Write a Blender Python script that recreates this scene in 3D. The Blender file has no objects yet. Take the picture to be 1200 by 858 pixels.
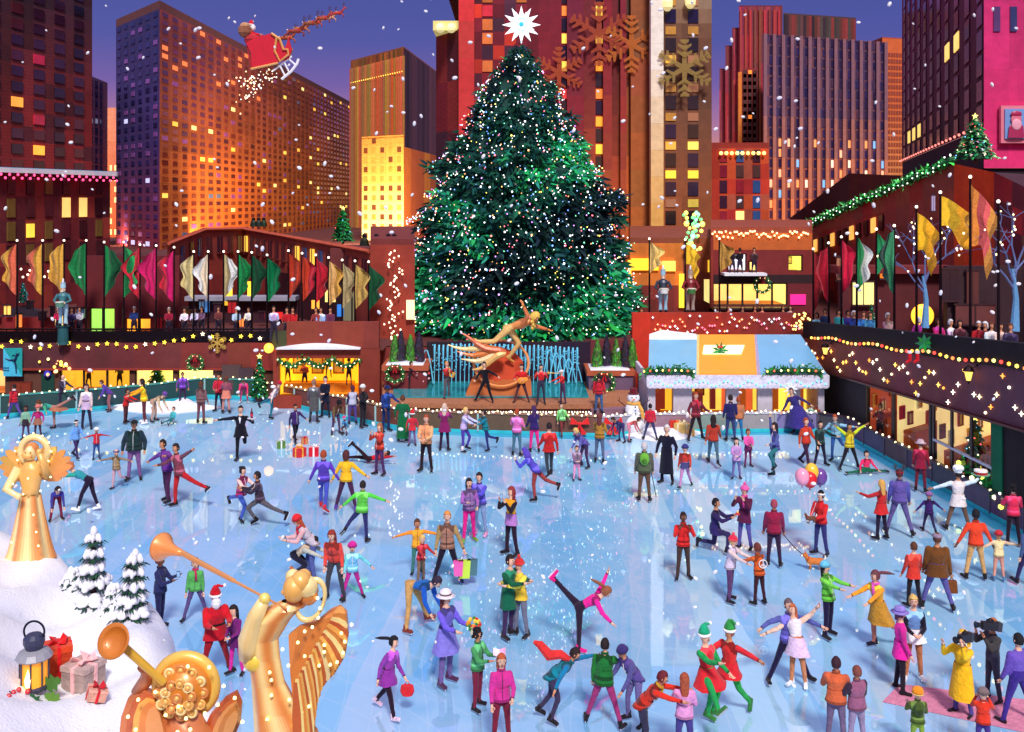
import bpy, math, random
import numpy as np
from mathutils import Vector as V, Matrix
R = random.Random(7)
sc = bpy.context.scene
COL = sc.collection
F, CH, HY = 1200.0, 10.0, 235.0
def W(x, y, D): return V(((x-600)/F*D, D, CH-(y-HY)/F*D))
def G(x, y, z=0.0):
    D = F*(CH-z)/(y-HY); return V(((x-600)/F*D, D, z))
def lin(c):
    return tuple((v/255/12.92 if v/255 <= .04045 else ((v/255+.055)/1.055)**2.4) for v in c)
def mix(a, b, t): return tuple(a[i]*(1-t)+b[i]*t for i in range(3))
# ------------------------------------------------------------------ materials
def newmat(name):
    m = bpy.data.materials.new(name); m.use_nodes = True
    nt = m.node_tree; nt.nodes.clear()
    out = nt.nodes.new('ShaderNodeOutputMaterial'); return m, nt, out
def N(nt, t, **k):
    n = nt.nodes.new(t)
    for a, b in k.items():
        if hasattr(n, a): setattr(n, a, b)
        else: n.inputs[a].default_value = b
    return n
def surf(name, rough=.8, metal=0, nscale=6, namt=.25, bump=.15, bscale=30, spec=.3, brick=None, coat=0, sheen=0):
    """matte material whose base colour is the mesh's own Col attribute, mottled by noise"""
    m, nt, out = newmat(name); L = nt.links.new
    at = N(nt, 'ShaderNodeAttribute', attribute_name='Col')
    tc = N(nt, 'ShaderNodeTexCoord'); src = tc.outputs['Object']
    nz = N(nt, 'ShaderNodeTexNoise', Scale=nscale, Detail=5.0, Roughness=.65); L(src, nz.inputs['Vector'])
    mr = N(nt, 'ShaderNodeMapRange'); mr.inputs[3].default_value = 1-namt; mr.inputs[4].default_value = 1+namt
    mr.inputs[1].default_value = .25; mr.inputs[2].default_value = .75
    L(nz.outputs[0], mr.inputs[0])
    mu = N(nt, 'ShaderNodeVectorMath', operation='MULTIPLY'); L(at.outputs['Color'], mu.inputs[0]); L(mr.outputs[0], mu.inputs[1])
    b = N(nt, 'ShaderNodeBsdfPrincipled'); L(mu.outputs[0], b.inputs['Base Color'])
    b.inputs['Roughness'].default_value = rough; b.inputs['Metallic'].default_value = metal
    b.inputs['Specular IOR Level'].default_value = spec
    if coat: b.inputs['Coat Weight'].default_value = coat
    if sheen: b.inputs['Sheen Weight'].default_value = sheen
    n2 = N(nt, 'ShaderNodeTexNoise', Scale=bscale, Detail=3.0); L(src, n2.inputs['Vector'])
    h = n2.outputs[0]
    if brick:
        bt = N(nt, 'ShaderNodeTexBrick'); bt.inputs['Scale'].default_value = brick
        bt.inputs['Color1'].default_value = (1, 1, 1, 1); bt.inputs['Color2'].default_value = (.9, .9, .9, 1); bt.inputs['Mortar'].default_value = (.6, .6, .6, 1)
        cb = N(nt, 'ShaderNodeCombineXYZ'); sp = N(nt, 'ShaderNodeSeparateXYZ'); L(src, sp.inputs[0])
        ad = N(nt, 'ShaderNodeMath', operation='ADD'); L(sp.outputs[0], ad.inputs[0]); L(sp.outputs[1], ad.inputs[1])
        L(ad.outputs[0], cb.inputs[0]); L(sp.outputs[2], cb.inputs[1]); L(cb.outputs[0], bt.inputs['Vector'])
        m2 = N(nt, 'ShaderNodeVectorMath', operation='MULTIPLY'); L(mu.outputs[0], m2.inputs[0]); L(bt.outputs[0], m2.inputs[1])
        L(m2.outputs[0], b.inputs['Base Color'])
    bp = N(nt, 'ShaderNodeBump', Strength=bump, Distance=.05); L(h, bp.inputs['Height']); L(bp.outputs[0], b.inputs['Normal'])
    L(b.outputs[0], out.inputs[0]); return m
def glow(name, k=1.0, sample='NONE', rough=.4):
    m, nt, out = newmat(name); L = nt.links.new
    at = N(nt, 'ShaderNodeAttribute', attribute_name='Col')
    b = N(nt, 'ShaderNodeBsdfPrincipled', Roughness=rough)
    L(at.outputs['Color'], b.inputs['Base Color']); L(at.outputs['Color'], b.inputs['Emission Color'])
    tc = N(nt, 'ShaderNodeTexCoord'); nz = N(nt, 'ShaderNodeTexNoise', Scale=1.3, Detail=2.0); L(tc.outputs['Object'], nz.inputs['Vector'])
    mr = N(nt, 'ShaderNodeMapRange'); mr.inputs[3].default_value = k*.7; mr.inputs[4].default_value = k*1.3; L(nz.outputs[0], mr.inputs[0])
    L(mr.outputs[0], b.inputs['Emission Strength'])
    L(b.outputs[0], out.inputs[0]); m.cycles.emission_sampling = sample; return m
M_STONE = surf('stone', .85, nscale=1.2, namt=.16, bump=.25, bscale=12, brick=None)
M_BRICK = surf('brickwork', .85, nscale=.5, namt=.14, bump=.2, bscale=12, brick=1.0)
M_WALL = surf('terracotta_plaster', .8, nscale=1.5, namt=.18, bump=.2, bscale=10)
M_CLOTH = surf('cloth', .9, nscale=7, namt=.26, bump=.6, bscale=16, spec=.1, sheen=.15)
M_SKINB = M_CLOTH
M_HAIR = surf('hair', .6, nscale=30, namt=.35, bump=.5, bscale=60)
M_LEAF = surf('foliage', .75, nscale=2, namt=.3, bump=.0, bscale=20)
M_PAINT = surf('painted_metal', .4, nscale=3, namt=.08, bump=.05, bscale=30, spec=.5)
M_DARK = surf('dark_metal', .35, metal=.6, nscale=6, namt=.1, bump=.05)
M_GOLD = surf('gilded_metal', .36, metal=.12, nscale=3, namt=.1, bump=.1, bscale=9, spec=.7, coat=.25)
M_WOOD = surf('wood', .6, nscale=8, namt=.25, bump=.2)
M_GLASS = surf('window_glass', .12, nscale=.8, namt=.25, bump=.02, spec=.8)
M_LIT = glow('lit_window', 1.0)
M_ROOM = glow('lit_room', .55)
M_BULB = glow('light_bulb', 2.6)
M_TINY = glow('tree_bulb', 2.5)
M_HALO = glow('lamp_glow', 2.0)
M_ROOFG = surf('blue_roof_glass', .22, nscale=.6, namt=.08, bump=.05, spec=.6, coat=.3)
def snow_mat():
    m, nt, out = newmat('snow'); L = nt.links.new
    tc = N(nt, 'ShaderNodeTexCoord')
    n1 = N(nt, 'ShaderNodeTexNoise', Scale=.7, Detail=4.0); L(tc.outputs['Object'], n1.inputs['Vector'])
    rp = N(nt, 'ShaderNodeValToRGB'); L(n1.outputs[0], rp.inputs[0])
    rp.color_ramp.elements[0].position = .3; rp.color_ramp.elements[0].color = (*lin((226, 228, 246)), 1)
    rp.color_ramp.elements[1].position = .6; rp.color_ramp.elements[1].color = (.93, .93, .94, 1)
    b = N(nt, 'ShaderNodeBsdfPrincipled', Roughness=.7); L(rp.outputs[0], b.inputs['Base Color'])
    b.inputs['Subsurface Weight'].default_value = .0
    n2 = N(nt, 'ShaderNodeTexNoise', Scale=26.0, Detail=6.0); L(tc.outputs['Object'], n2.inputs['Vector'])
    bp = N(nt, 'ShaderNodeBump', Strength=.35, Distance=.04); L(n2.outputs[0], bp.inputs['Height']); L(bp.outputs[0], b.inputs['Normal'])
    L(b.outputs[0], out.inputs[0]); return m
M_SNOW = snow_mat()
def ice_mat():
    m, nt, out = newmat('rink_ice'); L = nt.links.new
    tc = N(nt, 'ShaderNodeTexCoord'); src = tc.outputs['Object']
    # building reflections painted into the ice colour as long pale strips
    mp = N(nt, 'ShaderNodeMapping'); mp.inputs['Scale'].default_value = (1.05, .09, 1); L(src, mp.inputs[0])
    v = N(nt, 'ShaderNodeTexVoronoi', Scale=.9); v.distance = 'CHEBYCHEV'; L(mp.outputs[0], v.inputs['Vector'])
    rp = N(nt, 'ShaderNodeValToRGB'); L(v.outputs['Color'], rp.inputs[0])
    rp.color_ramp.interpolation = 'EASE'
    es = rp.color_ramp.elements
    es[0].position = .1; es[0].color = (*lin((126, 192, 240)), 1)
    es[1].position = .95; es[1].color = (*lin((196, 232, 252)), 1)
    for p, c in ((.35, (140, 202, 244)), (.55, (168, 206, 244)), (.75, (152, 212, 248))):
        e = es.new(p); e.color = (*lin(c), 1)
    # soft pale noise clouds
    n1 = N(nt, 'ShaderNodeTexNoise', Scale=.35, Detail=7.0, Roughness=.7); L(src, n1.inputs['Vector'])
    mr = N(nt, 'ShaderNodeMapRange'); mr.inputs[1].default_value = .45; mr.inputs[2].default_value = .75; mr.inputs[4].default_value = .55; L(n1.outputs[0], mr.inputs[0])
    mx = N(nt, 'ShaderNodeMix', data_type='RGBA'); L(mr.outputs[0], mx.inputs['Factor']); L(rp.outputs[0], mx.inputs[6]); mx.inputs[7].default_value = (*lin((206, 226, 250)), 1)
    # skate scratches: distorted thin waves
    w = N(nt, 'ShaderNodeTexWave', Scale=.5, Distortion=22.0, Detail=2.0); w.inputs['Detail Scale'].default_value = .16; L(src, w.inputs['Vector'])
    m2 = N(nt, 'ShaderNodeMapRange'); m2.inputs[1].default_value = .992; m2.inputs[2].default_value = 1; m2.inputs[4].default_value = .22; L(w.outputs['Fac'], m2.inputs[0])
    w3 = N(nt, 'ShaderNodeTexWave', Scale=.45, Distortion=28.0, Detail=2.0); w3.bands_direction = 'DIAGONAL'; w3.inputs['Detail Scale'].default_value = .13; L(src, w3.inputs['Vector'])
    m3 = N(nt, 'ShaderNodeMapRange'); m3.inputs[1].default_value = .992; m3.inputs[2].default_value = 1; m3.inputs[4].default_value = .2; L(w3.outputs['Fac'], m3.inputs[0])
    ma = N(nt, 'ShaderNodeMath', operation='MAXIMUM'); L(m2.outputs[0], ma.inputs[0]); L(m3.outputs[0], ma.inputs[1])
    mx2 = N(nt, 'ShaderNodeMix', data_type='RGBA'); L(ma.outputs[0], mx2.inputs['Factor']); L(mx.outputs[2], mx2.inputs[6]); mx2.inputs[7].default_value = (*lin((222, 234, 250)), 1)
    n5 = N(nt, 'ShaderNodeTexNoise', Scale=2.4, Detail=12.0, Roughness=.85); L(src, n5.inputs['Vector'])
    m5 = N(nt, 'ShaderNodeMapRange'); m5.inputs[1].default_value = .60; m5.inputs[2].default_value = .66; m5.inputs[4].default_value = .55; L(n5.outputs[0], m5.inputs[0])
    mx5 = N(nt, 'ShaderNodeMix', data_type='RGBA'); L(m5.outputs[0], mx5.inputs['Factor']); L(mx2.outputs[2], mx5.inputs[6]); mx5.inputs[7].default_value = (*lin((232, 240, 252)), 1); mx2 = mx5
    d = N(nt, 'ShaderNodeBsdfDiffuse'); L(mx2.outputs[2], d.inputs[0])
    g = N(nt, 'ShaderNodeBsdfGlossy', Roughness=.02); g.inputs[0].default_value = (.78, .93, 1, 1)
    n3 = N(nt, 'ShaderNodeTexNoise', Scale=1.6, Detail=5.0); L(src, n3.inputs['Vector'])
    bp = N(nt, 'ShaderNodeBump', Strength=.03, Distance=.02); L(n3.outputs[0], bp.inputs['Height']); L(bp.outputs[0], g.inputs['Normal'])
    ms = N(nt, 'ShaderNodeMixShader', Fac=.32); L(d.outputs[0], ms.inputs[1]); L(g.outputs[0], ms.inputs[2])
    L(ms.outputs[0], out.inputs[0]); return m
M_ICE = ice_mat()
# ------------------------------------------------------------------ mesh builder
class MB:
    def __init__(s, c=(200, 200, 200)): s.v = []; s.f = []; s.c = []; s.col = lin(c)
    def color(s, c): s.col = lin(c); return s
    def add(s, vs, fs, c=None):
        o = len(s.v); s.v += [tuple(p) for p in vs]; cc = lin(c) if c else s.col
        for f in fs: s.f.append(tuple(i+o for i in f)); s.c.append(cc)
        return s
    def quad(s, a, b, c_, d, c=None): return s.add([a, b, c_, d], [(0, 1, 2, 3)], c)
    def box(s, lo, hi, c=None, rz=0, ctr=None):
        x0, y0, z0 = lo; x1, y1, z1 = hi
        vs = [V(p) for p in ((x0, y0, z0), (x1, y0, z0), (x1, y1, z0), (x0, y1, z0), (x0, y0, z1), (x1, y0, z1), (x1, y1, z1), (x0, y1, z1))]
        if rz:
            k = V(ctr) if ctr else V(((x0+x1)/2, (y0+y1)/2, 0)); m = Matrix.Rotation(rz, 3, 'Z')
            vs = [m @ (p-k)+k for p in vs]
        return s.add(vs, [(3, 2, 1, 0), (4, 5, 6, 7), (0, 1, 5, 4), (1, 2, 6, 5), (2, 3, 7, 6), (3, 0, 4, 7)], c)
    def obox(s, ctr, ax, ay, az, c=None):     # oriented box from half-axis vectors
        ctr = V(ctr); vs = [ctr+ax*i+ay*j+az*k for k in (-1, 1) for i, j in ((-1, -1), (1, -1), (1, 1), (-1, 1))]
        return s.add(vs, [(3, 2, 1, 0), (4, 5, 6, 7), (0, 1, 5, 4), (1, 2, 6, 5), (2, 3, 7, 6), (3, 0, 4, 7)], c)
    def loft(s, rings, c=None, cap=True, closed=True):
        n = len(rings[0]); vs = [p for r in rings for p in r]; fs = []
        for i in range(len(rings)-1):
            for j in range(n if closed else n-1):
                k = (j+1) % n; fs.append((i*n+j, i*n+k, (i+1)*n+k, (i+1)*n+j))
        if cap and closed: fs += [tuple(range(n))[::-1], tuple((len(rings)-1)*n+j for j in range(n))]
        return s.add(vs, fs, c)
    def tube(s, pts, r, n=6, c=None, cap=True):
        pts = [V(p) for p in pts]; rr = r if isinstance(r, (list, tuple)) else [r]*len(pts); rings = []
        up = None
        for i, p in enumerate(pts):
            d = (pts[min(i+1, len(pts)-1)]-pts[max(i-1, 0)])
            if d.length < 1e-9: d = V((0, 0, 1))
            d.normalize()
            if up is None: up = V((0, 0, 1)) if abs(d.z) < .9 else V((0, 1, 0))
            a = d.cross(up)
            if a.length < 1e-4: a = d.cross(V((1, 0, 0)))
            a.normalize(); b = d.cross(a).normalized(); up = -b if up.dot(b) < 0 else b
            b = up; a = d.cross(b).normalized()
            rings.append([p+(a*math.cos(t)+b*math.sin(t))*rr[i] for t in [2*math.pi*j/n for j in range(n)]])
        return s.loft(rings, c, cap)
    def lathe(s, base, prof, n=16, c=None, axis=V((0, 0, 1)), sx=1, sy=1):
        q = V((0, 0, 1)).rotation_difference(V(axis).normalized()); base = V(base)
        rings = [[base+q @ V((math.cos(t)*r*sx, math.sin(t)*r*sy, h)) for t in [2*math.pi*j/n for j in range(n)]] for r, h in prof]
        return s.loft(rings, c)
    def ball(s, ctr, r, n=8, c=None, m=None):
        rx, ry, rz = r if isinstance(r, (tuple, list)) else (r, r, r); ctr = V(ctr); h = max(3, n//2+1); rings = []
        for i in range(h+1):
            a = -math.pi/2+math.pi*i/h; a = max(min(a, 1.52), -1.52)
            rg = [V((math.cos(a)*math.cos(t)*rx, math.cos(a)*math.sin(t)*ry, math.sin(a)*rz)) for t in [2*math.pi*j/n for j in range(n)]]
            rings.append([ctr+((m @ p) if m else p) for p in rg])
        return s.loft(rings, c)
    def poly(s, pts, th, c=None):              # flat polygon with thickness vector
        n = len(pts); pts = [V(p) for p in pts]; vs = pts+[p+th for p in pts]
        return s.add(vs, [tuple(range(n)), tuple(range(n, 2*n))[::-1]]+[(i, n+i, n+(i+1) % n, (i+1) % n) for i in range(n)], c)
    def torus(s, ctr, Rr, r, a, b, n=20, k=6, c=None):   # ring in plane a,b
        ctr = V(ctr); d = a.cross(b).normalized(); vs = []; fs = []
        for i in range(n):
            t = 2*math.pi*i/n; rad = a*math.cos(t)+b*math.sin(t)
            for j in range(k):
                u = 2*math.pi*j/k; vs.append(ctr+rad*(Rr+r*math.cos(u))+d*r*math.sin(u))
        for i in range(n):
            for j in range(k): fs.append((i*k+j, ((i+1) % n)*k+j, ((i+1) % n)*k+(j+1) % k, i*k+(j+1) % k))
        return s.add(vs, fs, c)
    def build(s, name, mat, parent=None, smooth=False, label=None, cat=None, group=None, kind=None, loc=None):
        me = bpy.data.meshes.new(name)
        off = V((0, 0, 0))
        if parent is not None: off = wloc(parent)
        elif loc is not None: off = V(loc)
        vs = np.array(s.v, dtype=np.float64).reshape(-1, 3)-np.array(off)
        me.from_pydata(vs.tolist(), [], s.f)
        at = me.attributes.new('Col', 'FLOAT_COLOR', 'FACE')
        arr = np.ones((len(s.f), 4), dtype=np.float32); arr[:, :3] = np.array(s.c, dtype=np.float32)
        at.data.foreach_set('color', arr.ravel())
        if smooth: me.polygons.foreach_set('use_smooth', [True]*len(me.polygons))
        me.materials.append(mat); me.update()
        o = bpy.data.objects.new(name, me); COL.objects.link(o)
        if parent is not None: o.parent = parent
        elif loc is not None: o.location = loc
        return tag(o, label, cat, group, kind)
def wloc(o):
    l = V((0, 0, 0))
    while o is not None: l += o.location; o = o.parent
    return l
def tag(o, label=None, cat=None, group=None, kind=None):
    if label: o['label'] = label
    if cat: o['category'] = cat
    if group: o['group'] = group
    if kind: o['kind'] = kind
    return o
def thing(name, label, cat, loc=(0, 0, 0), group=None):
    o = bpy.data.objects.new(name, None); COL.objects.link(o); o.location = loc; o.empty_display_size = .2
    return tag(o, label, cat, group)
def jit(c, a, r=R): return tuple(max(0, min(255, v*(1+r.uniform(-a, a)))) for v in c)
def star_pts(ctr, r1, r2, n, ax, az, rot=math.pi/2):
    return [V(ctr)+(ax*math.cos(rot+math.pi*i/n)+az*math.sin(rot+math.pi*i/n))*(r1 if i % 2 == 0 else r2) for i in range(2*n)]
X, Y, Z = V((1, 0, 0)), V((0, 1, 0)), V((0, 0, 1))
# ------------------------------------------------------------------ camera, world, sun
cam = bpy.data.cameras.new('camera'); cam.sensor_width = 36; cam.lens = 36*F/1200; cam.shift_y = -(429-HY)/1200
cam.clip_end = 3000; cam.clip_start = .1
co = bpy.data.objects.new('camera', cam); COL.objects.link(co); co.location = (0, 0, CH); co.rotation_euler = (math.pi/2, 0, 0); sc.camera = co
sc.view_settings.view_transform = 'Standard'; sc.view_settings.look = 'None'; sc.view_settings.exposure = 0
sc.cycles.use_denoising = True
sc.cycles.max_bounces = 5; sc.cycles.diffuse_bounces = 2; sc.cycles.glossy_bounces = 3; sc.cycles.transmission_bounces = 3; sc.cycles.transparent_max_bounces = 6
sc.cycles.sample_clamp_indirect = 4
w = bpy.data.worlds.new('World'); sc.world = w; w.use_nodes = True; nt = w.node_tree; nt.nodes.clear(); L = nt.links.new
out = N(nt, 'ShaderNodeOutputWorld'); tc = N(nt, 'ShaderNodeTexCoord'); sp = N(nt, 'ShaderNodeSeparateXYZ'); L(tc.outputs['Generated'], sp.inputs[0])
rp = N(nt, 'ShaderNodeValToRGB'); mr = N(nt, 'ShaderNodeMapRange'); mr.inputs[1].default_value = 0; mr.inputs[2].default_value = 1; L(sp.outputs[2], mr.inputs[0]); L(mr.outputs[0], rp.inputs[0])
es = rp.color_ramp.elements
for p, c in ((.0, (232, 150, 96)), (.035, (214, 142, 122)), (.075, (160, 108, 158)), (.11, (108, 84, 164)), (.15, (72, 76, 160)), (.2, (62, 72, 154)), (.3, (66, 74, 156)), (.45, (160, 160, 206)), (.9, (196, 192, 218))):
    e = es[0] if p == 0 else es.new(p); e.position = p; e.color = (*lin(c), 1)
es.remove(es[-1]) if es[-1].position == 1 else None
b1 = N(nt, 'ShaderNodeBackground', Strength=1.0); L(rp.outputs[0], b1.inputs[0])
sky = N(nt, 'ShaderNodeTexSky'); sky.sky_type = 'NISHITA'; sky.sun_disc = False; sky.sun_elevation = math.radians(2); sky.sun_rotation = math.radians(160)
b2 = N(nt, 'ShaderNodeBackground', Strength=.015); L(sky.outputs[0], b2.inputs[0])
ad = N(nt, 'ShaderNodeAddShader'); L(b1.outputs[0], ad.inputs[0]); L(b2.outputs[0], ad.inputs[1]); L(ad.outputs[0], out.inputs[0])
sun = bpy.data.lights.new('sun', 'SUN'); sun.energy = 3.3; sun.angle = math.radians(10); sun.color = (1, .93, .86)
so = bpy.data.objects.new('sun', sun); COL.objects.link(so)
d = V((-math.sin(math.radians(9)), math.cos(math.radians(9)), -math.tan(math.radians(47)))); so.rotation_euler = d.to_track_quat('-Z', 'Y').to_euler(); so.location = (0, 0, 60)
# ------------------------------------------------------------------ ground
mb = MB((70, 50, 56)); mb.quad((-900, -100, -.06), (900, -100, -.06), (900, 2500, -.06), (-900, 2500, -.06)); mb.build('ground', M_STONE, kind='structure')
PZ = 2.8
# rink outline on the ice plane (photo foot line back-projected)
rim_px = [(-60, 499), (0, 489), (90, 482), (170, 475), (240, 466), (300, 468), (345, 477), (440, 498), (480, 505), (560, 508), (700, 512), (760, 508), (958, 506), (990, 512), (1200, 628), (1290, 678)]
rim = [G(*p) for p in rim_px]
ice = [rim[0]+V((0, 0, 0))]+rim[1:]+[V((17, 6, 0)), V((-17, 6, 0))]
me = MB((150, 190, 230)); 
cen = V((0, 25, 0)); me.add([cen]+ice, [(0, i+2, i+1) for i in range(len(ice)-1)]+[(0, 1, len(ice))]); 
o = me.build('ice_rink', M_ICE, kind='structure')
# painted dark-cyan edge band on the ice
eb = MB((40, 150, 190))
def inset(p, k): return p+(cen-p).normalized()*k
for i in range(len(rim)-1):
    a, b = rim[i], rim[i+1]
    eb.quad(a+Z*.004, b+Z*.004, inset(b, .55)+Z*.004, inset(a, .55)+Z*.004, (70, 170, 215) if i % 2 else (84, 178, 218))
eb.build('ice_edge_stripe', surf('edge_paint', .25, nscale=2, namt=.15), kind='structure')
# plaza (upper level), one slab with its own edge
pl = MB((96, 48, 48))
edge = [(-60, 52), (-24.0, 52), (-11, 52), (-11, 49.2), (-6.2, 49.2), (-6.2, 50.6), (6.8, 50.6), (6.8, 50.6), (14.8, 50.6), (14.8, 46), (24, 30), (60, 30)]
pts = [V((x, y, PZ)) for x, y in edge]
far = [V((-900, 52, PZ))]+pts+[V((900, 30, PZ)), V((900, 2400, PZ)), V((-900, 2400, PZ))]
pl.add(far, [tuple(range(len(far)))[::-1]])
pl.build('plaza', M_STONE, kind='structure')
# snow drifts along the back boards
sn = MB((235, 240, 255))
for x0, x1, y0, y1 in ((118, 262, 474, 481), (720, 830, 502, 514), (200, 230, 470, 476)):
    n = 12; a = []
    for i in range(n+1):
        x = x0+(x1-x0)*i/n; t = math.sin(math.pi*i/n)
        p = G(x, y0+4); q = G(x, y0+4+(y1-y0)*t); a.append((p, q, t))
    for i in range(n):
        (p, q, t), (p2, q2, t2) = a[i], a[i+1]
        sn.quad(q+Z*.006, q2+Z*.006, p2+Z*(.03+.3*t2), p+Z*(.03+.3*t))
sn.build('snow_drift', M_SNOW, kind='structure')
# ------------------------------------------------------------------ buildings; warm glow low on several facades is painted into wall colours
WIN = 0
def lerp(a, b, t): return a*(1-t)+b*t
def face(bld, A, B, z0, z1, cols, nu, nv, wu=.5, wv=.55, cf=None, wf=None, mat=None, wallname='wall', th=.18, blk=(3, 3), ja=.14, zt=None, windows=True, frame=0, seed=1, skip=0):
    """one facade between plan points A,B; cf(u,v)->wall rgb, wf(u,v,i,j)->(rgb, lit) or None. returns list of window records"""
    r = random.Random(seed); A = V((A[0], A[1], 0)); B = V((B[0], B[1], 0)); du = B-A; nrm = V((du.y, -du.x, 0)).normalized()
    mb = MB(); blocks = {}
    for i in range(nu):
        for j in range(nv):
            u0, u1, v0, v1 = i/nu, (i+1)/nu, j/nv, (j+1)/nv
            key = (int(i//blk[0]), int((j+r.choice((0, 0, 0, 1)))//blk[1]))
            if key not in blocks: blocks[key] = r.uniform(-ja, ja)
            c = cf((u0+u1)/2, (v0+v1)/2, r); k = 1+blocks[key]; c = tuple(min(255, q*k) for q in c)
            za0, za1 = z0+(z1-z0)*v0, z0+(z1-z0)*v1
            mb.quad(A+du*u0+Z*za0, A+du*u1+Z*za0, A+du*u1+Z*za1, A+du*u0+Z*za1, c)
    mb.build(wallname, mat or M_BRICK, bld)
    recs = []
    if windows:
        for i in range(nu):
            for j in range(skip, nv):
                q = wf((i+.5)/nu, (j+.5)/nv, i, j, r)
                if not q: continue
                c, lit = q[0], q[1]; ww, wh = (q[2], q[3]) if len(q) > 2 else (wu, wv)
                u, v = (i+.5)/nu, (j+.5)/nv; hu = .5*ww/nu; hv = .5*wh/nv*(z1-z0)
                zc = z0+(z1-z0)*v; ctr = A+du*u+Z*zc
                D = max(5, ctr.y); recs.append((du.length*hu*hv/D/D, ctr, du*hu, hv, nrm, c, lit, frame, th))
    return recs
def put_windows(bld, recs, limit=100):
    recs.sort(key=lambda t: -t[0])
    def geo(mb, mf, r):
        _, ctr, hu, hv, nrm, c, lit, frame, th = r
        u = hu.normalized(); w_ = hu.length; p = ctr+nrm*(th*.25)
        # pane set between a sill, a lintel and a middle bar
        mb.obox(p, hu, nrm*(th*.2), Z*hv, c)
        q = ctr+nrm*(th*.3); k = min(.12*w_, .25)
        if frame:
            for s in (-1, 1): mf.obox(q+u*s*(w_+k*.5), u*k*.5, nrm*th*.3, Z*(hv+k), tuple(v*.35 for v in frame))
            mf.obox(q+Z*(hv+k*.5), hu, nrm*th*.3, Z*k*.5, frame); mf.obox(q-Z*(hv+k*.5), hu, nrm*th*.5, Z*k*.5, frame)
            mf.obox(q, hu*.98, nrm*th*.25, Z*k*.22, frame)
        return lit
    for r in recs[:limit]:
        a, f = MB(), MB(); lit = geo(a, f, r)
        o = a.build('window', M_LIT if lit else M_GLASS, bld)
        if f.f: f.build('frame', M_PAINT, o)
    if len(recs) > limit:
        a, b, f = MB(), MB(), MB()
        for r in recs[limit:]: geo(a if r[6] else b, f, r)
        if a.f: a.build('lit_windows', M_LIT, bld, kind='stuff')
        if b.f: b.build('dark_windows', M_GLASS, bld, kind='stuff')
        if f.f: f.build('window_frames', M_PAINT, bld, kind='stuff')
def bil(c00, c10, c01, c11):
    return lambda u, v, r: mix(mix(c00, c10, u), mix(c01, c11, u), v)
def roof(bld, pts, z, c, name='roof', th=0, mat=None):
    if len(pts) == 4 and pts[2][1] > pts[1][1]+8 and pts[3][1] > pts[0][1]+8 and pts[0][1] <= pts[1][1]+12:
        A_, B_, C_, E_ = [V((p[0], p[1], 0)) for p in pts]; C_.x = B_.x*C_.y/B_.y*1.0; E_.x = A_.x*E_.y/A_.y; pts = [A_, B_, C_, E_]
        for p, q in ((A_, E_), (B_, C_)): MB(tuple(v*.9 for v in c)).quad(V((p.x, p.y, PZ)), V((q.x, q.y, PZ)), V((q.x, q.y, z)), V((p.x, p.y, z))).build('side_wall', M_BRICK, bld)
    mb = MB(c); mb.poly([V((p[0], p[1], z)) for p in pts], V((0, 0, max(th, .3)))); mb.build(name, mat or M_WALL, bld)
def xy(x, D): return ((x-600)/F*D, D)
def zat(y, D): return CH-(y-HY)/F*D
OUTW = [(255, 210, 110), (255, 180, 70), (255, 232, 150)]
PZ = 2.8
# --- left tower
b = thing('office_tower', 'dark red stone tower with coloured windows at the left edge', 'building', (*xy(40, 72), PZ))
A, B = xy(-60, 70), xy(108, 86); zt = zat(-60, 80)
def cfL(u, v, r):
    c = mix((165, 45, 42), (74, 44, 58), min(1, max(0, v*1.6-.25))); 
    return mix(c, (60, 30, 50), .0) if r.random() < .85 else mix(c, (90, 40, 50), .7)
def wfL(u, v, i, j, r):
    if i % 2 == 0: return None
    t = r.random()
    if t < .05: return (R.choice([(250, 170, 60), (240, 150, 60), (255, 215, 130)]), True)
    if t < .09: return (r.choice([(230, 45, 70), (30, 120, 200), (240, 50, 45), (60, 140, 110)]), False)
    return (r.choice([(44, 24, 36), (60, 28, 48), (70, 34, 52), (34, 26, 44), (88, 34, 44)]), False)
rec = face(b, A, B, zat(203, 80), zt, None, 13, 15, 1.0, .62, cfL, wfL, seed=3, blk=(1, 3), ja=.2)
put_windows(b, rec)
roof(b, [A, B, (B[0]*1.4, B[1]+30), (A[0]*1.4, A[1]+30)], zt, (60, 40, 50))
mb = MB((120, 40, 45)); a_, b_ = V((*B, 0)), V((B[0]*1.4, B[1]+30, 0)); mb.quad(a_+Z*zat(203, 80), b_+Z*zat(203, 80), b_+Z*zt, a_+Z*zt); mb.build('wall', M_BRICK, b)
b = thing('terrace_building', 'red low block with snow edged roof and two lit windows at far left', 'building', (*xy(40, 62), PZ))
A, B = xy(-70, 60), xy(129, 75); zt = zat(203, 66)
def cf(u, v, r): return r.choice([(128, 40, 44), (140, 46, 44), (112, 38, 44), (150, 56, 46), (96, 36, 42)])
def wf(u, v, i, j, r):
    if i % 2 or j < 2: return None
    if (i, j) in ((12, 4), (14, 4)): return ((255, 200, 110), True, .9, .9)
    if (i, j) == (8, 3): return ((235, 205, 70), True, .8, .6)
    return (r.choice([(52, 28, 38), (66, 32, 40), (120, 96, 50), (76, 34, 46), (44, 26, 34)]), False, .8, .8)
rec = face(b, A, B, PZ, zt, None, 18, 6, .8, .8, cf, wf, seed=5, blk=(1, 2), ja=.1, mat=M_WALL); put_windows(b, rec)
rf = MB((96, 160, 190)); a_, b_ = V((*A, zt)), V((B[0]+.6, B[1], zt)); n_ = V((.25, -.97, 0))
rf.poly([a_, b_, V((b_.x*1.2, b_.y*1.2, b_.z)), V((a_.x*1.2, a_.y*1.2, a_.z))], Z*.35); rf.build('roof', M_WALL, b)
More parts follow.
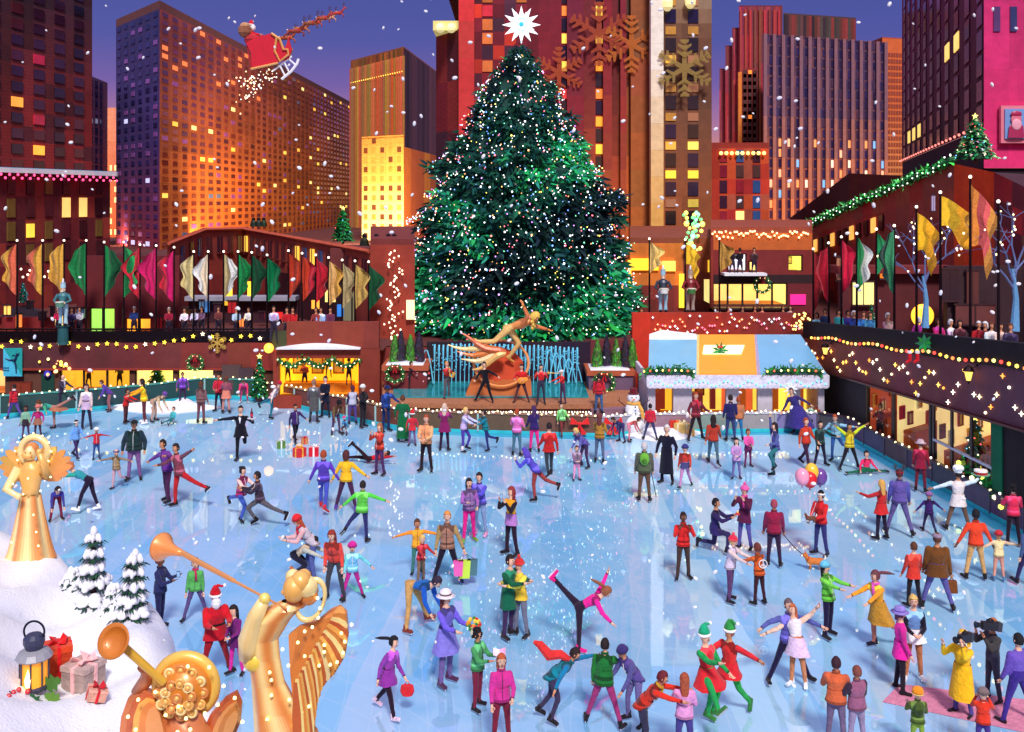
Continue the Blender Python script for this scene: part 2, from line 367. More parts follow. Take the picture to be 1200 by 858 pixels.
ld = MB((92, 158, 186)); ld.poly([a_+n_*.9, b_+n_*.9, b_, a_], Z*.3); ld.build('cornice', M_SNOW, b)
for i in range(46):
    t = i/45; p = a_.lerp(b_, t)+n_*.93+Z*(-.12-.22*(i % 2)); MB((235, 70, 120)).ball(p, .09, 6).build('fairy_light', M_BULB, b) if i > 12 else None
# lit slot between the blocks
b = thing('office_tower', 'narrow mauve building with dark slit windows behind the left tower', 'building', (*xy(117, 150), PZ))
A, B = xy(104, 150), xy(126, 160); zt = zat(95, 155)
rec = face(b, A, B, PZ, zt, None, 4, 18, .55, .8, bil((250, 140, 80), (230, 110, 90), (150, 110, 150), (160, 104, 130)), lambda u, v, i, j, r: ((42, 26, 60), False) if i in (0, 1, 2) and v > .42 else None, seed=2, ja=.05)
put_windows(b, rec); roof(b, [A, B, (B[0], B[1]+20), (A[0], A[1]+20)], zt, (150, 110, 140))
b = thing('office_tower', 'sunset orange sliver of a building glimpsed in the street gap', 'building', (*xy(130, 200), PZ))
A, B = xy(122, 200), xy(138, 200); zt = zat(128, 200)
rec = face(b, A, B, PZ, zt, None, 3, 12, .4, .5, bil((255, 120, 60), (250, 120, 70), (235, 160, 120), (230, 150, 130)), lambda u, v, i, j, r: ((255, 225, 150), True) if r.random() < .5 and v < .6 else None, seed=12, ja=.05)
put_windows(b, rec); roof(b, [A, B, (B[0], B[1]+20), (A[0], A[1]+20)], zt, (220, 150, 120))
# --- big slab
b = thing('slab_building', 'long brown slab tower glowing orange, hundreds of small windows, under the flying sleigh', 'building', (*xy(188, 150), PZ))
K = xy(187, 150); A = xy(136, 166); B = xy(422, 321); zt = zat(10, 150)
def wfn(u, v, i, j, r):
    t = r.random()
    if t < .02+.06*(1-v): return ((190, 190, 235), True)
    if t < .25: return ((150, 90, 170), False)
    return (r.choice([(44, 42, 96), (52, 48, 110), (34, 32, 80)]), False)
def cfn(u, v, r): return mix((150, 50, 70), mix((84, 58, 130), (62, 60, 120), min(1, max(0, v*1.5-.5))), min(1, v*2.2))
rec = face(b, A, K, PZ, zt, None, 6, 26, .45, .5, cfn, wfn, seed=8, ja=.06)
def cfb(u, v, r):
    c = mix(mix((226, 120, 50), (246, 136, 46), u), mix((150, 74, 76), (186, 96, 60), u), min(1, max(0, v*1.7-.55)))  # orange glow toward the foot is painted into the wall colour
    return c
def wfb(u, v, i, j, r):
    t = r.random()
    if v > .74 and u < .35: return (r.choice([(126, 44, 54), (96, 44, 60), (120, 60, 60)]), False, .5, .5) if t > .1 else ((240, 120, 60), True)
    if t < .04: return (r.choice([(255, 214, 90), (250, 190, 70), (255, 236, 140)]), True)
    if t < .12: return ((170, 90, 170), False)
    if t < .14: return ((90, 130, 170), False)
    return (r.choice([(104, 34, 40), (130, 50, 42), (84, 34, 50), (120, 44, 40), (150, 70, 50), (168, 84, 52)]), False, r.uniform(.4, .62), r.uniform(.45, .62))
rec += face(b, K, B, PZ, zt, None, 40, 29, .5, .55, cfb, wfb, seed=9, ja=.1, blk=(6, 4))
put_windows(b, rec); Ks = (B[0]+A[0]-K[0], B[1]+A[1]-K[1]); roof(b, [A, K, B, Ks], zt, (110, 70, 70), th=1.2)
# --- striped tower
b = thing('striped_tower', 'brown tower with fine vertical ribs standing right of the long slab', 'building', (*xy(473, 250), PZ))
K = xy(473, 250); A = xy(411, 275); B = xy(513, 300); zt = zat(56, 250)
def cfs(u, v, r): 
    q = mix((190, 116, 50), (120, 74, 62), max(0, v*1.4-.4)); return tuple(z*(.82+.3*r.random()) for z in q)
rec = face(b, A, K, PZ, zt, None, 26, 1, cf=cfs, blk=(1, 1), ja=.2, windows=False, seed=4)
mb = MB((205, 130, 70))
for i in range(27):
    p = V((*A, 0)).lerp(V((*K, 0)), i/26); mb.box((p.x-.28, p.y-.5, PZ), (p.x+.28, p.y+.3, zt-2), jit((178, 106, 56), .25))
mb.build('ribs', M_WALL, b, kind=None)
face(b, K, B, PZ, zt, None, 14, 1, cf=lambda u, v, r: r.choice([(96, 62, 84), (110, 68, 82), (84, 54, 76), (70, 48, 70)]), blk=(1, 1), windows=False, seed=6)
roof(b, [A, K, B, (B[0]-10, B[1]+30)], zt, (150, 90, 70))
for i in range(24):
    p = V((*A, 0)).lerp(V((*K, 0)), (i+.5)/24)+V((0, -.8, zat(84, 250))); MB((255, 200, 80)).ball(p, .15, 5).build('fairy_light', M_BULB, b)
b = thing('stepped_building', 'pale yellow floodlit block with stepped top in front of the ribbed tower', 'building', (*xy(455, 180), PZ))
A, B = xy(424, 186), xy(473, 180); zt = zat(158, 180)
cy = lambda u, v, r: mix((255, 250, 190), mix((250, 206, 96), (236, 160, 70), max(0, v*2-1)), min(1, v*1.6))  # floodlit paleness near the base is put into the wall colour
rec = face(b, A, B, PZ, zt, None, 5, 11, .45, .55, cy, lambda u, v, i, j, r: ((226, 160, 74), False) if r.random() < .6 else ((110, 66, 44), False), seed=3, ja=.03)
put_windows(b, rec); C2 = xy(511, 215)
rec = face(b, B, C2, PZ, zat(172, 180), None, 5, 1, cf=lambda u, v, r: r.choice([(214, 120, 46), (226, 140, 50), (196, 100, 50)]), windows=False, seed=3)
roof(b, [A, B, C2, (A[0], A[1]+30)], zt-.5, (220, 140, 60))
# warm floodlights standing on the plaza at the foot of the towers
def flood(x, y, D, e, s_, aim, c=(1, .72, .4)):
    l_ = bpy.data.lights.new('floodlight', 'AREA'); l_.shape = 'RECTANGLE'; l_.size = s_; l_.size_y = 1.5; l_.energy = e; l_.color = c
    o_ = bpy.data.objects.new('floodlight', l_); COL.objects.link(o_); p = V((px_(x, D), D, PZ+.6)); o_.location = p; o_.rotation_euler = (V(aim)-p).to_track_quat('-Z', 'Y').to_euler()
px_ = lambda x, D: (x-600)/F*D
flood(452, 0, 158, 11000, 16, (px_(450, 182), 184, 18), (1, .86, .62)); flood(300, 0, 165, 26000, 90, (px_(320, 235), 240, 40), (1, .6, .28))
# --- main tower behind the tree
b = thing('central_tower', 'crimson skyscraper behind the giant Christmas tree, snowflake shapes cast on its piers', 'building', (*xy(640, 92), PZ))
D = 92; Lx, Kx = xy(511, 96), xy(538, 92); Bx = xy(764, 92); zt = zat(-60, 92)
rec = face(b, Lx, Kx, PZ, zat(36, 93), None, 2, 5, cf=lambda u, v, r: r.choice([(110, 36, 48), (140, 36, 48), (96, 60, 56), (80, 40, 56), (150, 48, 44)]), blk=(1, 1), windows=False, seed=3)
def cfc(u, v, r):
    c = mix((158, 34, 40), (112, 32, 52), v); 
    if u > .62: c = mix((196, 92, 42), (118, 42, 52), min(1, max(0, v*1.6-.1)))  # warm base glow of the right bays painted as wall colour
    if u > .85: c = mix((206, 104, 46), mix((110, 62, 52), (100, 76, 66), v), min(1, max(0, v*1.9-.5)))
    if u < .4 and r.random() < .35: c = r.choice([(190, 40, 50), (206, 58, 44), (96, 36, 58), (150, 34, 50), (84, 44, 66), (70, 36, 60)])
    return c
def wfc(u, v, i, j, r):
    if i not in (9, 12, 15, 2, 5): return None
    if i in (2, 5): return (r.choice([(70, 40, 70), (236, 130, 60), (60, 60, 96), (226, 60, 70), (206, 120, 50)]), False, .9, .8) if r.random() < .6 else None
    k = (j % 2)
    if k == 0: return (r.choice([(40, 24, 40), (34, 26, 40), (28, 22, 50), (52, 40, 40)]), False, .9, .95)
    return (r.choice([(240, 150, 44), (226, 120, 48), (250, 190, 60), (250, 200, 80), (206, 52, 56)]), r.random() < .8, .9, .7)
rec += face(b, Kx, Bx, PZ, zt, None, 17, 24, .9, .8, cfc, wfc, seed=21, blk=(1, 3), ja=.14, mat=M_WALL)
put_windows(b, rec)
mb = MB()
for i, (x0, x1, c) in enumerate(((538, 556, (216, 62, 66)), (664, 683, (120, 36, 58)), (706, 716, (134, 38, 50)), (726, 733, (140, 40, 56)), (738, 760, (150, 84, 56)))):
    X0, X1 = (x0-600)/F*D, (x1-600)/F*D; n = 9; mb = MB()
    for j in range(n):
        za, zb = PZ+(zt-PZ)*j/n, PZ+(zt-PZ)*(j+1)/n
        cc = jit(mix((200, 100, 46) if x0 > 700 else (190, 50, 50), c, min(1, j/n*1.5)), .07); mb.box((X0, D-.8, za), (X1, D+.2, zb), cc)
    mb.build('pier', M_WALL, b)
roof(b, [Lx, Kx, Bx, (Bx[0], D+40), (Lx[0], D+44)], zt, (90, 50, 60))
mb = MB((200, 190, 120)); mb.box((Lx[0], 92.3, zat(37, 93)), (Kx[0]+.1, 95.9, zat(26, 93))); mb.build('roof_lantern', M_ROOM, b)
for x in (516, 529): MB((255, 250, 180)).ball(W(x, 33, 92), .45, 10).build('lamp', M_ROOM, b)
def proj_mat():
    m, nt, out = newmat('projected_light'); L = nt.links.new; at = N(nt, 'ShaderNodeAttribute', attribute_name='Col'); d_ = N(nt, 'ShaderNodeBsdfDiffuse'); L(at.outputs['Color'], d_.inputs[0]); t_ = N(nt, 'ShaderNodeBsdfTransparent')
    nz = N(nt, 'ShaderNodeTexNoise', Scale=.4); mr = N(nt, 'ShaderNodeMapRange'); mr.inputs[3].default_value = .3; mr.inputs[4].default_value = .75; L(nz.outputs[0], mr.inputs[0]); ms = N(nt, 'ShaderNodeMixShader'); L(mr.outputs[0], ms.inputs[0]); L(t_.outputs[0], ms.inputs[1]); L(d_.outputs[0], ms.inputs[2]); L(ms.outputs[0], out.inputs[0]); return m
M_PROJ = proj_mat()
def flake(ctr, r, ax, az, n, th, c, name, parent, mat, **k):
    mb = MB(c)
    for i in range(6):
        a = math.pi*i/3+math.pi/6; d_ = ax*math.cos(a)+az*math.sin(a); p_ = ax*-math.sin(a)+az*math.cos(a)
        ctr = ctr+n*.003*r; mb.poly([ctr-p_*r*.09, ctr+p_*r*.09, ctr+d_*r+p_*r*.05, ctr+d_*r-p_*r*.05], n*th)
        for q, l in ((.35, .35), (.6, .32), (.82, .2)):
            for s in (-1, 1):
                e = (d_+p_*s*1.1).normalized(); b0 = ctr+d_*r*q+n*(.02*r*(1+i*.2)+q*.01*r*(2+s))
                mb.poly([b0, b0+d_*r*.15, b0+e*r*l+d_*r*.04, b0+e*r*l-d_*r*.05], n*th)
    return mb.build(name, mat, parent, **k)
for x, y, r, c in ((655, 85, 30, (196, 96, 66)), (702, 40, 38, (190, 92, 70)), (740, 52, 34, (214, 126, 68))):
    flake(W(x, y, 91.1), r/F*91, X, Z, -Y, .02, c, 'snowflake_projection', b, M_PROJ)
# olive tower with pale corner
b = thing('olive_tower', 'olive and amber tower with paired window columns right of the crimson skyscraper', 'building', (*xy(798, 88), PZ))
A, B = xy(764, 90), xy(834, 90); zt = zat(-40, 90)
def cfo(u, v, r):
    c = mix((190, 96, 48), (112, 74, 56), min(1, v*1.8)); c = mix(c, (176, 172, 150), max(0, v*4-3.1)) if v > .78 else c
    return c
def wfo(u, v, i, j, r):
    if i not in (2, 5): return None
    if j % 2 == 0: return (r.choice([(36, 30, 34), (30, 24, 60), (48, 36, 30)]), False, 1.4, .95)
    return (r.choice([(226, 196, 60), (240, 214, 90), (206, 150, 60), (130, 84, 60)]), r.random() < .6, 1.4, .55)
rec = face(b, A, B, PZ, zt, None, 8, 22, .9, .8, cfo, wfo, seed=5, blk=(2, 3), ja=.1, mat=M_WALL); put_windows(b, rec)
mb = MB((255, 244, 200)); x0, x1 = (764-600)/F*90, (776-600)/F*90
for j in range(12):
    za, zb = PZ+(zt-PZ)*j/12, PZ+(zt-PZ)*(j+1)/12; mb.box((x0-.2, 89.2, za), (x1, 90.2, zb-.01), mix((236, 158, 50), (250, 244, 232), min(1, j/8)))
mb.build('pier', M_WALL, b)
for x, y in ((782, 5), (809, 2)): MB((255, 240, 170)).lathe(W(x, y+8, 89.3), [(.2, 0), (.45, .3), (.5, .8), (.3, 1.3), (.1, 1.5)], 10).build('lamp', M_ROOM, b)
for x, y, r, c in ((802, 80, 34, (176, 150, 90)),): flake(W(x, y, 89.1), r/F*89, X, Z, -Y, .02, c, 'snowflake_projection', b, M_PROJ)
roof(b, [A, B, (B[0], 120), (A[0], 120)], zt, (120, 110, 90))
mb = MB((110, 60, 50)); mb.quad(V((*B, PZ)), V((B[0]+1, 120, PZ)), V((B[0]+1, 120, zt)), V((*B, zt))); mb.build('wall', M_BRICK, b)
# red/orange building with roof bulbs
b = thing('red_block', 'square red block with bulbs along its roof and three window columns', 'building', (*xy(866, 105), PZ))
A, B = xy(833, 105), xy(901, 105); zt = zat(174, 105)
def wfr(u, v, i, j, r):
    if i % 2 == 0: return None
    if (i, j) == (3, 3): return ((255, 220, 130), True, 1, .8)
    return (r.choice([(70, 36, 60), (140, 36, 60), (90, 60, 60), (60, 90, 150), (160, 44, 60)]), False, .9, .8)
rec = face(b, A, B, PZ, zt, None, 7, 8, .9, .8, lambda u, v, r: r.choice([(190, 56, 40), (206, 80, 44), (176, 44, 44), (170, 80, 60)]), wfr, seed=7, blk=(1, 2), mat=M_WALL); put_windows(b, rec)
roof(b, [A, B, (B[0], 125), (A[0], 125)], zt, (150, 50, 44), th=.6)
for i in range(9): MB((255, 214, 110)).ball(W(845+i*6.3, 179.5, 104.6), .2, 6).build('fairy_light', M_BULB, b)
# maroon setback tower
b = thing('setback_tower', 'maroon skyscraper with narrow stepped flank rising behind the red block', 'building', (*xy(890, 230), PZ))
for k, (x0, x1, yt, Dd) in enumerate(((843, 850, 82, 236), (850, 860, 55, 234), (858, 868, 34, 232), (866, 917, 8, 230))):
    A, B = xy(x0, Dd), xy(x1, Dd); zt = zat(yt, Dd)
    n = 3 if k < 3 else 9
    face(b, A, B, PZ, zt, None, n*2, 8, cf=lambda u, v, r: tuple(q*(.8+.4*r.random()) for q in mix((190, 70, 66), (140, 56, 72), v)), blk=(1, 8), windows=False, seed=k)
    roof(b, [A, B, (B[0], Dd+30), (A[0], Dd+30)], zt, (110, 40, 56))
mb = MB((200, 96, 50))
for i in range(9): mb.box((*xy(868+i*5.6, 229.6), PZ), (xy(868+i*5.6, 0)[0]+(268+i*5.6)/F*229.6+.35, 230, zat(12, 230)), jit((196, 84, 52), .2)) if False else mb.obox(V((*xy(868+i*5.6, 229.7), (PZ+zat(12, 230))/2)), X*.22, Y*.25, Z*((zat(12, 230)-PZ)/2), jit((160, 66, 60), .2))
for i in range(4): mb.obox(V((*xy(867+i*5.6, 229.5), (PZ+zat(85, 230))/2)), X*.4, Y*.3, Z*((zat(85, 230)-PZ)/2), (226, 130, 56))
mb.build('ribs', M_WALL, b)
rec = face(b, xy(870, 229.2), xy(888, 229.2), PZ, zat(80, 229), None, 3, 22, .7, .5, lambda u, v, r: (150, 56, 56), lambda u, v, i, j, r: ((240, 130, 50), True) if (i == 1 and j in (21, 15)) else ((90, 60, 62), False), seed=4)
put_windows(b, rec)
# wide grey-mauve tower
b = thing('ribbed_tower', 'wide mauve grey skyscraper with pale vertical ribs and a darker setback top', 'building', (*xy(960, 190), PZ))
A, B = xy(896, 186), xy(1037, 196); zt = zat(44, 190)
def cfg(u, v, r):
    c = r.choice([(86, 64, 96), (98, 70, 92), (70, 56, 100), (120, 74, 84)]); return mix((226, 110, 66), c, min(1, .15+v*1.25+r.uniform(-.2, .2)))
def wfg(u, v, i, j, r):
    if i % 2 == 0: return None
    t = r.random()
    if v < .5 and t < .32: return (r.choice([(250, 180, 140), (255, 220, 190), (240, 150, 90), (120, 170, 220)]), True)
    if t < .5: return ((58, 44, 84), False)
    return (r.choice([(46, 40, 84), (60, 50, 104), (88, 60, 90)]), False)
rec = face(b, A, B, PZ, zt, None, 28, 20, .8, .75, cfg, wfg, seed=11, blk=(2, 4), ja=.1); put_windows(b, rec)
mb = MB()
for i in range(15):
    p = V((*A, 0)).lerp(V((*B, 0)), i/14)
    for j in range(5):
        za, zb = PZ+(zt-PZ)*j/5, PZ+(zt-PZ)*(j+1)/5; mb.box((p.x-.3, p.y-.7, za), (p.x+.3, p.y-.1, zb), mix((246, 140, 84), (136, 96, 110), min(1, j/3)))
mb.build('ribs', M_WALL, b)
A2, B2 = xy(918, 190), xy(1003, 195)
face(b, A2, B2, zt, zat(17, 190), None, 26, 1, cf=lambda u, v, r: r.choice([(96, 62, 66), (140, 56, 56), (60, 44, 56), (76, 66, 64), (110, 60, 56)]), blk=(1, 1), windows=False, seed=2)
roof(b, [A, B, (B[0], 225), (A[0], 225)], zt-.4, (96, 70, 90)); roof(b, [A2, B2, (B2[0], 215), (A2[0], 215)], zat(17, 190), (80, 60, 66))
# orange thin tower
b = thing('orange_tower', 'thin orange tower with a fine lit grid beside the dark maroon tower', 'building', (*xy(1045, 240), PZ))
A, K, B = xy(1022, 244), xy(1034, 238), xy(1062, 240); zt = zat(45, 238)
face(b, A, K, PZ, zt, None, 2, 4, cf=lambda u, v, r: (176, 76, 50), windows=False)
rec = face(b, K, B, PZ, zt, None, 9, 30, .72, .62, lambda u, v, r: mix((250, 178, 110), (220, 110, 60), min(1, v*1.5)), lambda u, v, i, j, r: ((150, 70, 44), False) if .25 < v < .93 else None, seed=2, ja=.04)
put_windows(b, rec); roof(b, [A, K, B, (B[0], 260), (A[0], 260)], zt, (180, 80, 50))
# dark maroon tower at right
b = thing('maroon_tower', 'dark maroon skyscraper at right with a magenta side wall', 'building', (*xy(1153, 66), 8))
A, K, B = xy(1057, 118), xy(1153, 62), xy(1290, 62); zt = 36; zb = zat(190, 118)+.0
def cfm(u, v, r): return mix(mix((112, 48, 66), (84, 42, 54), u), (140, 38, 90), min(1, max(0, v*1.5)))
def wfm(u, v, i, j, r):
    if i % 2 == 0: return None
    if j == 1 and i in (3, 5, 7) or (j == 4 and i in (15, 17)): return ((255, 214, 110), True, .9, .8)
    if j == 8 and i > 13: return (r.choice([(90, 130, 200), (220, 100, 160)]), True, .9, .8)
    return (r.choice([(62, 22, 50), (50, 20, 40), (80, 30, 60)]), False, .8, .8)
rec = face(b, A, K, zb, zt, None, 22, 14, .8, .8, cfm, wfm, seed=31, blk=(3, 2), ja=.1)
z2 = zat(168, 62)
def wfp(u, v, i, j, r):
    if i % 2 == 0 or j < 4: return None
    return (r.choice([(60, 90, 160), (50, 60, 110), (90, 60, 110)]), False, .8, .75)
rec += face(b, K, B, z2-1.5, zt, None, 14, 12, .8, .75, lambda u, v, r: mix((236, 50, 120), (160, 40, 100), min(1, v*1.3)), wfp, seed=13, blk=(3, 3), ja=.08, mat=M_WALL)
put_windows(b, rec)
roof(b, [A, K, B, (B[0]+20, 130)], zt, (80, 30, 60))
mb = MB((44, 12, 40)); a_, k_ = V((*A, 0)), V((*K, 0)); mb.quad(a_+Z*PZ+V((.1, .1, 0)), k_+Z*PZ+V((.1, .1, 0)), k_+Z*zb+V((.1, .1, 0)), a_+Z*zb+V((.1, .1, 0)))
kk = V((K[0], K[1]+.2, 0)); bb = V((B[0], B[1]+.2, 0)); mb.quad(kk+Z*PZ, bb+Z*PZ, bb+Z*(z2-1.5), kk+Z*(z2-1.5), (36, 26, 34)); mb.build('base_wall', M_WALL, b)
for i in range(26):
    t = i/25; p = a_.lerp(k_, t**1.0)+Z*(zb+.1)+V((-.3, -.2, 0)); MB((240, 120, 110)).ball(p, .1, 6).build('fairy_light', M_BULB, b)
pst = MB((120, 160, 220)); p0 = W(1176, 163, 61.7); pst.box((p0.x, 61.5, p0.z), (p0.x+3.2, 61.75, W(0, 128, 61.7).z), (120, 160, 220))
pst.box((p0.x-.2, 61.6, p0.z-.25), (p0.x+3.4, 61.85, W(0, 124, 61.7).z), (230, 130, 150))
pst.build('poster', M_PAINT, b)
pf = MB((190, 40, 90)); c0 = W(1191, 142, 61.4); pf.lathe(c0-Z*1.0, [(.5, 0), (.42, .7), (.2, .9)], 10, (170, 40, 90), sy=.1); pf.ball(c0+Z*.1, (.32, .06, .36), 10, (226, 120, 140)); pf.ball(c0+Z*-.2+V((0, -.05, 0)), (.3, .05, .34), 10, (240, 170, 190)); pf.ball(c0+Z*.42, (.34, .07, .2), 10, (170, 30, 80))
pf.build('poster_figure', M_PAINT, b)
# ------------------------------------------------------------------ people
SKIN = {'l': (236, 184, 156), 'm': (206, 140, 104), 'd': (120, 74, 54), 'p': (246, 200, 176)}
def orth(t, d):
    q = t-d*t.dot(d)
    return q.normalized() if q.length > 1e-4 else V((0, 0, 1))
# arm: (forward, out, elbow bend, inward)   leg: (forward, out, knee bend)
A0 = (8, 10, 18, .2)
POSES = {
 'stand': dict(), 'wide': dict(la=(6, 16, 4), lb=(-6, 16, 4)),
 'walk': dict(la=(24, 5, 8), lb=(-20, 5, 22), aa=(-16, 12, 24, .1), ab=(20, 12, 30, .1)),
 'walk2': dict(la=(-22, 5, 24), lb=(22, 5, 6), aa=(22, 12, 30, .1), ab=(-16, 12, 24, .1)),
 'glide': dict(la=(6, 4, 14), lb=(-34, 14, 30), lean=16, aa=(18, 40, 16, 0), ab=(-10, 44, 12, 0)),
 'glide2': dict(lb=(6, 4, 14), la=(-34, 14, 30), lean=16, ab=(18, 40, 16, 0), aa=(-10, 44, 12, 0)),
 'pockets': dict(aa=(-8, 24, 42, .5), ab=(-8, 24, 42, .5)),
 'front': dict(aa=(24, 6, 62, .75), ab=(24, 6, 62, .75)),
 'photo': dict(aa=(52, 16, 112, .45), ab=(52, 16, 112, .45)),
 'reach': dict(aa=(70, 8, 12, .2), ab=(66, 8, 16, .2), lean=8),
 'armsout': dict(aa=(10, 78, 10, 0), ab=(10, 78, 10, 0)),
 'cheer': dict(aa=(0, 128, 20, 0), ab=(0, 128, 20, 0)),
 'bend': dict(lean=70, aa=(10, 8, 24, .2), ab=(10, 8, 24, .2), la=(14, 8, 20), lb=(6, 8, 14)),
 'squat': dict(lean=34, la=(80, 10, 105), lb=(80, 10, 105), aa=(40, 6, 30, .2), ab=(40, 6, 30, .2)),
 'sit': dict(lean=-8, la=(84, 12, 4), lb=(84, 12, 12), aa=(-20, 20, 10, 0), ab=(20, 20, 30, .2)),
 'kneel': dict(la=(84, 6, 88), lb=(-6, 6, 86), aa=(62, 8, 60, .4), ab=(62, 8, 60, .4), lean=4),
 'spiral': dict(lean=78, la=(0, 3, 2), lb=(-118, 6, 2), aa=(90, 70, 0, 0), ab=(-10, 70, 0, 0)),
 'arab': dict(lean=14, la=(0, 3, 2), lb=(-72, 8, 8), aa=(60, 30, 6, 0), ab=(-30, 70, 6, 0)),
 'crawl': dict(lean=62, la=(64, 6, 112), lb=(50, 6, 108), aa=(74, 4, 0, 0), ab=(70, 4, 10, 0)),
 'hug': dict(aa=(66, 8, 50, .9), ab=(66, 8, 50, .9), lean=5),
 'busy': dict(aa=(30, 16, 80, .5), ab=(16, 14, 60, .5)),
}
PEND = []
def ell_ring(c, ax, ay, rx, ry, n=12): return [c+ax*rx*math.cos(2*math.pi*i/n)+ay*ry*math.sin(2*math.pi*i/n) for i in range(n)]
def person(pos, h=1.74, yaw=0, pose='stand', top=(160, 40, 40), bot=(40, 40, 60), shoe=(30, 24, 30), skin='l', hair=('short', (50, 30, 24)), label='', cat='person', group=None,
           coat=None, hat=None, glove=None, sleeve=None, bulk=1.0, skates=True, scarf=None, rot=None, vox=None, lift=0, name='person', mat=None, fingers=True, hem=.1, belt=None, back=None, face=True, fem=False, **kw):
    P = dict(lean=0, side=0, aa=A0, ab=A0, la=(3, 5, 4), lb=(-2, 5, 5), hd=0); P.update(POSES[pose]); P.update(kw)
    s = h/1.75; yr = math.radians(yaw); f0 = V((math.sin(yr), -math.cos(yr), 0)); l = V((math.cos(yr), math.sin(yr), 0))
    if l.x < -1e-6 or (abs(l.x) < 1e-6 and l.y < 0): l = -l
    kid = h < 1.45; hk = 1.3 if kid else 1.1
    u = Z.copy(); rad = math.radians
    def tilt(d, f, L, S): 
        q = u*math.cos(rad(L))+f*math.sin(rad(L)); return (q*math.cos(rad(S))+l*math.sin(rad(S))).normalized()
    sp_ = tilt(u, f0, P['lean'], P['side']); fT = orth(f0, sp_); lT = sp_.cross(fT).normalized(); lT = lT if lT.dot(l) > 0 else -lT
    pel = V((0, 0, .95*s)); J = {}
    waist = pel+sp_*.16*s; chest = pel+sp_*.36*s; neck = pel+sp_*.53*s
    hd_dir = (sp_*.55+u*.45+f0*math.sin(rad(P['hd']))*.8).normalized() if P['lean'] < 100 else sp_
    fH = orth(f0*math.cos(rad(P['hd']))-u*math.sin(rad(P['hd'])), hd_dir)
    headc = neck+hd_dir*.175*s
    sw = (.165 if fem else .185)*s*(.9+.1*bulk)
    segs = []   # (p0,p1,r0,r1,region)
    bf = bulk
    def limb(p, fw, out, ln, base_u, base_f, side):
        return (-base_u*math.cos(rad(fw))*math.cos(rad(out))+base_f*math.sin(rad(fw))*math.cos(rad(out))+side*math.sin(rad(out))).normalized()
    hands = []
    for key, sd in (('aa', -1), ('ab', 1)):
        fw, out, e, inw = P[key]; sh = neck-sp_*.095*s+lT*sd*sw
        ub, fb = (sp_, fT) if P['lean'] < 40 else (u, f0)
        d = limb(sh, fw, out, 1, ub, fb, lT*sd); el = sh+d*.285*s
        t = orth(fb*math.cos(rad(fw))+ub*math.sin(rad(fw))-lT*sd*inw, d)
        d2 = (d*math.cos(rad(e))+t*math.sin(rad(e))).normalized(); wr = el+d2*.25*s; hn = wr+d2*.085*s
        segs += [(sh, el, .066*s*bf, .053*s*bf, 'sl'), (el, wr-d2*.035*s, .053*s*bf, .043*s*(bf*.6+.4), 'sl'), (wr-d2*.03*s, wr, .042*s*(bf*.6+.4), .042*s*(bf*.6+.4), 'cuff'), (wr, hn, .034*s, .036*s, 'hand')]
        J['hand'+key[1]] = hn+d2*.05*s; hands.append((hn, d2, t, sd)); J['el'+key[1]] = el; J['sh'+key[1]] = sh
    for key, sd in (('la', -1), ('lb', 1)):
        fw, out, k = P[key]; hp = pel+l*sd*.088*s-u*.03*s
        d = limb(hp, fw, out, 1, u, f0, l*sd); kn = hp+d*.425*s
        t = orth(-(f0*math.cos(rad(fw))+u*math.sin(rad(fw))), d); d2 = (d*math.cos(rad(k))+t*math.sin(rad(k))).normalized(); an = kn+d2*.41*s
        fd = orth(f0*.9+l*sd*.25 if abs(d2.dot(f0)) < .8 else -t, d2); heel = an+d2*.05*s-fd*.05*s; toe = an+d2*.055*s+fd*.17*s
        segs += [(hp, kn, .094*s*(bf*.5+.5), .066*s, 'leg'), (kn, an, .066*s, .052*s, 'leg'), (an, heel, .042*s, .04*s, 'foot'), (heel, toe, .042*s, .035*s, 'foot')]
        J['foot'+key[1]] = (heel, toe, d2, fd); J['kn'+key[1]] = kn; J['hip'+key[1]] = hp; J['ank'+key[1]] = an
    # whole-body rotation (lying figures)
    RM = Matrix.Identity(3)
    if rot: RM = Matrix.Rotation(rad(rot[0]), 3, l) @ Matrix.Rotation(rad(rot[1]), 3, 'Z') if len(rot) == 2 else RM
    T = lambda p: RM @ p
    tor = [(pel-sp_*.07*s, .13, .10), (pel+sp_*.02*s, .165 if fem else .155, .115), (waist, .125 if fem else .14, .098), (chest, .165*(.95 if fem else 1.05), .122), (neck-sp_*.13*s, .165, .112), (neck-sp_*.055*s, .125, .085), (neck-sp_*.0*s, .066, .062), (neck+hd_dir*.05*s, .05, .052)]
    zs = [T(p).z-r*1.0 for a, b, r, r2, _ in segs for p, r in ((a, r), (b, r2))]+[T(pel).z-.1*s*bf, T(chest).z-.12*s*bf, T(headc).z-.1*s]
    zmin = min(zs)-(.055*s if skates else 0); OFF = V((0, 0, -zmin))
    fl = [T((J[k][0]+J[k][1])/2) for k in ('foota', 'footb')]; lo = min(p.z for p in fl)
    sup = [p for p in fl if p.z < lo+.07] if not rot else [T(pel)]
    m = sum(sup, V((0, 0, 0)))/len(sup); OFF.x -= m.x; OFF.y -= m.y
    Q = lambda p: T(p)+OFF
    mb = MB((200, 200, 200))
    rings = [ell_ring(Q(c), T(lT if i > 2 else (lT*.5+l*.5).normalized()), T(fT if i > 2 else (fT*.5+f0*.5).normalized()), rx*s*(bf if i < 5 else 1), ry*s*(bf if i < 5 else 1)) for i, (c, rx, ry) in enumerate(tor)]
    mb.loft(rings)
    for a, b, r0, r1, _ in segs:
        mb.tube([Q(a), Q(b)], [r0, r1], 8); mb.ball(Q(a), r0*.99, 8); mb.ball(Q(b), r1*.99, 8)
    hm = Matrix((T(hd_dir.cross(fH)), T(fH), T(hd_dir))).transposed()
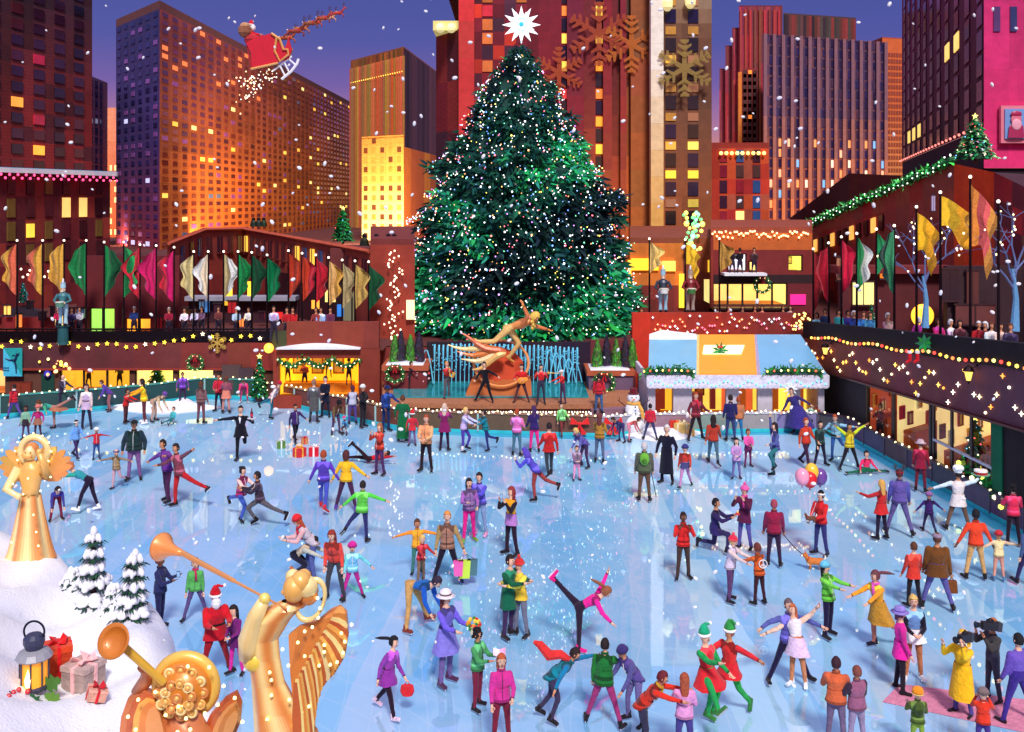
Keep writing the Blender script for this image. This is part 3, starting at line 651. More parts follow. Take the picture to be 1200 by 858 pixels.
    mb.ball(Q(headc), (.078*s*hk, .094*s*hk, .115*s*hk), 12, m=hm); mb.ball(Q(headc-hd_dir*.06*s+fH*.02*s), (.055*s*hk, .062*s*hk, .06*s*hk), 8, m=hm)
    o = mb.build(name, mat or M_CLOTH, loc=V(pos)*0, label=label, cat=cat, group=group); o.location = V(pos)+Z*lift
    md = o.modifiers.new('r', 'REMESH'); md.mode = 'VOXEL'; md.voxel_size = vox or .024*max(.8, s); md.use_smooth_shade = True
    sm = o.modifiers.new('s', 'SMOOTH'); sm.iterations = 3; sm.factor = .5
    sk = SKIN[skin] if isinstance(skin, str) else skin; yk = R.choice([tuple(v*.62 for v in top), tuple(min(255, v*1.3+20) for v in top), top, top])
    rc = {'cuff': tuple(v*.6 for v in (sleeve or top)), 'sl': sleeve or jit(top, .14), 'yoke': yk, 'hand': glove or sk, 'leg': bot, 'foot': shoe}
    tsegs = [(Q(pel-sp_*.02*s), Q(pel+sp_*(hem-.02)*s), .15, 'hip'), (Q(waist), Q(neck-sp_*.16*s), .14, 'top'), (Q(neck-sp_*.1*s-lT*.1*s), Q(neck-sp_*.1*s+lT*.1*s), .11, 'yoke'), (Q(neck+hd_dir*.03*s), Q(headc+hd_dir*.06*s), .09, 'head')]
    allseg = [(Q(a), Q(b), (r0+r1)/2, rg) for a, b, r0, r1, rg in segs]+[(a, b, r*s, rg) for a, b, r, rg in tsegs]
    rc.update(hip=top if hem <= .1 and hem < 0.05 else bot, top=top, head=sk)
    rc['hip'] = bot
    feats = MB(); X_ = lambda c: feats.color(c)
    hx, hy, hz = T(hd_dir.cross(fH)), T(fH), T(hd_dir); hc = Q(headc); e = s*hk
    if face:
        feats.loft([[hc+hy*.088*e+hz*.02*e+hx*.006*e*a_+hy*0 for a_ in (-1, 1)]+[hc+hy*.088*e+hz*.015*e], [hc+hx*.017*e*a_+hy*.09*e-hz*.03*e for a_ in (-1, 1)]+[hc+hy*.122*e-hz*.022*e]], jit(sk, .02))
        for a_ in (-1, 1):
            feats.ball(hc+hx*.031*e*a_+hy*.083*e+hz*.018*e, (.014*e, .010*e, .009*e), 6, (245, 240, 235), hm)
            feats.ball(hc+hx*.031*e*a_+hy*.0905*e+hz*.018*e, (.007*e, .006*e, .007*e), 5, (40, 26, 22), hm)
            feats.obox(hc+hx*.031*e*a_+hy*.088*e+hz*.037*e, hx*.016*e, hy*.004*e, hz*.003*e, (70, 44, 34))
            feats.ball(hc+hx*.08*e*a_-hz*.004*e, (.012*e, .018*e, .026*e), 6, sk, hm)
        feats.obox(hc+hy*.088*e-hz*.056*e, hx*.022*e, hy*.005*e, hz*.006*e, (176, 80, 76))
    if fingers:
        for hn, d2, t, sd in hands:
            hn_, dd, tt = Q(hn), T(d2), T(t); ll = dd.cross(tt).normalized()
            for q, (ln, off) in enumerate(((.062, -.024), (.072, -.008), (.068, .009), (.054, .024))):
                b0 = hn_+dd*.02*s+ll*off*s; b1 = b0+dd*ln*.55*s; b2 = b1+(dd*.6+tt*.8).normalized()*ln*.5*s
                feats.tube([b0, b1, b2], [.0095*s, .0088*s, .007*s], 5, glove or sk)
            b0 = hn_-dd*.02*s+ll*.028*s*sd; feats.tube([b0, b0+(ll*sd+dd*.6).normalized()*.035*s, b0+(ll*sd*.5+dd+tt*.5).normalized()*.06*s], [.012*s, .01*s, .008*s], 5, glove or sk)
    PEND.append((o, allseg, rc, feats, dict(stripe=belt)))
    base = V(pos)+Z*lift
    def kid_obj(mbx, nm, mt=M_CLOTH, sm_=True, **k):
        me_o = mbx.build(nm, mt, None, smooth=sm_, **k); me_o.parent = o; return me_o
    # hair
    if hair and hair[0] != 'bald':
        st, hcol = hair; hb = MB(hcol); n, mrows = 14, 9; sph = {}; vs = []; fs = []
        rx, ry, rz = .088*e, .104*e, .128*e
        if st in ('long', 'pony', 'bun', 'curly', 'bob'): rx, ry, rz = .094*e, .108*e, .13*e
        for i in range(mrows+1):
            a_ = -math.pi/2+math.pi*i/mrows
            for j in range(n):
                t_ = 2*math.pi*j/n; q = V((math.cos(a_)*math.cos(t_), math.cos(a_)*math.sin(t_), math.sin(a_))); rr_ = 1+R.uniform(-.03, .05)
                vs.append(hc-hy*.008*e+hz*.006*e+hx*q.x*rx*rr_+hy*q.y*ry*rr_+hz*q.z*rz*rr_)
        for i in range(mrows):
            a_ = -math.pi/2+math.pi*(i+.5)/mrows
            for j in range(n):
                t_ = 2*math.pi*(j+.5)/n; y_, z_ = math.cos(a_)*math.sin(t_), math.sin(a_)
                if (y_ < .28 and z_ > -.45+.5*max(0, y_)) or z_ > .5: fs.append((i*n+j, i*n+(j+1) % n, (i+1)*n+(j+1) % n, (i+1)*n+j))
        hb.add(vs, fs)
        if st in ('long', 'curly', 'bob'):
            Ln = {'long': .34, 'curly': .30, 'bob': .14}[st]*e; dn = (T(-sp_)*.8+V((0, 0, -.4))).normalized() if P['lean'] < 60 else V((0, 0, -1))
            rings = []
            for i in range(6):
                q = i/5; c_ = hc-hy*(.05+.03*q)*e+dn*Ln*q+hz*.02*e; wv = 1+(.12*math.sin(q*9) if st == 'curly' else 0)
                rings.append(ell_ring(c_, hx, hy, .092*e*wv*(1-.35*q*q), .05*e*wv*(1-.4*q), 10))
            hb.loft(rings)
            if st == 'curly':
                for i in range(16): hb.ball(hc-hy*R.uniform(.0, .09)*e+hx*R.uniform(-.1, .1)*e+dn*R.uniform(0, .28)*e, .04*e, 5)
        if st == 'pony':
            kx = kw.get('ponydir', None); dn = V(kx).normalized() if kx else (V((0, 0, -1))*.9-T(f0)*.35).normalized(); b0 = hc-hy*.1*e+hz*.04*e
            hb.tube([b0, b0-hy*.05*e+dn*.03*e, b0-hy*.06*e+dn*.16*e, b0-hy*.04*e+dn*.3*e+hx*.02*e], [.03*e, .036*e, .034*e, .008*e], 8)
        if st == 'bun': hb.ball(hc-hy*.1*e+hz*.075*e, .045*e, 8)
        if st == 'afro': 
            for i in range(26):
                a1, a2 = R.uniform(0, 6.28), R.uniform(-.2, 1.57); q = V((math.cos(a2)*math.cos(a1), math.cos(a2)*math.sin(a1)-.25, math.sin(a2)))
                hb.ball(hc+hx*q.x*.1*e+hy*q.y*.1*e+hz*q.z*.13*e, .04*e, 5)
        kid_obj(hb, 'hair', M_HAIR)
    if hat:
        st, hcol = hat[0], hat[1]; c2 = hat[2] if len(hat) > 2 else (240, 240, 240); hb = MB(hcol); tp = hc+hz*.045*e-hy*.01*e
        if st in ('beanie', 'pom', 'santa', 'elf'):
            hb.lathe(tp-hz*.015*e, [(.105*e, 0), (.112*e, .02*e), (.105*e, .05*e), (.075*e, .09*e), (.03*e, .115*e)] if st in ('beanie', 'pom') else [(.108*e, 0), (.1*e, .07*e), (.06*e, .15*e), (.03*e, .19*e)], 14, axis=hz)
            if st == 'pom': hb.ball(tp+hz*.13*e, .042*e, 8, c2)
            if st in ('santa', 'elf'):
                b0 = tp+hz*.165*e; hb.tube([b0-hz*.04*e, b0+hx*.05*e, b0+hx*.12*e-hz*.03*e, b0+hx*.16*e-hz*.02*e], [.045*e, .03*e, .022*e, .018*e], 7); hb.ball(b0+hx*.175*e-hz*.02*e, .035*e, 8, c2)
            hb.lathe(tp-hz*.035*e, [(.11*e, 0), (.122*e, .012*e), (.122*e, .04*e), (.108*e, .05*e)], 14, c2 if st != 'beanie' else tuple(v*.8 for v in hcol), axis=hz)
        elif st == 'cap':
            hb.lathe(tp-hz*.01*e, [(.102*e, 0), (.1*e, .04*e), (.07*e, .075*e), (.02*e, .088*e)], 14, axis=hz); hb.obox(tp+hy*.13*e-hz*.0*e, hx*.06*e, hy*.055*e, hz*.006*e)
        elif st == 'brim':
            hb.lathe(tp-hz*.005*e, [(.17*e, -.02*e), (.175*e, -.012*e), (.105*e, .005*e), (.1*e, .075*e), (.06*e, .1*e), (.02*e, .1*e)], 18, axis=hz); hb.lathe(tp+hz*.008*e, [(.108*e, 0), (.106*e, .025*e)], 18, c2, axis=hz)
        elif st == 'hood':
            rings = []
            for i in range(5):
                q = i/4; rings.append(ell_ring(hc-hy*(.02+.03*q)*e+hz*(.12-.30*q)*e, hx, hy, (.07+.05*min(1, q*2.2))*e, (.06+.055*min(1, q*2))*e, 12))
            vs = [p for r in rings for p in r]; fs = []
            for i in range(4):
                for j in range(12):
                    if math.sin(2*math.pi*(j+.5)/12) < .62 or i == 0: fs.append((i*12+j, i*12+(j+1) % 12, (i+1)*12+(j+1) % 12, (i+1)*12+j))
            fs.append(tuple(range(12))[::-1]); hb.add(vs, fs)
        elif st == 'chef':
            hb.lathe(tp, [(.1*e, 0), (.1*e, .07*e)], 14, axis=hz)
            for i in range(7): a_ = i*2*math.pi/7; hb.ball(tp+hz*.12*e+hx*math.cos(a_)*.075*e+hy*math.sin(a_)*.075*e, .075*e, 8)
        elif st == 'antlers':
            hb.torus(tp, .1*e, .01*e, hx, hy, 16, 5, (180, 40, 40))
            for q in (-1, 1):
                b0 = tp+hx*q*.05*e; hb.tube([b0, b0+hz*.09*e+hx*q*.05*e, b0+hz*.19*e+hx*q*.05*e], .012*e, 5)
                for zz in (.07, .12): hb.tube([b0+hz*zz*e+hx*q*.05*e, b0+hz*(zz+.04)*e+hx*q*.11*e], .009*e, 5); hb.tube([b0+hz*zz*e+hx*q*.045*e, b0+hz*(zz+.05)*e-hx*q*.0*e], .009*e, 5)
        elif st == 'headband': hb.lathe(tp-hz*.03*e, [(.108*e, 0), (.108*e, .035*e)], 14, axis=hz)
        elif st == 'helmet': hb.lathe(tp-hz*.03*e, [(.118*e, 0), (.12*e, .05*e), (.1*e, .1*e), (.05*e, .13*e), (.01*e, .14*e)], 14, axis=hz); hb.lathe(tp-hz*.04*e, [(.125*e, 0), (.125*e, .012*e)], 14, c2, axis=hz)
        elif st == 'plume': hb.lathe(tp, [(.1*e, 0), (.09*e, .16*e), (.1*e, .18*e)], 12, axis=hz); hb.ball(tp+hz*.25*e, (.03*e, .03*e, .09*e), 8, c2)
        kid_obj(hb, 'hat')
    if coat:   # (length below pelvis, flare, colour)
        Lc, fl_, cc = coat[:3]; cb = MB(cc); 
        ta = (J['kna']-J['hipa']).normalized(); tb = (J['knb']-J['hipb']).normalized(); dm = (ta+tb).normalized() if (ta+tb).length > .2 else V((0, 0, -1))
        spread = (Q(J['kna'])-Q(J['knb'])).length*.5; n = 18; rings = []
        for i in range(6):
            q = i/5; c_ = (pel+sp_*(.14-.14*min(1, q*3))*s) if q < .3 else pel+dm*(Lc*s*(q-.25)/.75)
            wx = (.15*bf+fl_*q+.006)*s+max(0, spread-.14*s)*q*Lc*1.6; wy = (.114*bf+fl_*.75*q+.004)*s+abs((J['kna']-J['knb']).dot(f0))*.5*q*Lc*1.5
            rg = []
            for j in range(n):
                a_ = 2*math.pi*j/n; rp_ = 1+.07*q*math.sin(a_*5+R.random())
                rg.append(Q(c_)+T(l)*wx*rp_*math.cos(a_)+T(f0)*wy*rp_*math.sin(a_))
            rings.append(rg)
        cb.loft(rings, cap=False)
        rings2 = [[p for p in rings[-1]], [p+V((0, 0, .004))*0+(Q(pel)-p)*.04 for p in rings[-1]]]; cb.loft(rings2, tuple(v*.75 for v in cc), cap=False)
        kid_obj(cb, 'skirt' if Lc < .36 and fl_ > .08 else 'coat')
    if not coat and P['lean'] < 60 and not rot and pose not in ('sit', 'crawl') and skates:
        cb = MB(top); rings = []
        for i in range(6):
            q = i/5; c_ = pel+sp_*(.2-.27*q)*s; rings.append([Q(c_)+(T(lT) if i < 3 else T(l))*(.152*bf+.035*q)*s*(1+.05*math.sin(j*1.9+i))*math.cos(2*math.pi*j/16)+(T(fT) if i < 3 else T(f0))*(.118*bf+.03*q)*s*math.sin(2*math.pi*j/16) for j in range(16)])
        [cb.loft(rings[i:i+2], top if (i != 2 or yk == top) else yk, cap=False) for i in range(4)]; cb.loft(rings[-2:], tuple(v*.72 for v in top), cap=False); cb.loft([[p+(Q(pel)-p)*.16 for p in rings[-1]], rings[-1]], tuple(v*.5 for v in top), cap=False)
        cb.torus(Q(neck+sp_*.01*s), .062*s, .026*s, T(lT), T(fT), 12, 6, tuple(v*.8 for v in top)) if False else None; kid_obj(cb, 'jacket'); cb = MB(tuple(v*.75 for v in top)); cb.torus(Q(neck+sp_*.01*s), .062*s, .026*s, T(lT), T(fT), 12, 6); kid_obj(cb, 'collar'); cb = MB(R.choice([(230, 225, 220), (30, 26, 34), tuple(v*.55 for v in top)])); cb.tube([Q(neck+fT*.075*s-sp_*.03*s), Q(chest+fT*.132*s*bf), Q(waist+fT*.128*s*bf), Q(pel+fT*.14*s*bf-sp_*.04*s)], .008*s, 4); kid_obj(cb, 'zip')
    if scarf:
        cb = MB(scarf); nk = Q(neck+sp_*.012*s); cb.torus(nk, .07*s, .03*s, T(lT), T(fT), 14, 7); cb.tube([nk+T(fT)*.08*s, nk+T(fT)*.13*s-T(sp_)*.12*s+T(lT)*.03*s, nk+T(fT)*.14*s-T(sp_)*.3*s+T(lT)*.04*s], [.03*s, .035*s, .03*s], 6)
        kid_obj(cb, 'scarf')
    if back:
        cb = MB(back); c_ = Q(chest-fT*.17*s); cb.ball(c_, (.15*s, .1*s, .2*s), 10, m=Matrix((T(lT), T(fT), T(sp_))).transposed()); cb.ball(c_-T(fT)*.07*s-T(sp_)*.05*s, (.09*s, .05*s, .09*s), 8, tuple(v*.7 for v in back), m=Matrix((T(lT), T(fT), T(sp_))).transposed())
        kid_obj(cb, 'backpack')
    if belt:
        cb = MB(belt); cb.loft([ell_ring(Q(waist+sp_*q*s), T(lT), T(fT), .148*s*bf, .108*s*bf) for q in (-.02, .02)], cap=False); kid_obj(cb, 'belt')
    if skates:
        for k in ('foota', 'footb'):
            heel, toe, d2, fd = J[k]; cb = MB(shoe); he, to, dd, ff = Q(heel), Q(toe), T(d2), T(fd); ll = dd.cross(ff)
            cb.tube([he-dd*.1*s+ff*.035*s, he-dd*.02*s+ff*.03*s], [.052*s, .054*s], 8); cb.obox((he+to)/2+dd*.02*s, ff*.13*s, ll*.04*s, dd*.024*s)
            cb.obox((he+to)/2+dd*.062*s, ff*.14*s, ll*.005*s, dd*.016*s, (200, 210, 225)); cb.obox(he+dd*.045*s+ff*.03*s, ff*.01*s, ll*.006*s, dd*.02*s, (160, 165, 180)); cb.obox(to+dd*.045*s-ff*.03*s, ff*.01*s, ll*.006*s, dd*.02*s, (160, 165, 180))
            kid_obj(cb, 'ice_skate', M_CLOTH, False)
    J2 = {k: base+Q(v) for k, v in J.items() if not isinstance(v, tuple)}; J2['head'] = base+Q(headc); J2['neck'] = base+Q(neck); J2['obj'] = o; J2['pel'] = base+Q(pel); J2['fwd'] = f0; J2['lat'] = l
    return J2
def finish_people():
    """turn every figure's voxel-remeshed body into a plain mesh coloured by its nearest limb"""
    bpy.context.view_layer.update(); dg = bpy.context.evaluated_depsgraph_get()
    for o, segs, rc, feats, opt in PEND:
        ev = o.evaluated_get(dg); me = bpy.data.meshes.new_from_object(ev); nv = len(me.vertices)
        co_ = np.empty(nv*3); me.vertices.foreach_get('co', co_); co_ = co_.reshape(-1, 3)
        nf = len(me.polygons); ctr = np.empty(nf*3); me.polygons.foreach_get('center', ctr); ctr = ctr.reshape(-1, 3)
        msk = np.ones(nv); 
        for a, b, r, rg in segs:
            if rg in ('head', 'hand'):
                a, b = np.array(a), np.array(b); ab = b-a; t = np.clip(((co_-a)@ab)/max(1e-9, ab@ab), 0, 1); msk *= np.clip((np.linalg.norm(co_-(a+t[:, None]*ab), axis=1)-r-.02)/.05, 0, 1)
        w_ = .0065*np.sin(co_[:, 2]*46+9*np.sin(co_[:, 0]*14+co_[:, 1]*11))*msk; rad_ = co_[:, :2]*0+np.stack([np.sin(co_[:, 2]*9), np.cos(co_[:, 2]*9)], 1); co_[:, :2] += rad_*w_[:, None]*.5; co_[:, 2] += w_*.8
        best = np.full(nf, 1e9); idx = np.zeros(nf, int)
        for k, (a, b, r, rg) in enumerate(segs):
            a, b = np.array(a), np.array(b); ab = b-a; t = np.clip(((ctr-a)@ab)/max(1e-9, ab@ab), 0, 1); d = np.linalg.norm(ctr-(a+t[:, None]*ab), axis=1)-r
            m = d < best; best[m] = d[m]; idx[m] = k
        names = [s_[3] for s_ in segs]; table = np.array([lin(rc[n]) for n in names], dtype=np.float32); fc = table[idx]
        lp = np.empty(len(me.loops), int); me.loops.foreach_get('vertex_index', lp); tot = np.empty(nf, int); me.polygons.foreach_get('loop_total', tot); st = np.concatenate([[0], np.cumsum(tot)[:-1]])
        faces = [tuple(int(q) for q in lp[st[i]:st[i]+tot[i]]) for i in range(nf)]
        vs = co_.tolist()+[tuple(v) for v in feats.v]; fs = faces+[tuple(i+nv for i in f) for f in feats.f]
        nm = bpy.data.meshes.new(o.name.split('.')[0]); nm.from_pydata(vs, [], fs)
        at = nm.attributes.new('Col', 'FLOAT_COLOR', 'FACE'); arr = np.ones((len(fs), 4), dtype=np.float32); arr[:nf, :3] = fc
        if feats.c: arr[nf:, :3] = np.array(feats.c, dtype=np.float32)
        at.data.foreach_set('color', arr.ravel()); nm.polygons.foreach_set('use_smooth', [True]*len(fs)); nm.materials.append(o.data.materials[0]); nm.update()
        o.modifiers.clear(); old = o.data; o.data = nm; bpy.data.meshes.remove(me); bpy.data.meshes.remove(old)
    PEND.clear()
# ------------------------------------------------------------------ middle ground
def pane_mat():
    m, nt, out = newmat('clear_pane'); L = nt.links.new
    t = N(nt, 'ShaderNodeBsdfTransparent'); g = N(nt, 'ShaderNodeBsdfGlossy', Roughness=.03)
    nz = N(nt, 'ShaderNodeTexNoise', Scale=2.0); mr = N(nt, 'ShaderNodeMapRange'); mr.inputs[3].default_value = .04; mr.inputs[4].default_value = .1; L(nz.outputs[0], mr.inputs[0])
    ms = N(nt, 'ShaderNodeMixShader'); L(mr.outputs[0], ms.inputs[0]); L(t.outputs[0], ms.inputs[1]); L(g.outputs[0], ms.inputs[2]); L(ms.outputs[0], out.inputs[0]); return m
M_PANE = pane_mat()
def wallx(x0, x1, z0, z1, y, th, ops, c, mb):
    """front-facing wall with rectangular openings (xa,xb,za,zb)"""
    ops = sorted(ops); cur = x0
    for xa, xb, za, zb in ops:
        if xa > cur: mb.box((cur, y, z0), (xa, y+th, z1), jit(c, .05))
        if za > z0: mb.box((xa, y, z0), (xb, y+th, za), jit(c, .05))
        if zb < z1: mb.box((xa, y, zb), (xb, y+th, z1), jit(c, .05))
        cur = xb
    if cur < x1: mb.box((cur, y, z0), (x1, y+th, z1), jit(c, .05))
def room(b, xa, xb, za, zb, y, dep, cw=(250, 214, 110), cf_=(190, 110, 50), name='lit_room', mull=(50, 34, 34), nm=2):
    r = MB(cw); r.quad((xa, y+dep, za), (xb, y+dep, za), (xb, y+dep, zb), (xa, y+dep, zb)); r.quad((xa, y, za), (xa, y+dep, za), (xa, y+dep, zb), (xa, y, zb), jit(cw, .1)); r.quad((xb, y+dep, za), (xb, y, za), (xb, y, zb), (xb, y+dep, zb), jit(cw, .1))
    r.quad((xa, y, zb), (xa, y+dep, zb), (xb, y+dep, zb), (xb, y, zb)); o = r.build(name, M_LIT, b)  # walls and ceiling glow themselves to stand for room lighting
    MB(cf_).quad((xa, y, za), (xb, y, za), (xb, y+dep, za), (xa, y+dep, za)).build('floor_boards', M_WOOD, b)
    if nm is not None:
        f = MB(mull)
        for i in range(nm+1):
            x = xa+(xb-xa)*i/nm; f.box((x-.05, y-.03, za), (x+.05, y+.05, zb))
        f.box((xa, y-.035, zb-.06), (xb, y+.045, zb)); f.box((xa, y-.035, za), (xb, y+.045, za+.05)); w_ = f.build('window', M_PAINT, b)
        MB((255, 255, 255)).quad((xa, y+.02, za), (xb, y+.02, za), (xb, y+.02, zb), (xa, y+.02, zb)).build('pane', M_PANE, w_)
def bulbs(parent, pts, r, cols, name='fairy_light', mat=None, n=5):
    for i, p in enumerate(pts): MB(cols[i % len(cols)]).ball(p, r, n).build(name, mat or M_BULB, parent)
def along(a, b, n, sag=0): return [V(a).lerp(V(b), i/(n-1))-Z*sag*math.sin(math.pi*i/(n-1)) for i in range(n)]
def wreath(ctr, r, label, ax=X, az=Z, nrm=-Y):
    t = thing('wreath', label, 'wreath', ctr, 'christmas wreaths on the walls'); mb = MB((40, 120, 60)); rr = random.Random(4)
    mb.torus(ctr, r*.78, r*.13, ax, az, 20, 6, (26, 84, 44))
    for i in range(150):
        a = rr.uniform(0, 6.28); d_ = ax*math.cos(a)+az*math.sin(a); p = ctr+d_*r*rr.uniform(.6, .96)+nrm*rr.uniform(0, .14)*r
        e = (d_*rr.uniform(-1, 1)+(ax*-math.sin(a)+az*math.cos(a))*rr.uniform(-1, 1)+nrm*.5).normalized(); s_ = e.cross(nrm).normalized(); mb.add([p-s_*r*.05, p+s_*r*.05, p+e*r*.26], [(0, 1, 2)], jit(rr.choice([(44, 130, 60), (30, 96, 50), (84, 160, 84)]), .2))
    mb.build('foliage', M_LEAF, t)
    b = MB((196, 30, 40)); q = ctr+az*r*.72+nrm*.15*r
    for s in (-1, 1): b.poly([q, q+ax*s*r*.36+az*r*.2, q+ax*s*r*.34-az*r*.16], nrm*.04*r); b.poly([q, q+ax*s*r*.08-az*r*.6, q+ax*s*r*.24-az*r*.58], nrm*.04*r)
    b.ball(q+nrm*.04*r, r*.09, 6); b.build('bow', M_CLOTH, t)
    for i in range(10):
        a = i*.628; MB((255, 230, 180)).ball(ctr+(ax*math.cos(a)+az*math.sin(a))*r*.78+nrm*.2*r, r*.05, 5).build('fairy_light', M_BULB, t)
    return t
def garland(parent, pts, r, seed=1, cols=((40, 130, 60), (24, 90, 50), (70, 150, 70))):
    rr = random.Random(seed); mb = MB()
    mb.tube(pts, r*.45, 6, (24, 80, 40))
    for i in range(len(pts)-1):
        for k in range(26):
            p = V(pts[i]).lerp(V(pts[i+1]), rr.random())+V((rr.gauss(0, .4), rr.gauss(0, .4), rr.gauss(0, .4)))*r; e = V((rr.gauss(0, 1), rr.gauss(0, 1), rr.gauss(0, 1))).normalized(); s_ = orth(V((rr.gauss(0, 1), rr.gauss(0, 1), rr.gauss(0, 1))), e)
            mb.add([p-s_*r*.25, p+s_*r*.25, p+e*r*1.1], [(0, 1, 2)], jit(rr.choice(cols), .2))
    return mb.build('garland', M_LEAF, parent)
def fir(ctr, h, r, label, n=900, cols=((30, 120, 60), (20, 80, 50), (60, 150, 80)), lights=18, star=True, pot=None, snow=False, seed=1, name='christmas_tree', group=None, lc=((255, 240, 200), (255, 90, 90), (120, 200, 255))):
    t = thing(name, label, 'tree', ctr, group); rr = random.Random(seed); ctr = V(ctr)
    MB((80, 50, 40)).tube([ctr, ctr+Z*h*.9], [h*.04, h*.01], 7).build('trunk', M_WOOD, t)
    mb = MB(); tiers = 6
    for i in range(n):
        q = rr.random()**.75; q = 1-q if rr.random() < .0 else q       # 0 top, 1 bottom
        a = rr.uniform(0, 6.283); tq = (q*tiers) % 1; rad = r*(q*.85+.15*tq*1.2)*rr.uniform(.55, 1.05); z = h*(.08+.9*(1-q))
        d_ = V((math.cos(a), math.sin(a), 0)); p = ctr+d_*rad+Z*z; e = (d_+Z*rr.uniform(-.7, .2)).normalized(); s_ = V((-math.sin(a), math.cos(a), rr.uniform(-.4, .4)))
        w_, l_ = h*.035, h*.1
        c = jit((240, 243, 255) if snow and rr.random() < .55 else rr.choice(cols), .15)
        mb.add([p-s_*w_-e*l_*.4, p+s_*w_-e*l_*.4, p+e*l_*.7], [(0, 1, 2)], c)
        mb.add([p-s_*w_*1.2-e*l_*.4+Z*.01, p+Z*h*.03, p+e*l_*.6-Z*.02], [(0, 1, 2)], jit(c, .2))
    mb.build('foliage', M_LEAF, t)
    core = MB((14, 54, 34)); core.lathe(ctr+Z*h*.08, [(r*.75, 0), (r*.45, h*.35), (r*.2, h*.65), (.01, h*.88)], 12); core.build('inner_branches', M_LEAF, t)
    for i in range(lights):
        q = (i+.5)/lights; a = i*2.4; rad = r*q*.98+.02*h; p = ctr+V((math.cos(a), math.sin(a), 0))*rad+Z*h*(.08+.88*(1-q)); MB(lc[i % len(lc)]).ball(p, h*.014, 5).build('bauble', M_BULB, t)
    if star: MB((255, 220, 110)).poly(star_pts(ctr+Z*h*1.03, h*.07, h*.03, 5, X, Z), Y*.02*h).build('star', M_BULB, t)
    if pot: MB(pot).lathe(ctr-Z*.02, [(r*.4, 0), (r*.55, h*.1), (r*.6, h*.11)], 12).build('pot', M_WOOD, t)
    return t
def col_face(P, Qq, zb, nu, nv, cf, mb):
    for i in range(nu):
        for j in range(nv):
            a, c_ = P.lerp(Qq, i/nu), P.lerp(Qq, (i+1)/nu); v0, v1 = j/nv, (j+1)/nv
            f = lambda p, v: V((p.x, p.y, zb+(p.z-zb)*v)); mb.quad(f(a, v0), f(c_, v0), f(c_, v1), f(a, v1), cf((i+.5)/nu, (j+.5)/nv))
DW = 52.0
def px(x, D): return (x-600)/F*D
# ---- left sunken wall
b = thing('retaining_wall', 'long dark plum and red wall under the left terrace with lit shop windows', 'wall', (px(160, DW), DW, 0))
mb = MB(); ops = []
lw = [(-30, 6, 430, 462), (70, 152, 430, 463), (158, 203, 429, 462), (208, 250, 428, 462)]
for a_, b_, y0, y1 in lw: ops.append((px(a_, DW), px(b_, DW), .15 if False else max(.1, zat(y1, DW)), zat(y0, DW)))
wallx(px(-60, DW), px(322, DW), 0, 1.45, DW, .35, ops, (104, 66, 52), mb)
for i in range(14):
    x0, x1 = -60+382*i/14, -60+382*(i+1)/14; mb.box((px(x0, DW), DW-.12, 1.45), (px(x1, DW), DW+.35, 2.78), jit(mix((70, 40, 54), (140, 52, 44), i/13), .08))
mb.box((px(-60, DW), DW-.2, 1.40), (px(322, DW), DW+.3, 1.5), (150, 56, 46)); mb.build('wall', M_WALL, b)
for k, o_ in enumerate(ops): room(b, *o_, DW+.12, 2.2, cw=[(226, 196, 130), (226, 176, 50), (250, 230, 130), (255, 236, 160)][k], nm=[1, 3, 1, 1][k])
dr = MB((110, 44, 30)); dr.box((px(13, DW), DW-.08, .05), (px(38, DW), DW-.005, zat(447, DW))); dr.box((px(15, DW), DW-.11, .1), (px(25.5, DW), DW-.07, zat(449, DW)), (140, 56, 36)); dr.box((px(26, DW), DW-.11, .1), (px(36.5, DW), DW-.07, zat(449, DW)), (140, 56, 36)); dr.build('shutter', M_WOOD, b)
dr = MB((26, 70, 60)); dr.box((px(49, DW), DW-.06, .05), (px(64, DW), DW-.004, zat(439, DW))); dd = dr.build('door', M_WOOD, b); MB((50, 60, 190)).ball((px(57, DW), DW-.12, 1.2), .2, 8).build('door_wreath', M_LEAF, dd)
dr = MB((84, 60, 56)); dr.box((px(262, DW), DW-.3, 0), (px(284, DW), DW-.005, 1.7)); dr.box((px(282, DW), DW-.34, 0), (px(299, DW), DW-.02, 1.55), (70, 50, 54)); dr.build('doorway', M_PAINT, b)
pr = MB((30, 20, 28))
for i in range(40): pr.box((px(-60+9.6*i, DW)-.02, DW+.03, 2.78), (px(-60+9.6*i, DW)+.02, DW+.07, 3.45))
pr.box((px(-60, DW), DW, 2.78), (px(322, DW), DW+.12, 3.36)); pr.box((px(-60, DW), DW, 3.42), (px(322, DW), DW+.12, 3.5)); pr.build('parapet_railing', M_DARK, b)
cols = [(250, 214, 60)]*5+[(255, 240, 190)]; rr = random.Random(3)
for i in range(30):
    x = -20+i*11.2; y = 404+3.0*math.sin(i*1.3)+rr.uniform(-2, 2)-(9 if x > 195 else 0)*1.0
    MB(cols[i % 6]).poly(star_pts(W(x, y, DW-.22), .12, .05, 5, X, Z, rot=math.pi/2+rr.uniform(-.4, .4)), -Y*.03).build('star_light', M_BULB, b)
for i in range(16):
    MB([(250, 210, 90), (240, 160, 110), (255, 230, 150)][i % 3]).ball(W(50+rr.uniform(-5, 32), 433+rr.uniform(-14, 12), DW-.25), rr.uniform(.04, .1), 6).build('hanging_lamp', M_HALO, b)
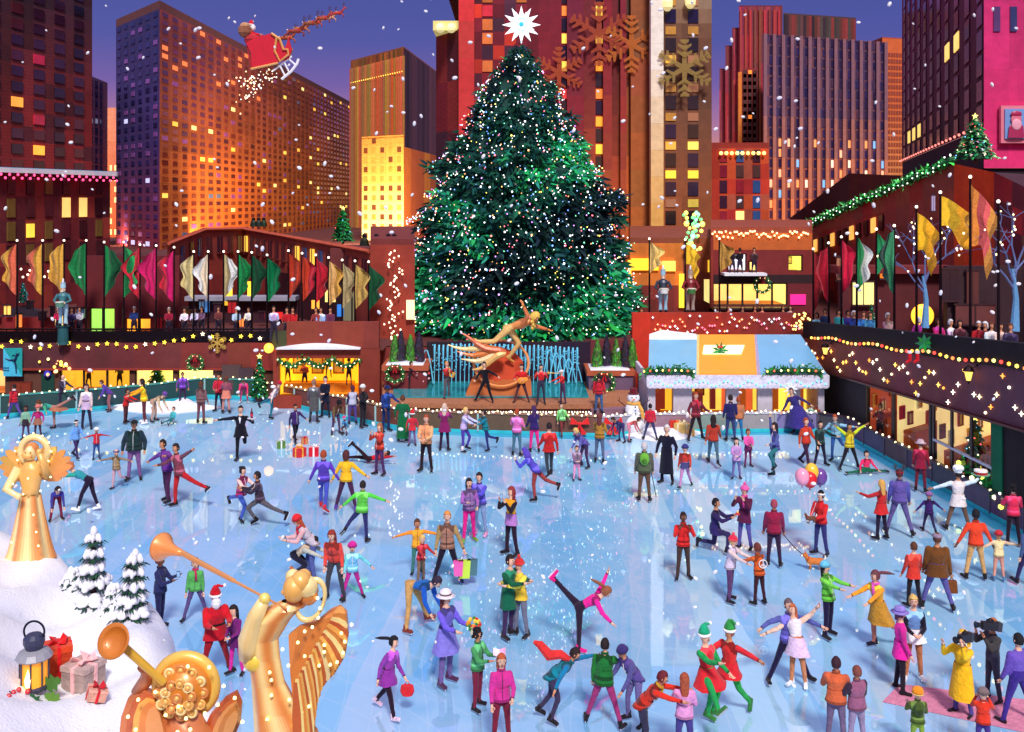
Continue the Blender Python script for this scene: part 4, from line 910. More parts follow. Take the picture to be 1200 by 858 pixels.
# banner with dancer
bn = thing('banner', 'turquoise banner with a dark dancer silhouette hanging on the left wall', 'banner', W(14, 443, DW-.3))
k = MB((60, 190, 215)); p0, p1 = W(4, 441, DW-.3), W(26, 408, DW-.3); k.box((p0.x, DW-.3, p0.z), (p1.x, DW-.27, p1.z), (40, 168, 168)); k.poly([(p0.x, DW-.31, p0.z), (p1.x, DW-.31, p0.z), (p0.x, DW-.31, p1.z)], -Y*.005, (80, 200, 236)); k.build('cloth', M_CLOTH, bn)
f_ = MB((22, 40, 90)); w_ = lambda x, y: W(x, y, DW-.34)
f_.tube([w_(19, 437), w_(18.5, 429), w_(17, 422)], [.03, .045, .05], 6); f_.tube([w_(17, 422), w_(11, 422), w_(6, 420)], [.05, .035, .02], 6); f_.tube([w_(17, 423), w_(19, 419), w_(19.5, 416)], [.06, .05, .03], 6); f_.ball(w_(19.5, 414.8), .05, 8); f_.tube([w_(19, 418), w_(15.5, 415.5), w_(14, 417)], [.025, .02, .015], 5); f_.tube([w_(19.5, 418), w_(22, 415), w_(22.5, 413)], [.025, .02, .015], 5)
f_.build('dancer_emblem', M_PAINT, bn); g_ = MB((24, 60, 110))
for y in (430, 433): 
    for i in range(6): g_.box((px(6.5+i*1.35, DW), DW-.325, zat(y+.9, DW)), (px(7.5+i*1.35, DW), DW-.312, zat(y-.7, DW)))
g_.build('lettering', M_PAINT, bn)
wreath(W(229, 425, DW-.35), .46, 'large wreath with red bow hung above the left counter windows')
fl = thing('snowflake_ornament', 'golden snowflake ornament hanging above the left wall wreath', 'ornament', W(255, 402, DW-.3)); flake(W(255, 402, DW-.3), .5, X, Z, -Y, .05, (196, 156, 60), 'snowflake', fl, M_GOLD)
hl = thing('wall_lamp', 'round glowing wall lamp beside the lit shop stall', 'lamp', W(315, 408, 49.0)); MB((255, 180, 60)).ball(W(315, 408, 49.0), .24, 12).build('globe', M_HALO, hl); MB((60, 40, 34)).tube([W(315, 408, 49.0), W(315, 402, 51.8)], .03, 5).build('bracket', M_DARK, hl)
# display trees and shop figures
fir((px(184, 53), 53, .05), 1.5, .62, 'green fir without star inside the left shop window', 500, star=False, lights=8)
fir((px(304, 50.8), 50.8, .1), 2.1, .42, 'tall narrow lit fir in a dark pot beside the shop stall', 500, pot=(90, 30, 40), lights=26, seed=5)
# ---- shop stall block
DS = 49.2
b = thing('shop_building', 'terracotta shop block with garlanded golden stall front and snowy ledge', 'building', (px(380, DS), DS, 0))
mb = MB(); op = (px(327, DS), px(420, DS), zat(464, DS), zat(420, DS)); wallx(px(320, DS), px(445, DS), 0, 2.9, DS, .4, [op], (136, 54, 40), mb)
for i in range(6): mb.box((px(336+i*18, DS), DS-.02, 2.9), (px(336+(i+1)*18, DS), DS+.4, 4.15), jit((142, 60, 46), .06))
mb.box((px(318, DS), DS-.01, 2.9), (px(336, DS), DS+.4, 3.7), (70, 72, 44)); mb.box((px(318, DS), DS+.4, 2.8), (px(318, DS)+.3, 52, 3.4), (120, 50, 40)); mb.box((px(322, DS), DS-.02, 0), (px(324, DS), 52, 2.8), (150, 50, 40))
mb.build('wall', M_WALL, b)
sl = MB((235, 240, 255)); n = 14
for i in range(n):
    x0, x1 = 325+98*i/n, 325+98*(i+1)/n; h0, h1 = .05+.2*math.sin(math.pi*i/n)+.02, .05+.2*math.sin(math.pi*(i+1)/n)+.02
    sl.loft([[(px(x, DS), DS-.3, 2.88), (px(x, DS), DS-.02, 2.88), (px(x, DS), DS-.02, 2.88+h), (px(x, DS), DS-.3, 2.88+h*.6)] for x, h in ((x0, h0), (x1, h1))])
sl.build('snow_ledge', M_SNOW, b)
room(b, *op, DS+.2, 3.2, cw=(250, 196, 40), cf_=(224, 150, 40), nm=None)
for x0, x1, c in ((344, 357, (250, 230, 150)), (366, 380, (250, 220, 130)), (391, 404, (250, 224, 140))): 
    k = MB((190, 120, 30)); k.box((px(x0, 51.6), 51.4, 1.3), (px(x1, 51.6), 51.5, 2.2)); k.box((px(x0, 51.6)+.08, 51.36, 1.38), (px(x1, 51.6)-.08, 51.39, 2.12), c); k.build('picture_frame', M_WOOD, b)
k = MB((226, 140, 40)); k.box((px(330, 50.6), 50.2, .3), (px(415, 50.6), 50.9, 1.05)); k.build('counter', M_WOOD, b)
gb = thing('garland', 'swags of lit green garland along the top of the golden stall', 'garland', (px(372, DS), DS-.1, 2.2))
for i in range(3):
    x0 = 326+i*32; pts = along(W(x0, 421, DS-.15), W(x0+31, 421, DS-.15), 7, .35); garland(gb, pts, .17, i); bulbs(gb, [p-Y*.12 for p in pts], .035, [(255, 236, 190)])
# ---- barriers around the rink
def barrier(i0, i1, h, col, colcap, label, lights=60, posts=(150, 190, 190)):
    A_ = rim[i0]; t = thing('rink_barrier', label, 'barrier', A_, 'low barriers around the rink'); m1, m2, pm, tot = MB(col), MB(colcap), MB(posts), []
    for i in range(i0, i1):
        a, b_ = rim[i], rim[i+1]; nr = V((-(b_-a).y, (b_-a).x, 0)).normalized()*.12; n = max(1, int((b_-a).length/1.8))
        for j in range(n):
            p, q = a.lerp(b_, j/n), a.lerp(b_, (j+1)/n); m1.loft([[p, p+nr, p+nr+Z*h, p+Z*h], [q, q+nr, q+nr+Z*h, q+Z*h]], jit(col, .14))
            pm.box((p.x-.04, p.y-.05, .1), (p.x+.04, p.y-.005, h))
            m2.loft([[p-nr*.3+Z*h, p+nr*1.3+Z*h, p+nr*1.3+Z*(h+.06), p-nr*.3+Z*(h+.06)], [q-nr*.3+Z*h, q+nr*1.3+Z*h, q+nr*1.3+Z*(h+.06), q-nr*.3+Z*(h+.06)]])
        m1.loft([[a-nr*.12+Z*.01, a+Z*.01, a+Z*.16, a-nr*.12+Z*.16], [b_-nr*.12+Z*.01, b_+Z*.01, b_+Z*.16, b_-nr*.12+Z*.16]], (50, 190, 200))
        tot.append((a, b_))
    m1.build('panel', M_WALL, t); m2.build('top_rail', M_PAINT, t); pm.build('post', M_PAINT, t)
    if lights:
        Ls = sum((b_-a).length for a, b_ in tot)
        for a, b_ in tot:
            k = max(2, int(lights*(b_-a).length/Ls)); bulbs(t, [a.lerp(b_, (j+.5)/k)+Z*(h+.1+.05*math.sin(j*2.1))-Y*.08 for j in range(k)], .045, [(255, 236, 170), (255, 250, 230)])
    return t
barrier(0, 5, .95, (44, 78, 72), (70, 150, 140), 'dark green rink barrier along the left wall with fairy lights', 46)
barrier(5, 7, .9, (120, 66, 56), (150, 120, 100), 'brown rink barrier in front of the golden stall with white lights', 26)
barrier(7, 10, .85, (112, 72, 60), (150, 110, 90), 'tan and brown rink barrier running below the fountain stage', 54)
barrier(10, 12, .8, (140, 134, 150), (190, 190, 205), 'grey rink barrier in front of the blue roofed cabin', 50, (150, 150, 165))
barrier(12, 15, .8, (96, 80, 100), (70, 50, 66), 'mauve rink barrier along the right wing below the windows', 34, (90, 76, 96))
# ---- stage, basin, fountain
b = thing('fountain_stage', 'low tan and mauve stage with a turquoise basin below the big tree', 'stage', (0, 46, 0))
mb = MB(); zs_ = 1.08
front = [(448, 45.2), (560, 44.8), (690, 44.8), (738, 45.4)]
fp = [V((px(x, D), D, 0)) for x, D in front]; bk = [V((px(738, 50.4), 50.4, 0)), V((px(448, 50.4), 50.4, 0))]
mb.poly([p+Z*zs_ for p in fp+bk], -Z*.2, (176, 116, 84)); mb.build('stage_floor', M_WOOD, b)
mb = MB()
for (a, c_) in zip(fp[:-1], fp[1:]):
    for j in range(5):
        p, q = a.lerp(c_, j/5)+Y*.15, a.lerp(c_, (j+1)/5)+Y*.15; mb.quad(p, q, q+Z*(zs_-.2), p+Z*(zs_-.2), jit((120, 64, 60), .12))
mb.build('stage_front', M_WALL, b)
mb = MB((140, 104, 120)); 
for i in range(4): mb.box((px(670+i*8, 44), 43.75+.3*i, 0), (px(728+i*5, 44), 45.3+.02*i, .30+.2*i))
mb.build('steps', M_STONE, b)
basin = MB((30, 130, 130)); bp_ = [V((px(460, 46.2), 46.2, zs_+.004)), V((px(690, 46.2), 46.2, zs_+.004)), V((px(684, 50.2), 50.2, zs_+.004)), V((px(462, 50.2), 50.2, zs_+.004))]
basin.poly([p+Z*.06 for p in bp_], -Z*.05, (40, 150, 160)); basin.build('basin_water', surf('water', .06, nscale=1.2, namt=.35, bump=.25, bscale=4, spec=.8), b)
bulbs(b, along(fp[0]+Z*.75-Y*.02, fp[1]+Z*.75-Y*.02, 36, .0)+along(fp[1]+Z*.75-Y*.02, fp[2]+Z*.75-Y*.02, 40), .035, [(255, 240, 190), (255, 255, 240)])
b = thing('fountain_wall', 'dark wall behind the water jets at the foot of the tree', 'wall', (0, 50.5, 1.08)); mb = MB()
for i in range(12): mb.box((px(500+16*i, 50.45), 50.45, 1.0), (px(516+16*i, 50.45), 50.85, 3.0), jit((44, 26, 44), .2))
mb.box((px(440, 50.45), 50.45, 0), (px(500, 50.45), 50.85, 2.75), (128, 50, 48)); mb.box((px(692, 50.45), 50.45, 0), (px(745, 50.45), 50.85, 3.1), (110, 46, 50)); mb.build('wall', M_WALL, b)
def water_mat():
    m, nt, out = newmat('falling_water'); L = nt.links.new
    p = N(nt, 'ShaderNodeBsdfPrincipled', Roughness=.15); p.inputs['Base Color'].default_value = (*lin((110, 200, 226)), 1); p.inputs['Emission Color'].default_value = (*lin((90, 180, 220)), 1); p.inputs['Emission Strength'].default_value = .25  # jets get a faint blue glow of their own
    nz = N(nt, 'ShaderNodeTexNoise', Scale=14.0); tcx = N(nt, 'ShaderNodeTexCoord'); L(tcx.outputs['Object'], nz.inputs['Vector']); b_ = N(nt, 'ShaderNodeBump', Strength=.6); L(nz.outputs[0], b_.inputs['Height']); L(b_.outputs[0], p.inputs['Normal']); L(p.outputs[0], out.inputs[0]); m.cycles.emission_sampling = 'NONE'; return m
M_WATER = water_mat(); rr = random.Random(8)
b = thing('fountain', 'row of thin blue water jets arching in front of the dark wall', 'fountain', (0, 49.5, zs_))
for i in range(34):
    x = 509+i*5.05; D = 49.6; ztop = zat(402+abs(i-10)*.25+rr.uniform(-1, 1), D)
    x0 = px(x, D); mb = MB(); n = 14; pts = [V((x0+.04*math.sin(j*1.7+i), D-.7*(j/n)**2 if j < n else D-.7, zs_+(ztop-zs_)*math.sin(min(1, (j+1)/n*1.25)*math.pi/2)) ) for j in range(n)]
    mb.tube([V((x0, D, zs_)), V((x0+.01, D, zs_+(ztop-zs_)*.5)), V((x0, D, ztop-.15))], [.02, .028, .045], 5)
    mb.tube([V((x0, D, ztop-.15)), V((x0+.03, D-.08, ztop)), V((x0+.04, D-.2, ztop-.25)), V((x0+.04, D-.3, zs_+.8))], [.045, .045, .03, .012], 5)
    for j in range(8): mb.ball((x0+rr.uniform(-.08, .12), D-rr.uniform(0, .45), zs_+rr.uniform(.6, ztop-zs_)), .035, 4)
    mb.build('water_jet', M_WATER, b)
for sx, x0 in ((1, 462), (-1, 682)):
    for k in range(5):
        p0 = W(x0, 448, 49.3)+X*sx*.3*k; mb = MB(); pts = [p0+V((sx*t*.7, -t*.3, (1.0+.15*k)*math.sin(t*math.pi)-.0)) for t in [j/7 for j in range(8)]]; mb.tube(pts, .03, 5); mb.build('water_jet', M_WATER, b)
# planters with hedges
for x0, x1, y0, lab in ((450, 500, 428, 'red'), (690, 742, 434, 'mauve')):
    D = 48.2; t = thing('planter', f'{lab} stone planter box with snow on top beside the fountain', 'planter', (px((x0+x1)/2, D), D, 0)); c = (122, 44, 46) if lab == 'red' else (112, 88, 116)
    m_ = MB(); zt_ = zat(y0, D); m_.box((px(x0, D), D, .9), (px(x1, D), D+2, zt_-.25), c); m_.box((px(x0, D)-.1, D-.1, zt_-.25), (px(x1, D)+.1, D+2.1, zt_), (180, 90, 60)); m_.build('box', M_WALL, t)
    s_ = MB(); s_.loft([[(px(x, D), D-.05, zt_), (px(x, D), D+1.9, zt_), (px(x, D), D+1.7, zt_+h), (px(x, D), D+.1, zt_+h)] for x, h in ((x0+2, .02), ((x0+x1)/2, .12), (x1-4, .03))]); s_.build('snow_cap', M_SNOW, t)
for i, x in enumerate((463, 470, 481, 491, 700, 711, 722, 733, 741)):
    D = 49; g_ = [(96, 170, 70), (70, 60, 80)][i % 2]; base = V((px(x, D), D, zat(427 if x < 600 else 432, D))); t = thing('clipped_conifer', ['left planter, conifer {} from the left'.format('first second third fourth'.split()[i]) if i < 4 else 'right planter, conifer {} from the left'.format('first second third fourth fifth'.split()[i-4])][0]+(', bright green cone' if i % 2 == 0 else ', dark mauve cone'), 'tree', base, 'clipped conifers on the planters')
    hh = [1.3, 1.5][i % 2]; m_ = MB(g_); rr = random.Random(i)
    for k in range(300):
        q = rr.random(); a = rr.uniform(0, 6.28); r_ = .26*math.sin(min(1, (1-q)*1.5+.12)*math.pi/2)*(1-q)**.5+.02; p = base+V((math.cos(a)*r_, math.sin(a)*r_, q*hh)); m_.add([p+V((-math.sin(a), math.cos(a), 0))*.05, p-V((-math.sin(a), math.cos(a), 0))*.05, p+V((math.cos(a)*.05, math.sin(a)*.05, .16))], [(0, 1, 2)], jit(g_, .3))
    m_.lathe(base, [(.1, -.05), (.24, .15), (.2, hh*.45), (.1, hh*.8), (.01, hh)], 10, tuple(v*.7 for v in g_)); m_.build('foliage', M_LEAF, t)
    MB((70, 50, 40)).tube([base-Z*.05, base+Z*.2], .04, 5).build('trunk', M_WOOD, t)
wreath(W(463, 438, 47.9), .48, 'wreath with red bow on the left planter by the fountain'); wreath(W(708, 448, 47.9), .55, 'wreath with red bow on the right mauve planter')
for x, y, lab in ((679, 493, 'red gift bow fixed on the barrier right of the stage, left one'), (718, 496, 'red gift bow fixed on the barrier near the snowman')):
    c_ = G(x, 511)-Y*.2+Z*.55; m_ = MB((226, 44, 44)); 
    for s in (-1, 1): m_.poly([c_, c_+X*s*.34+Z*.3, c_+X*s*.42+Z*.0], -Y*.08); m_.poly([c_, c_+X*s*.05-Z*.45, c_+X*s*.3-Z*.42], -Y*.06)
    m_.ball(c_, .09, 8); m_.build('ribbon_bow', M_CLOTH, loc=c_, label=lab, cat='bow')
# gilded reclining figure on its ring and rock
rk = thing('golden_sculpture', 'gilded flying figure with billowing drapery above a ring on an orange rock', 'sculpture', (px(590, 47), 47, zs_))
m_ = MB(); x0, D = px(590, 47), 47.2
m_.loft([[(x0-1.75, D-.7, zs_), (x0+1.3, D-.7, zs_), (x0+1.3, D+.9, zs_), (x0-1.75, D+.9, zs_)], [(x0-1.45, D-.5, zs_+.75), (x0+1.25, D-.5, zs_+.75), (x0+1.2, D+.7, zs_+.75), (x0-1.4, D+.7, zs_+.75)]], (190, 104, 56)); m_.build('plinth', M_STONE, rk)
m_ = MB(); m_.loft([ell_ring(V((x0-.1+dx, D, zs_+z)), X, Y, rx, ry, 7) for dx, z, rx, ry in ((0, .7, 1.25, .55), (-.1, 1.1, 1.1, .5), (.1, 1.5, .9, .4), (.15, 1.95, .45, .3), (.0, 2.1, .2, .15))], (206, 78, 46)); m_.build('rock', M_STONE, rk)
m_ = MB((246, 184, 96)); m_.torus(V((x0-.1, D-.5, zs_+1.5)), 1.25, .065, X, (Z*.8+Y*.25), 30, 8, (240, 160, 90)); m_.build('ring', M_GOLD, rk)
m_ = MB((240, 196, 110))
for k, (dz, dl, ph, cc) in enumerate(((.5, 2.6, 0, (250, 216, 140)), (.1, 2.2, .6, (226, 130, 60)), (-.35, 2.0, 1.2, (246, 226, 170)), (.95, 2.0, 1.8, (206, 96, 50)), (-.75, 1.5, .3, (240, 190, 110)))):
    pts = [V((x0+.1-dl*t, D-1.0-.05*k, zs_+2.0+dz*.9*t+.12*math.sin(t*6+ph))) for t in [j/9 for j in range(10)]]
    m_.tube(pts, [.1, .15, .17, .16, .15, .13, .1, .08, .05, .02], 8, cc)
m_.build('drapery', M_GOLD, rk)
gp = person((px(588, 46.3), 46.3, 0), h=3.3, yaw=78, pose='stand', top=(236, 150, 76), bot=(240, 190, 110), shoe=(230, 150, 70), skin=(240, 150, 84), hair=('curly', (236, 196, 90)), label='x', lean=72, la=(-48, 8, 40), lb=(34, 8, 70), aa=(150, 30, 46, 0), ab=(62, 26, 8, 0), hd=18, skates=False, vox=.05, bulk=1.08, mat=M_GOLD, name='figure')
gp['obj'].parent = rk; gp['obj'].location = V((px(598, 46.6), 46.6, zs_+1.5))-rk.location
for kk in ('label', 'category', 'group'):
    if kk in gp['obj']: del gp['obj'][kk]
# ---- the giant tree
TD = 56.5; TZ = PZ; TX = px(608, TD)
b = thing('giant_christmas_tree', 'giant dark green Christmas tree covered in tiny coloured lights with a white star', 'tree', (TX, TD, TZ))
MB((70, 44, 36)).tube([(TX, TD, TZ), (TX, TD, TZ+8), (TX, TD, TZ+14)], [.5, .3, .1], 12).build('trunk', M_WOOD, b)
prof = [(45, 2), (60, 14), (75, 26), (100, 46), (130, 58), (160, 72), (200, 97), (230, 109), (250, 118), (300, 126), (350, 129), (385, 124), (402, 116), (412, 106)]
def trad(y): 
    for (y0, r0), (y1, r1) in zip(prof[:-1], prof[1:]):
        if y0 <= y <= y1: return r0+(r1-r0)*(y-y0)/(y1-y0)
    return prof[-1][1]
rr = random.Random(42); mb = MB(); clumps = []
def lobe(a, y): return 1+.08*math.sin(a*5+y*.09)+.06*math.sin(a*3-y*.05+1)+.075*math.sin(y*.2+a*2)
def tpt(y, a, k): 
    r_ = trad(y)*k*lobe(a, y)/F*52.5; return V((TX+math.cos(a)*r_, TD+math.sin(a)*r_*.8, zat(y, TD-2.2)*1.0))
for i in range(1900):
    q = rr.random()**.62; y = 46+362*q; a = rr.uniform(0, 2*math.pi) if i % 3 else rr.uniform(math.pi, 2*math.pi); k = rr.uniform(.72, 1.0); ctr = tpt(y, a, k)
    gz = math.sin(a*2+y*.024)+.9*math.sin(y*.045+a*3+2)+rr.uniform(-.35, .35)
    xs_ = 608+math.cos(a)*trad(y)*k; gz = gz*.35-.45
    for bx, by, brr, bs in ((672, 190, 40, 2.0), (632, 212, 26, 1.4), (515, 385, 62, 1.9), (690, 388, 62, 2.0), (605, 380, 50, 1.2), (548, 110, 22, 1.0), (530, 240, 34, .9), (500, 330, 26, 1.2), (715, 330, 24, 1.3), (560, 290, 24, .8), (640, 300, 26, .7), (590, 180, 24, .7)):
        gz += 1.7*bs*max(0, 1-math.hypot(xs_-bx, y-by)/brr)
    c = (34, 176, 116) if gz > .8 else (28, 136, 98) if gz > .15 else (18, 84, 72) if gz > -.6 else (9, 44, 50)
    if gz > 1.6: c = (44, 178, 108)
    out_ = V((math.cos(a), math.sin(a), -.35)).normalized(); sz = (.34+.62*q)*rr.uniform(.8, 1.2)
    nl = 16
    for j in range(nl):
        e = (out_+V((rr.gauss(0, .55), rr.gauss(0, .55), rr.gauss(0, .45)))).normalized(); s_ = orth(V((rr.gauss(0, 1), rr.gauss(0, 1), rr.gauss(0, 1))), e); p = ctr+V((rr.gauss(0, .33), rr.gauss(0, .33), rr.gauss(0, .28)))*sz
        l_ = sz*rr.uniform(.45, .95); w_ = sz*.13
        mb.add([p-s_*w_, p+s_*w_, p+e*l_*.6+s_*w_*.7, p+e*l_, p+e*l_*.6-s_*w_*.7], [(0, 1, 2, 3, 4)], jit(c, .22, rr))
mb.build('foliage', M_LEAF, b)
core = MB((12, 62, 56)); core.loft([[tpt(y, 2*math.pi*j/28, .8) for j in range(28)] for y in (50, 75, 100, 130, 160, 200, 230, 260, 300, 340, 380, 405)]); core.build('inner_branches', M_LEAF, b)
lc = [(255, 255, 255)]*6+[(255, 130, 120), (250, 110, 130), (150, 190, 255), (110, 160, 255), (255, 235, 110), (130, 250, 190), (220, 150, 255), (255, 180, 110)]
pts = []
for i in range(2300):
    q = rr.random()**.66; y = 54+352*q; a = rr.uniform(math.pi*.95, math.pi*2.05) if i < 2000 else rr.uniform(0, math.pi); p = tpt(y, a, 1.04+rr.uniform(-.03, .04)); pts.append((p, rr.choice(lc), rr.uniform(.024, .046)))
pts.sort(key=lambda t: -t[2]/t[0].y)
for p, c, r_ in pts[:95]: MB(c).ball(p, r_*1.15, 6).build('light_bulb', M_TINY, b)
mb = MB()
for p, c, r_ in pts[95:]: mb.ball(p, r_, 5, c)
mb.build('light_bulbs', M_TINY, b, kind='stuff')
st = MB((250, 252, 255)); sc_ = W(611, 29, 53.6); st.poly(star_pts(sc_, 1.0, .5, 12, X, Z), Y*.12); st.poly([p+(p-sc_)*0 for p in star_pts(sc_-Y*.08, .72, .3, 8, X, Z, rot=1.2)], Y*.1); so_ = st.build('star', M_LIT, b)
k = MB((150, 214, 236)); k.torus(sc_-Y*.12, .33, .045, X*.75, Z, 20, 5); k.ball(sc_-Y*.14, .14, 8, (60, 170, 200)); k.build('star_centre', M_LIT, so_)
MB((200, 220, 230)).tube([sc_-Z*.9, W(611, 50, 54.5)], .06, 6).build('star_mount', M_PAINT, b)
# ---- left back wing buildings
b = thing('garden_wing', 'dark red terrace wing behind the flags with a green lit doorway and small shops', 'building', (px(150, 62), 60, PZ))
D = 55; mb = MB(); ops = [(px(104, D), px(134, D), zat(399, D), zat(361, D)), (px(146, D), px(176, D), zat(396, D), zat(373, D))]
wallx(px(90, D), px(210, D), PZ, zat(300, D), D, .4, ops, (104, 32, 38), mb)
for i in range(7): mb.box((px(-60+22*i, D), D, PZ), (px(-38+22*i, D), D+.4, zat(372, D)), jit((128, 38, 38), .1)); 
mb.build('wall', M_WALL, b)
room(b, *ops[0], D+.2, 2.5, cw=(176, 206, 96), nm=2); room(b, *ops[1], D+.2, 2.5, cw=(250, 170, 60), nm=2)
mb = MB((44, 34, 48)); mb.poly([W(0, 372, 58), W(10, 362, 58), W(28, 358, 58), W(48, 366, 58), W(52, 372, 58)], Y*.4); mb.box((px(-60, 57.8), 57.8, PZ), (px(92, 57.8), 58.2, zat(373, 58)), (52, 30, 42)); mb.build('pavilion_roof', M_WALL, b)
fir(W(27, 356, 58)+Z*0, 1.2, .34, 'small teal lit tree on the left terrace roof behind the flags', 300, cols=((20, 110, 100), (14, 80, 80)), star=False, lights=16)
for i in range(18): MB((255, 220, 190)).ball(W(12+rr.uniform(0, 50), 322+rr.uniform(-7, 7), 57.5), .07, 5).build('fairy_light', M_BULB, b)
b = thing('corner_wing', 'terracotta L shaped building with flat roof and shop fronts behind the middle flags', 'building', (px(270, 95), 95, PZ))
zt = 7.35; P1, P2, P3 = V((px(196, 60), 60, 0)), V((px(270, 76), 76, 0)), V((px(434, 54.6), 54.6, 0))
def wfw(u, v, i, j, r):
    if j != 3 or i % 2: return None
    return (r.choice([(60, 30, 44), (76, 40, 44), (60, 90, 140), (230, 180, 60), (50, 28, 40)]), r.random() < .15, .7, .8)
T1, T2, T2b, T3 = W(196, 283, 60), W(238, 267, 68), W(286, 266, 73), W(434, 292, 54.6)
mb = MB(); col_face(T1, T2, PZ, 6, 5, lambda u, v: jit(mix((130, 46, 44), (160, 66, 52), v), .06), mb); col_face(T2, T2b, PZ, 5, 5, lambda u, v: jit(mix((130, 46, 44), (164, 68, 54), v), .06), mb); col_face(T2b, T3, PZ, 18, 5, lambda u, v: jit(mix((126, 42, 42), (168, 70, 54), v), .06), mb); mb.build('wall', M_WALL, b)
MB((120, 56, 52)).add([V((p.x, p.y, 5.9)) for p in (T1, T2, T2b, T3, V((px(436, 70), 70, 0)), V((px(300, 90), 90, 0)))], [(0, 1, 2, 3, 4, 5)]).build('roof', M_WALL, b)
rr = random.Random(31)
for A_, B_, n_ in ((T1, T2, 4), (T2, T2b, 4), (T2b, T3, 17)):
    d_ = (B_-A_); d2_ = V((d_.x, d_.y, 0)).normalized(); nn_ = V((d2_.y, -d2_.x, 0))
    for i in range(n_):
        p_ = A_.lerp(B_, (i+.5)/n_); hh_ = .55; m_ = MB(rr.choice([(64, 32, 46), (76, 40, 48), (50, 28, 44), (60, 90, 140), (236, 190, 70)])); lit_ = m_.col[0] > .8
        m_.obox(p_-Z*1.15+nn_*.06, d2_*.3, nn_*.03, Z*hh_); o_ = m_.build('window', M_LIT if lit_ else M_GLASS, b); m_ = MB((96, 40, 40)); m_.obox(p_-Z*(1.2+hh_)+nn_*.09, d2_*.38, nn_*.07, Z*.05); m_.obox(p_-Z*1.17+nn_*.09, d2_*.03, nn_*.03, Z*(hh_+.02)); m_.build('frame', M_PAINT, o_)
    m_ = MB((186, 84, 62)); m_.tube([A_+nn_*.1-Z*.12, B_+nn_*.1-Z*.12], .13, 4); m_.build('cornice', M_WALL, b)
dk = MB(); 
for i in range(9):
    a_, c_ = P2.lerp(P3, .35+.065*i), P2.lerp(P3, .35+.065*(i+1)); o_ = V((-.25, -.2, 0)); col_ = rr.choice([(40, 22, 34), (60, 28, 40), (50, 30, 40)])
    dk.quad(a_+o_+Z*(PZ), c_+o_+Z*PZ, c_+o_+Z*(PZ+2.6), a_+o_+Z*(PZ+2.6), col_)
dk.build('shop_front', M_PAINT, b)
for x, y, w_, h_, c in ((262, 338, 10, 20, (250, 200, 60)), (240, 350, 5, 16, (60, 110, 170)), (290, 330, 8, 20, (255, 220, 60)), (323, 366, 8, 8, (190, 30, 30)), (365, 352, 9, 10, (255, 170, 60)), (381, 340, 12, 14, (255, 226, 130)), (395, 357, 8, 14, (40, 110, 190)), (402, 342, 14, 34, (96, 92, 70)), (423, 357, 7, 12, (40, 170, 190))):
    D_ = 56 if x > 340 else 60; p = W(x, y, D_); m_ = MB(c); m_.box((p.x, D_, p.z-h_/F*D_), (p.x+w_/F*D_, D_+.1, p.z)); m_.build('shop_window', M_LIT, b)
rr = random.Random(17)
for i in range(26):
    x = -10+i*13+rr.uniform(-4, 4); 
    if 100 < x < 180: continue
    D_ = 54.6 if x < 200 else 58.5; w_, h_ = rr.uniform(4, 10), rr.uniform(8, 16); c = rr.choice([(250, 190, 90), (60, 26, 44), (255, 220, 140), (200, 44, 50), (50, 24, 40), (236, 130, 60), (70, 40, 60), (90, 130, 170), (40, 24, 36)]); p = W(x, rr.uniform(352, 378), D_); m_ = MB(c); m_.box((p.x, D_, p.z-h_/F*D_), (p.x+w_/F*D_, D_+.08, p.z)); o_ = m_.build('shop_window', M_LIT if c[0] > 190 and c[1] > 100 else M_GLASS, b)
    m_ = MB((46, 24, 34)); m_.box((p.x-.06, D_-.05, p.z), (p.x+w_/F*D_+.06, D_+.09, p.z+.08)); m_.box((p.x+w_/F*D_*.5-.02, D_-.03, p.z-h_/F*D_), (p.x+w_/F*D_*.5+.02, D_-.002, p.z)); m_.build('frame', M_PAINT, o_)
fb = MB((58, 26, 40)); fb.box((px(225, 61), 60.3, PZ), (px(352, 61), 60.6, zat(352, 60.5))); fb.box((px(225, 61), 59.6, zat(352, 60)), (px(352, 61), 60.7, zat(347, 60)), (150, 150, 170)); fb.build('shop_awning', M_WALL, b)
b = thing('corner_block', 'plain terracotta block with a column of hanging lights left of the tree', 'building', (px(462, 53.5), 53.5, PZ))
A, B = (px(434, 53.6), 53.6), (px(486, 53.2), 53.2); face(b, A, B, PZ, zat(287, 53.4), None, 6, 5, cf=lambda u, v, r: (150, 58, 44), blk=(2, 2), ja=.06, windows=False, mat=M_WALL)
roof(b, [A, B, (px(486, 80), 80), (px(430, 80), 80)], zat(287, 53.4), (120, 50, 46)); 
for i in range(52):
    MB((255, 226, 190)).ball(W(456+rr.gauss(0, 3.2)+(rr.random() < .5)*8, 294+i*2.1, 53.0), .055, 5).build('fairy_light', M_BULB, b)
k = MB((236, 226, 170)); q = W(476, 352, 52.9); k.box((q.x, 52.95, q.z-1.0), (q.x+.42, 53.1, q.z)); k.build('shop_window', M_LIT, b)
MB((110, 50, 50)).box((px(385, 57), 57.5, 5.9), (px(480, 57), 62, 7.3)).build('roof_housing', M_WALL, b)
fir(W(402, 286, 59), 2.0, .72, 'bright green roof tree with golden star above the corner wing', 500, cols=((30, 150, 70), (20, 120, 60)), lights=8, seed=3)
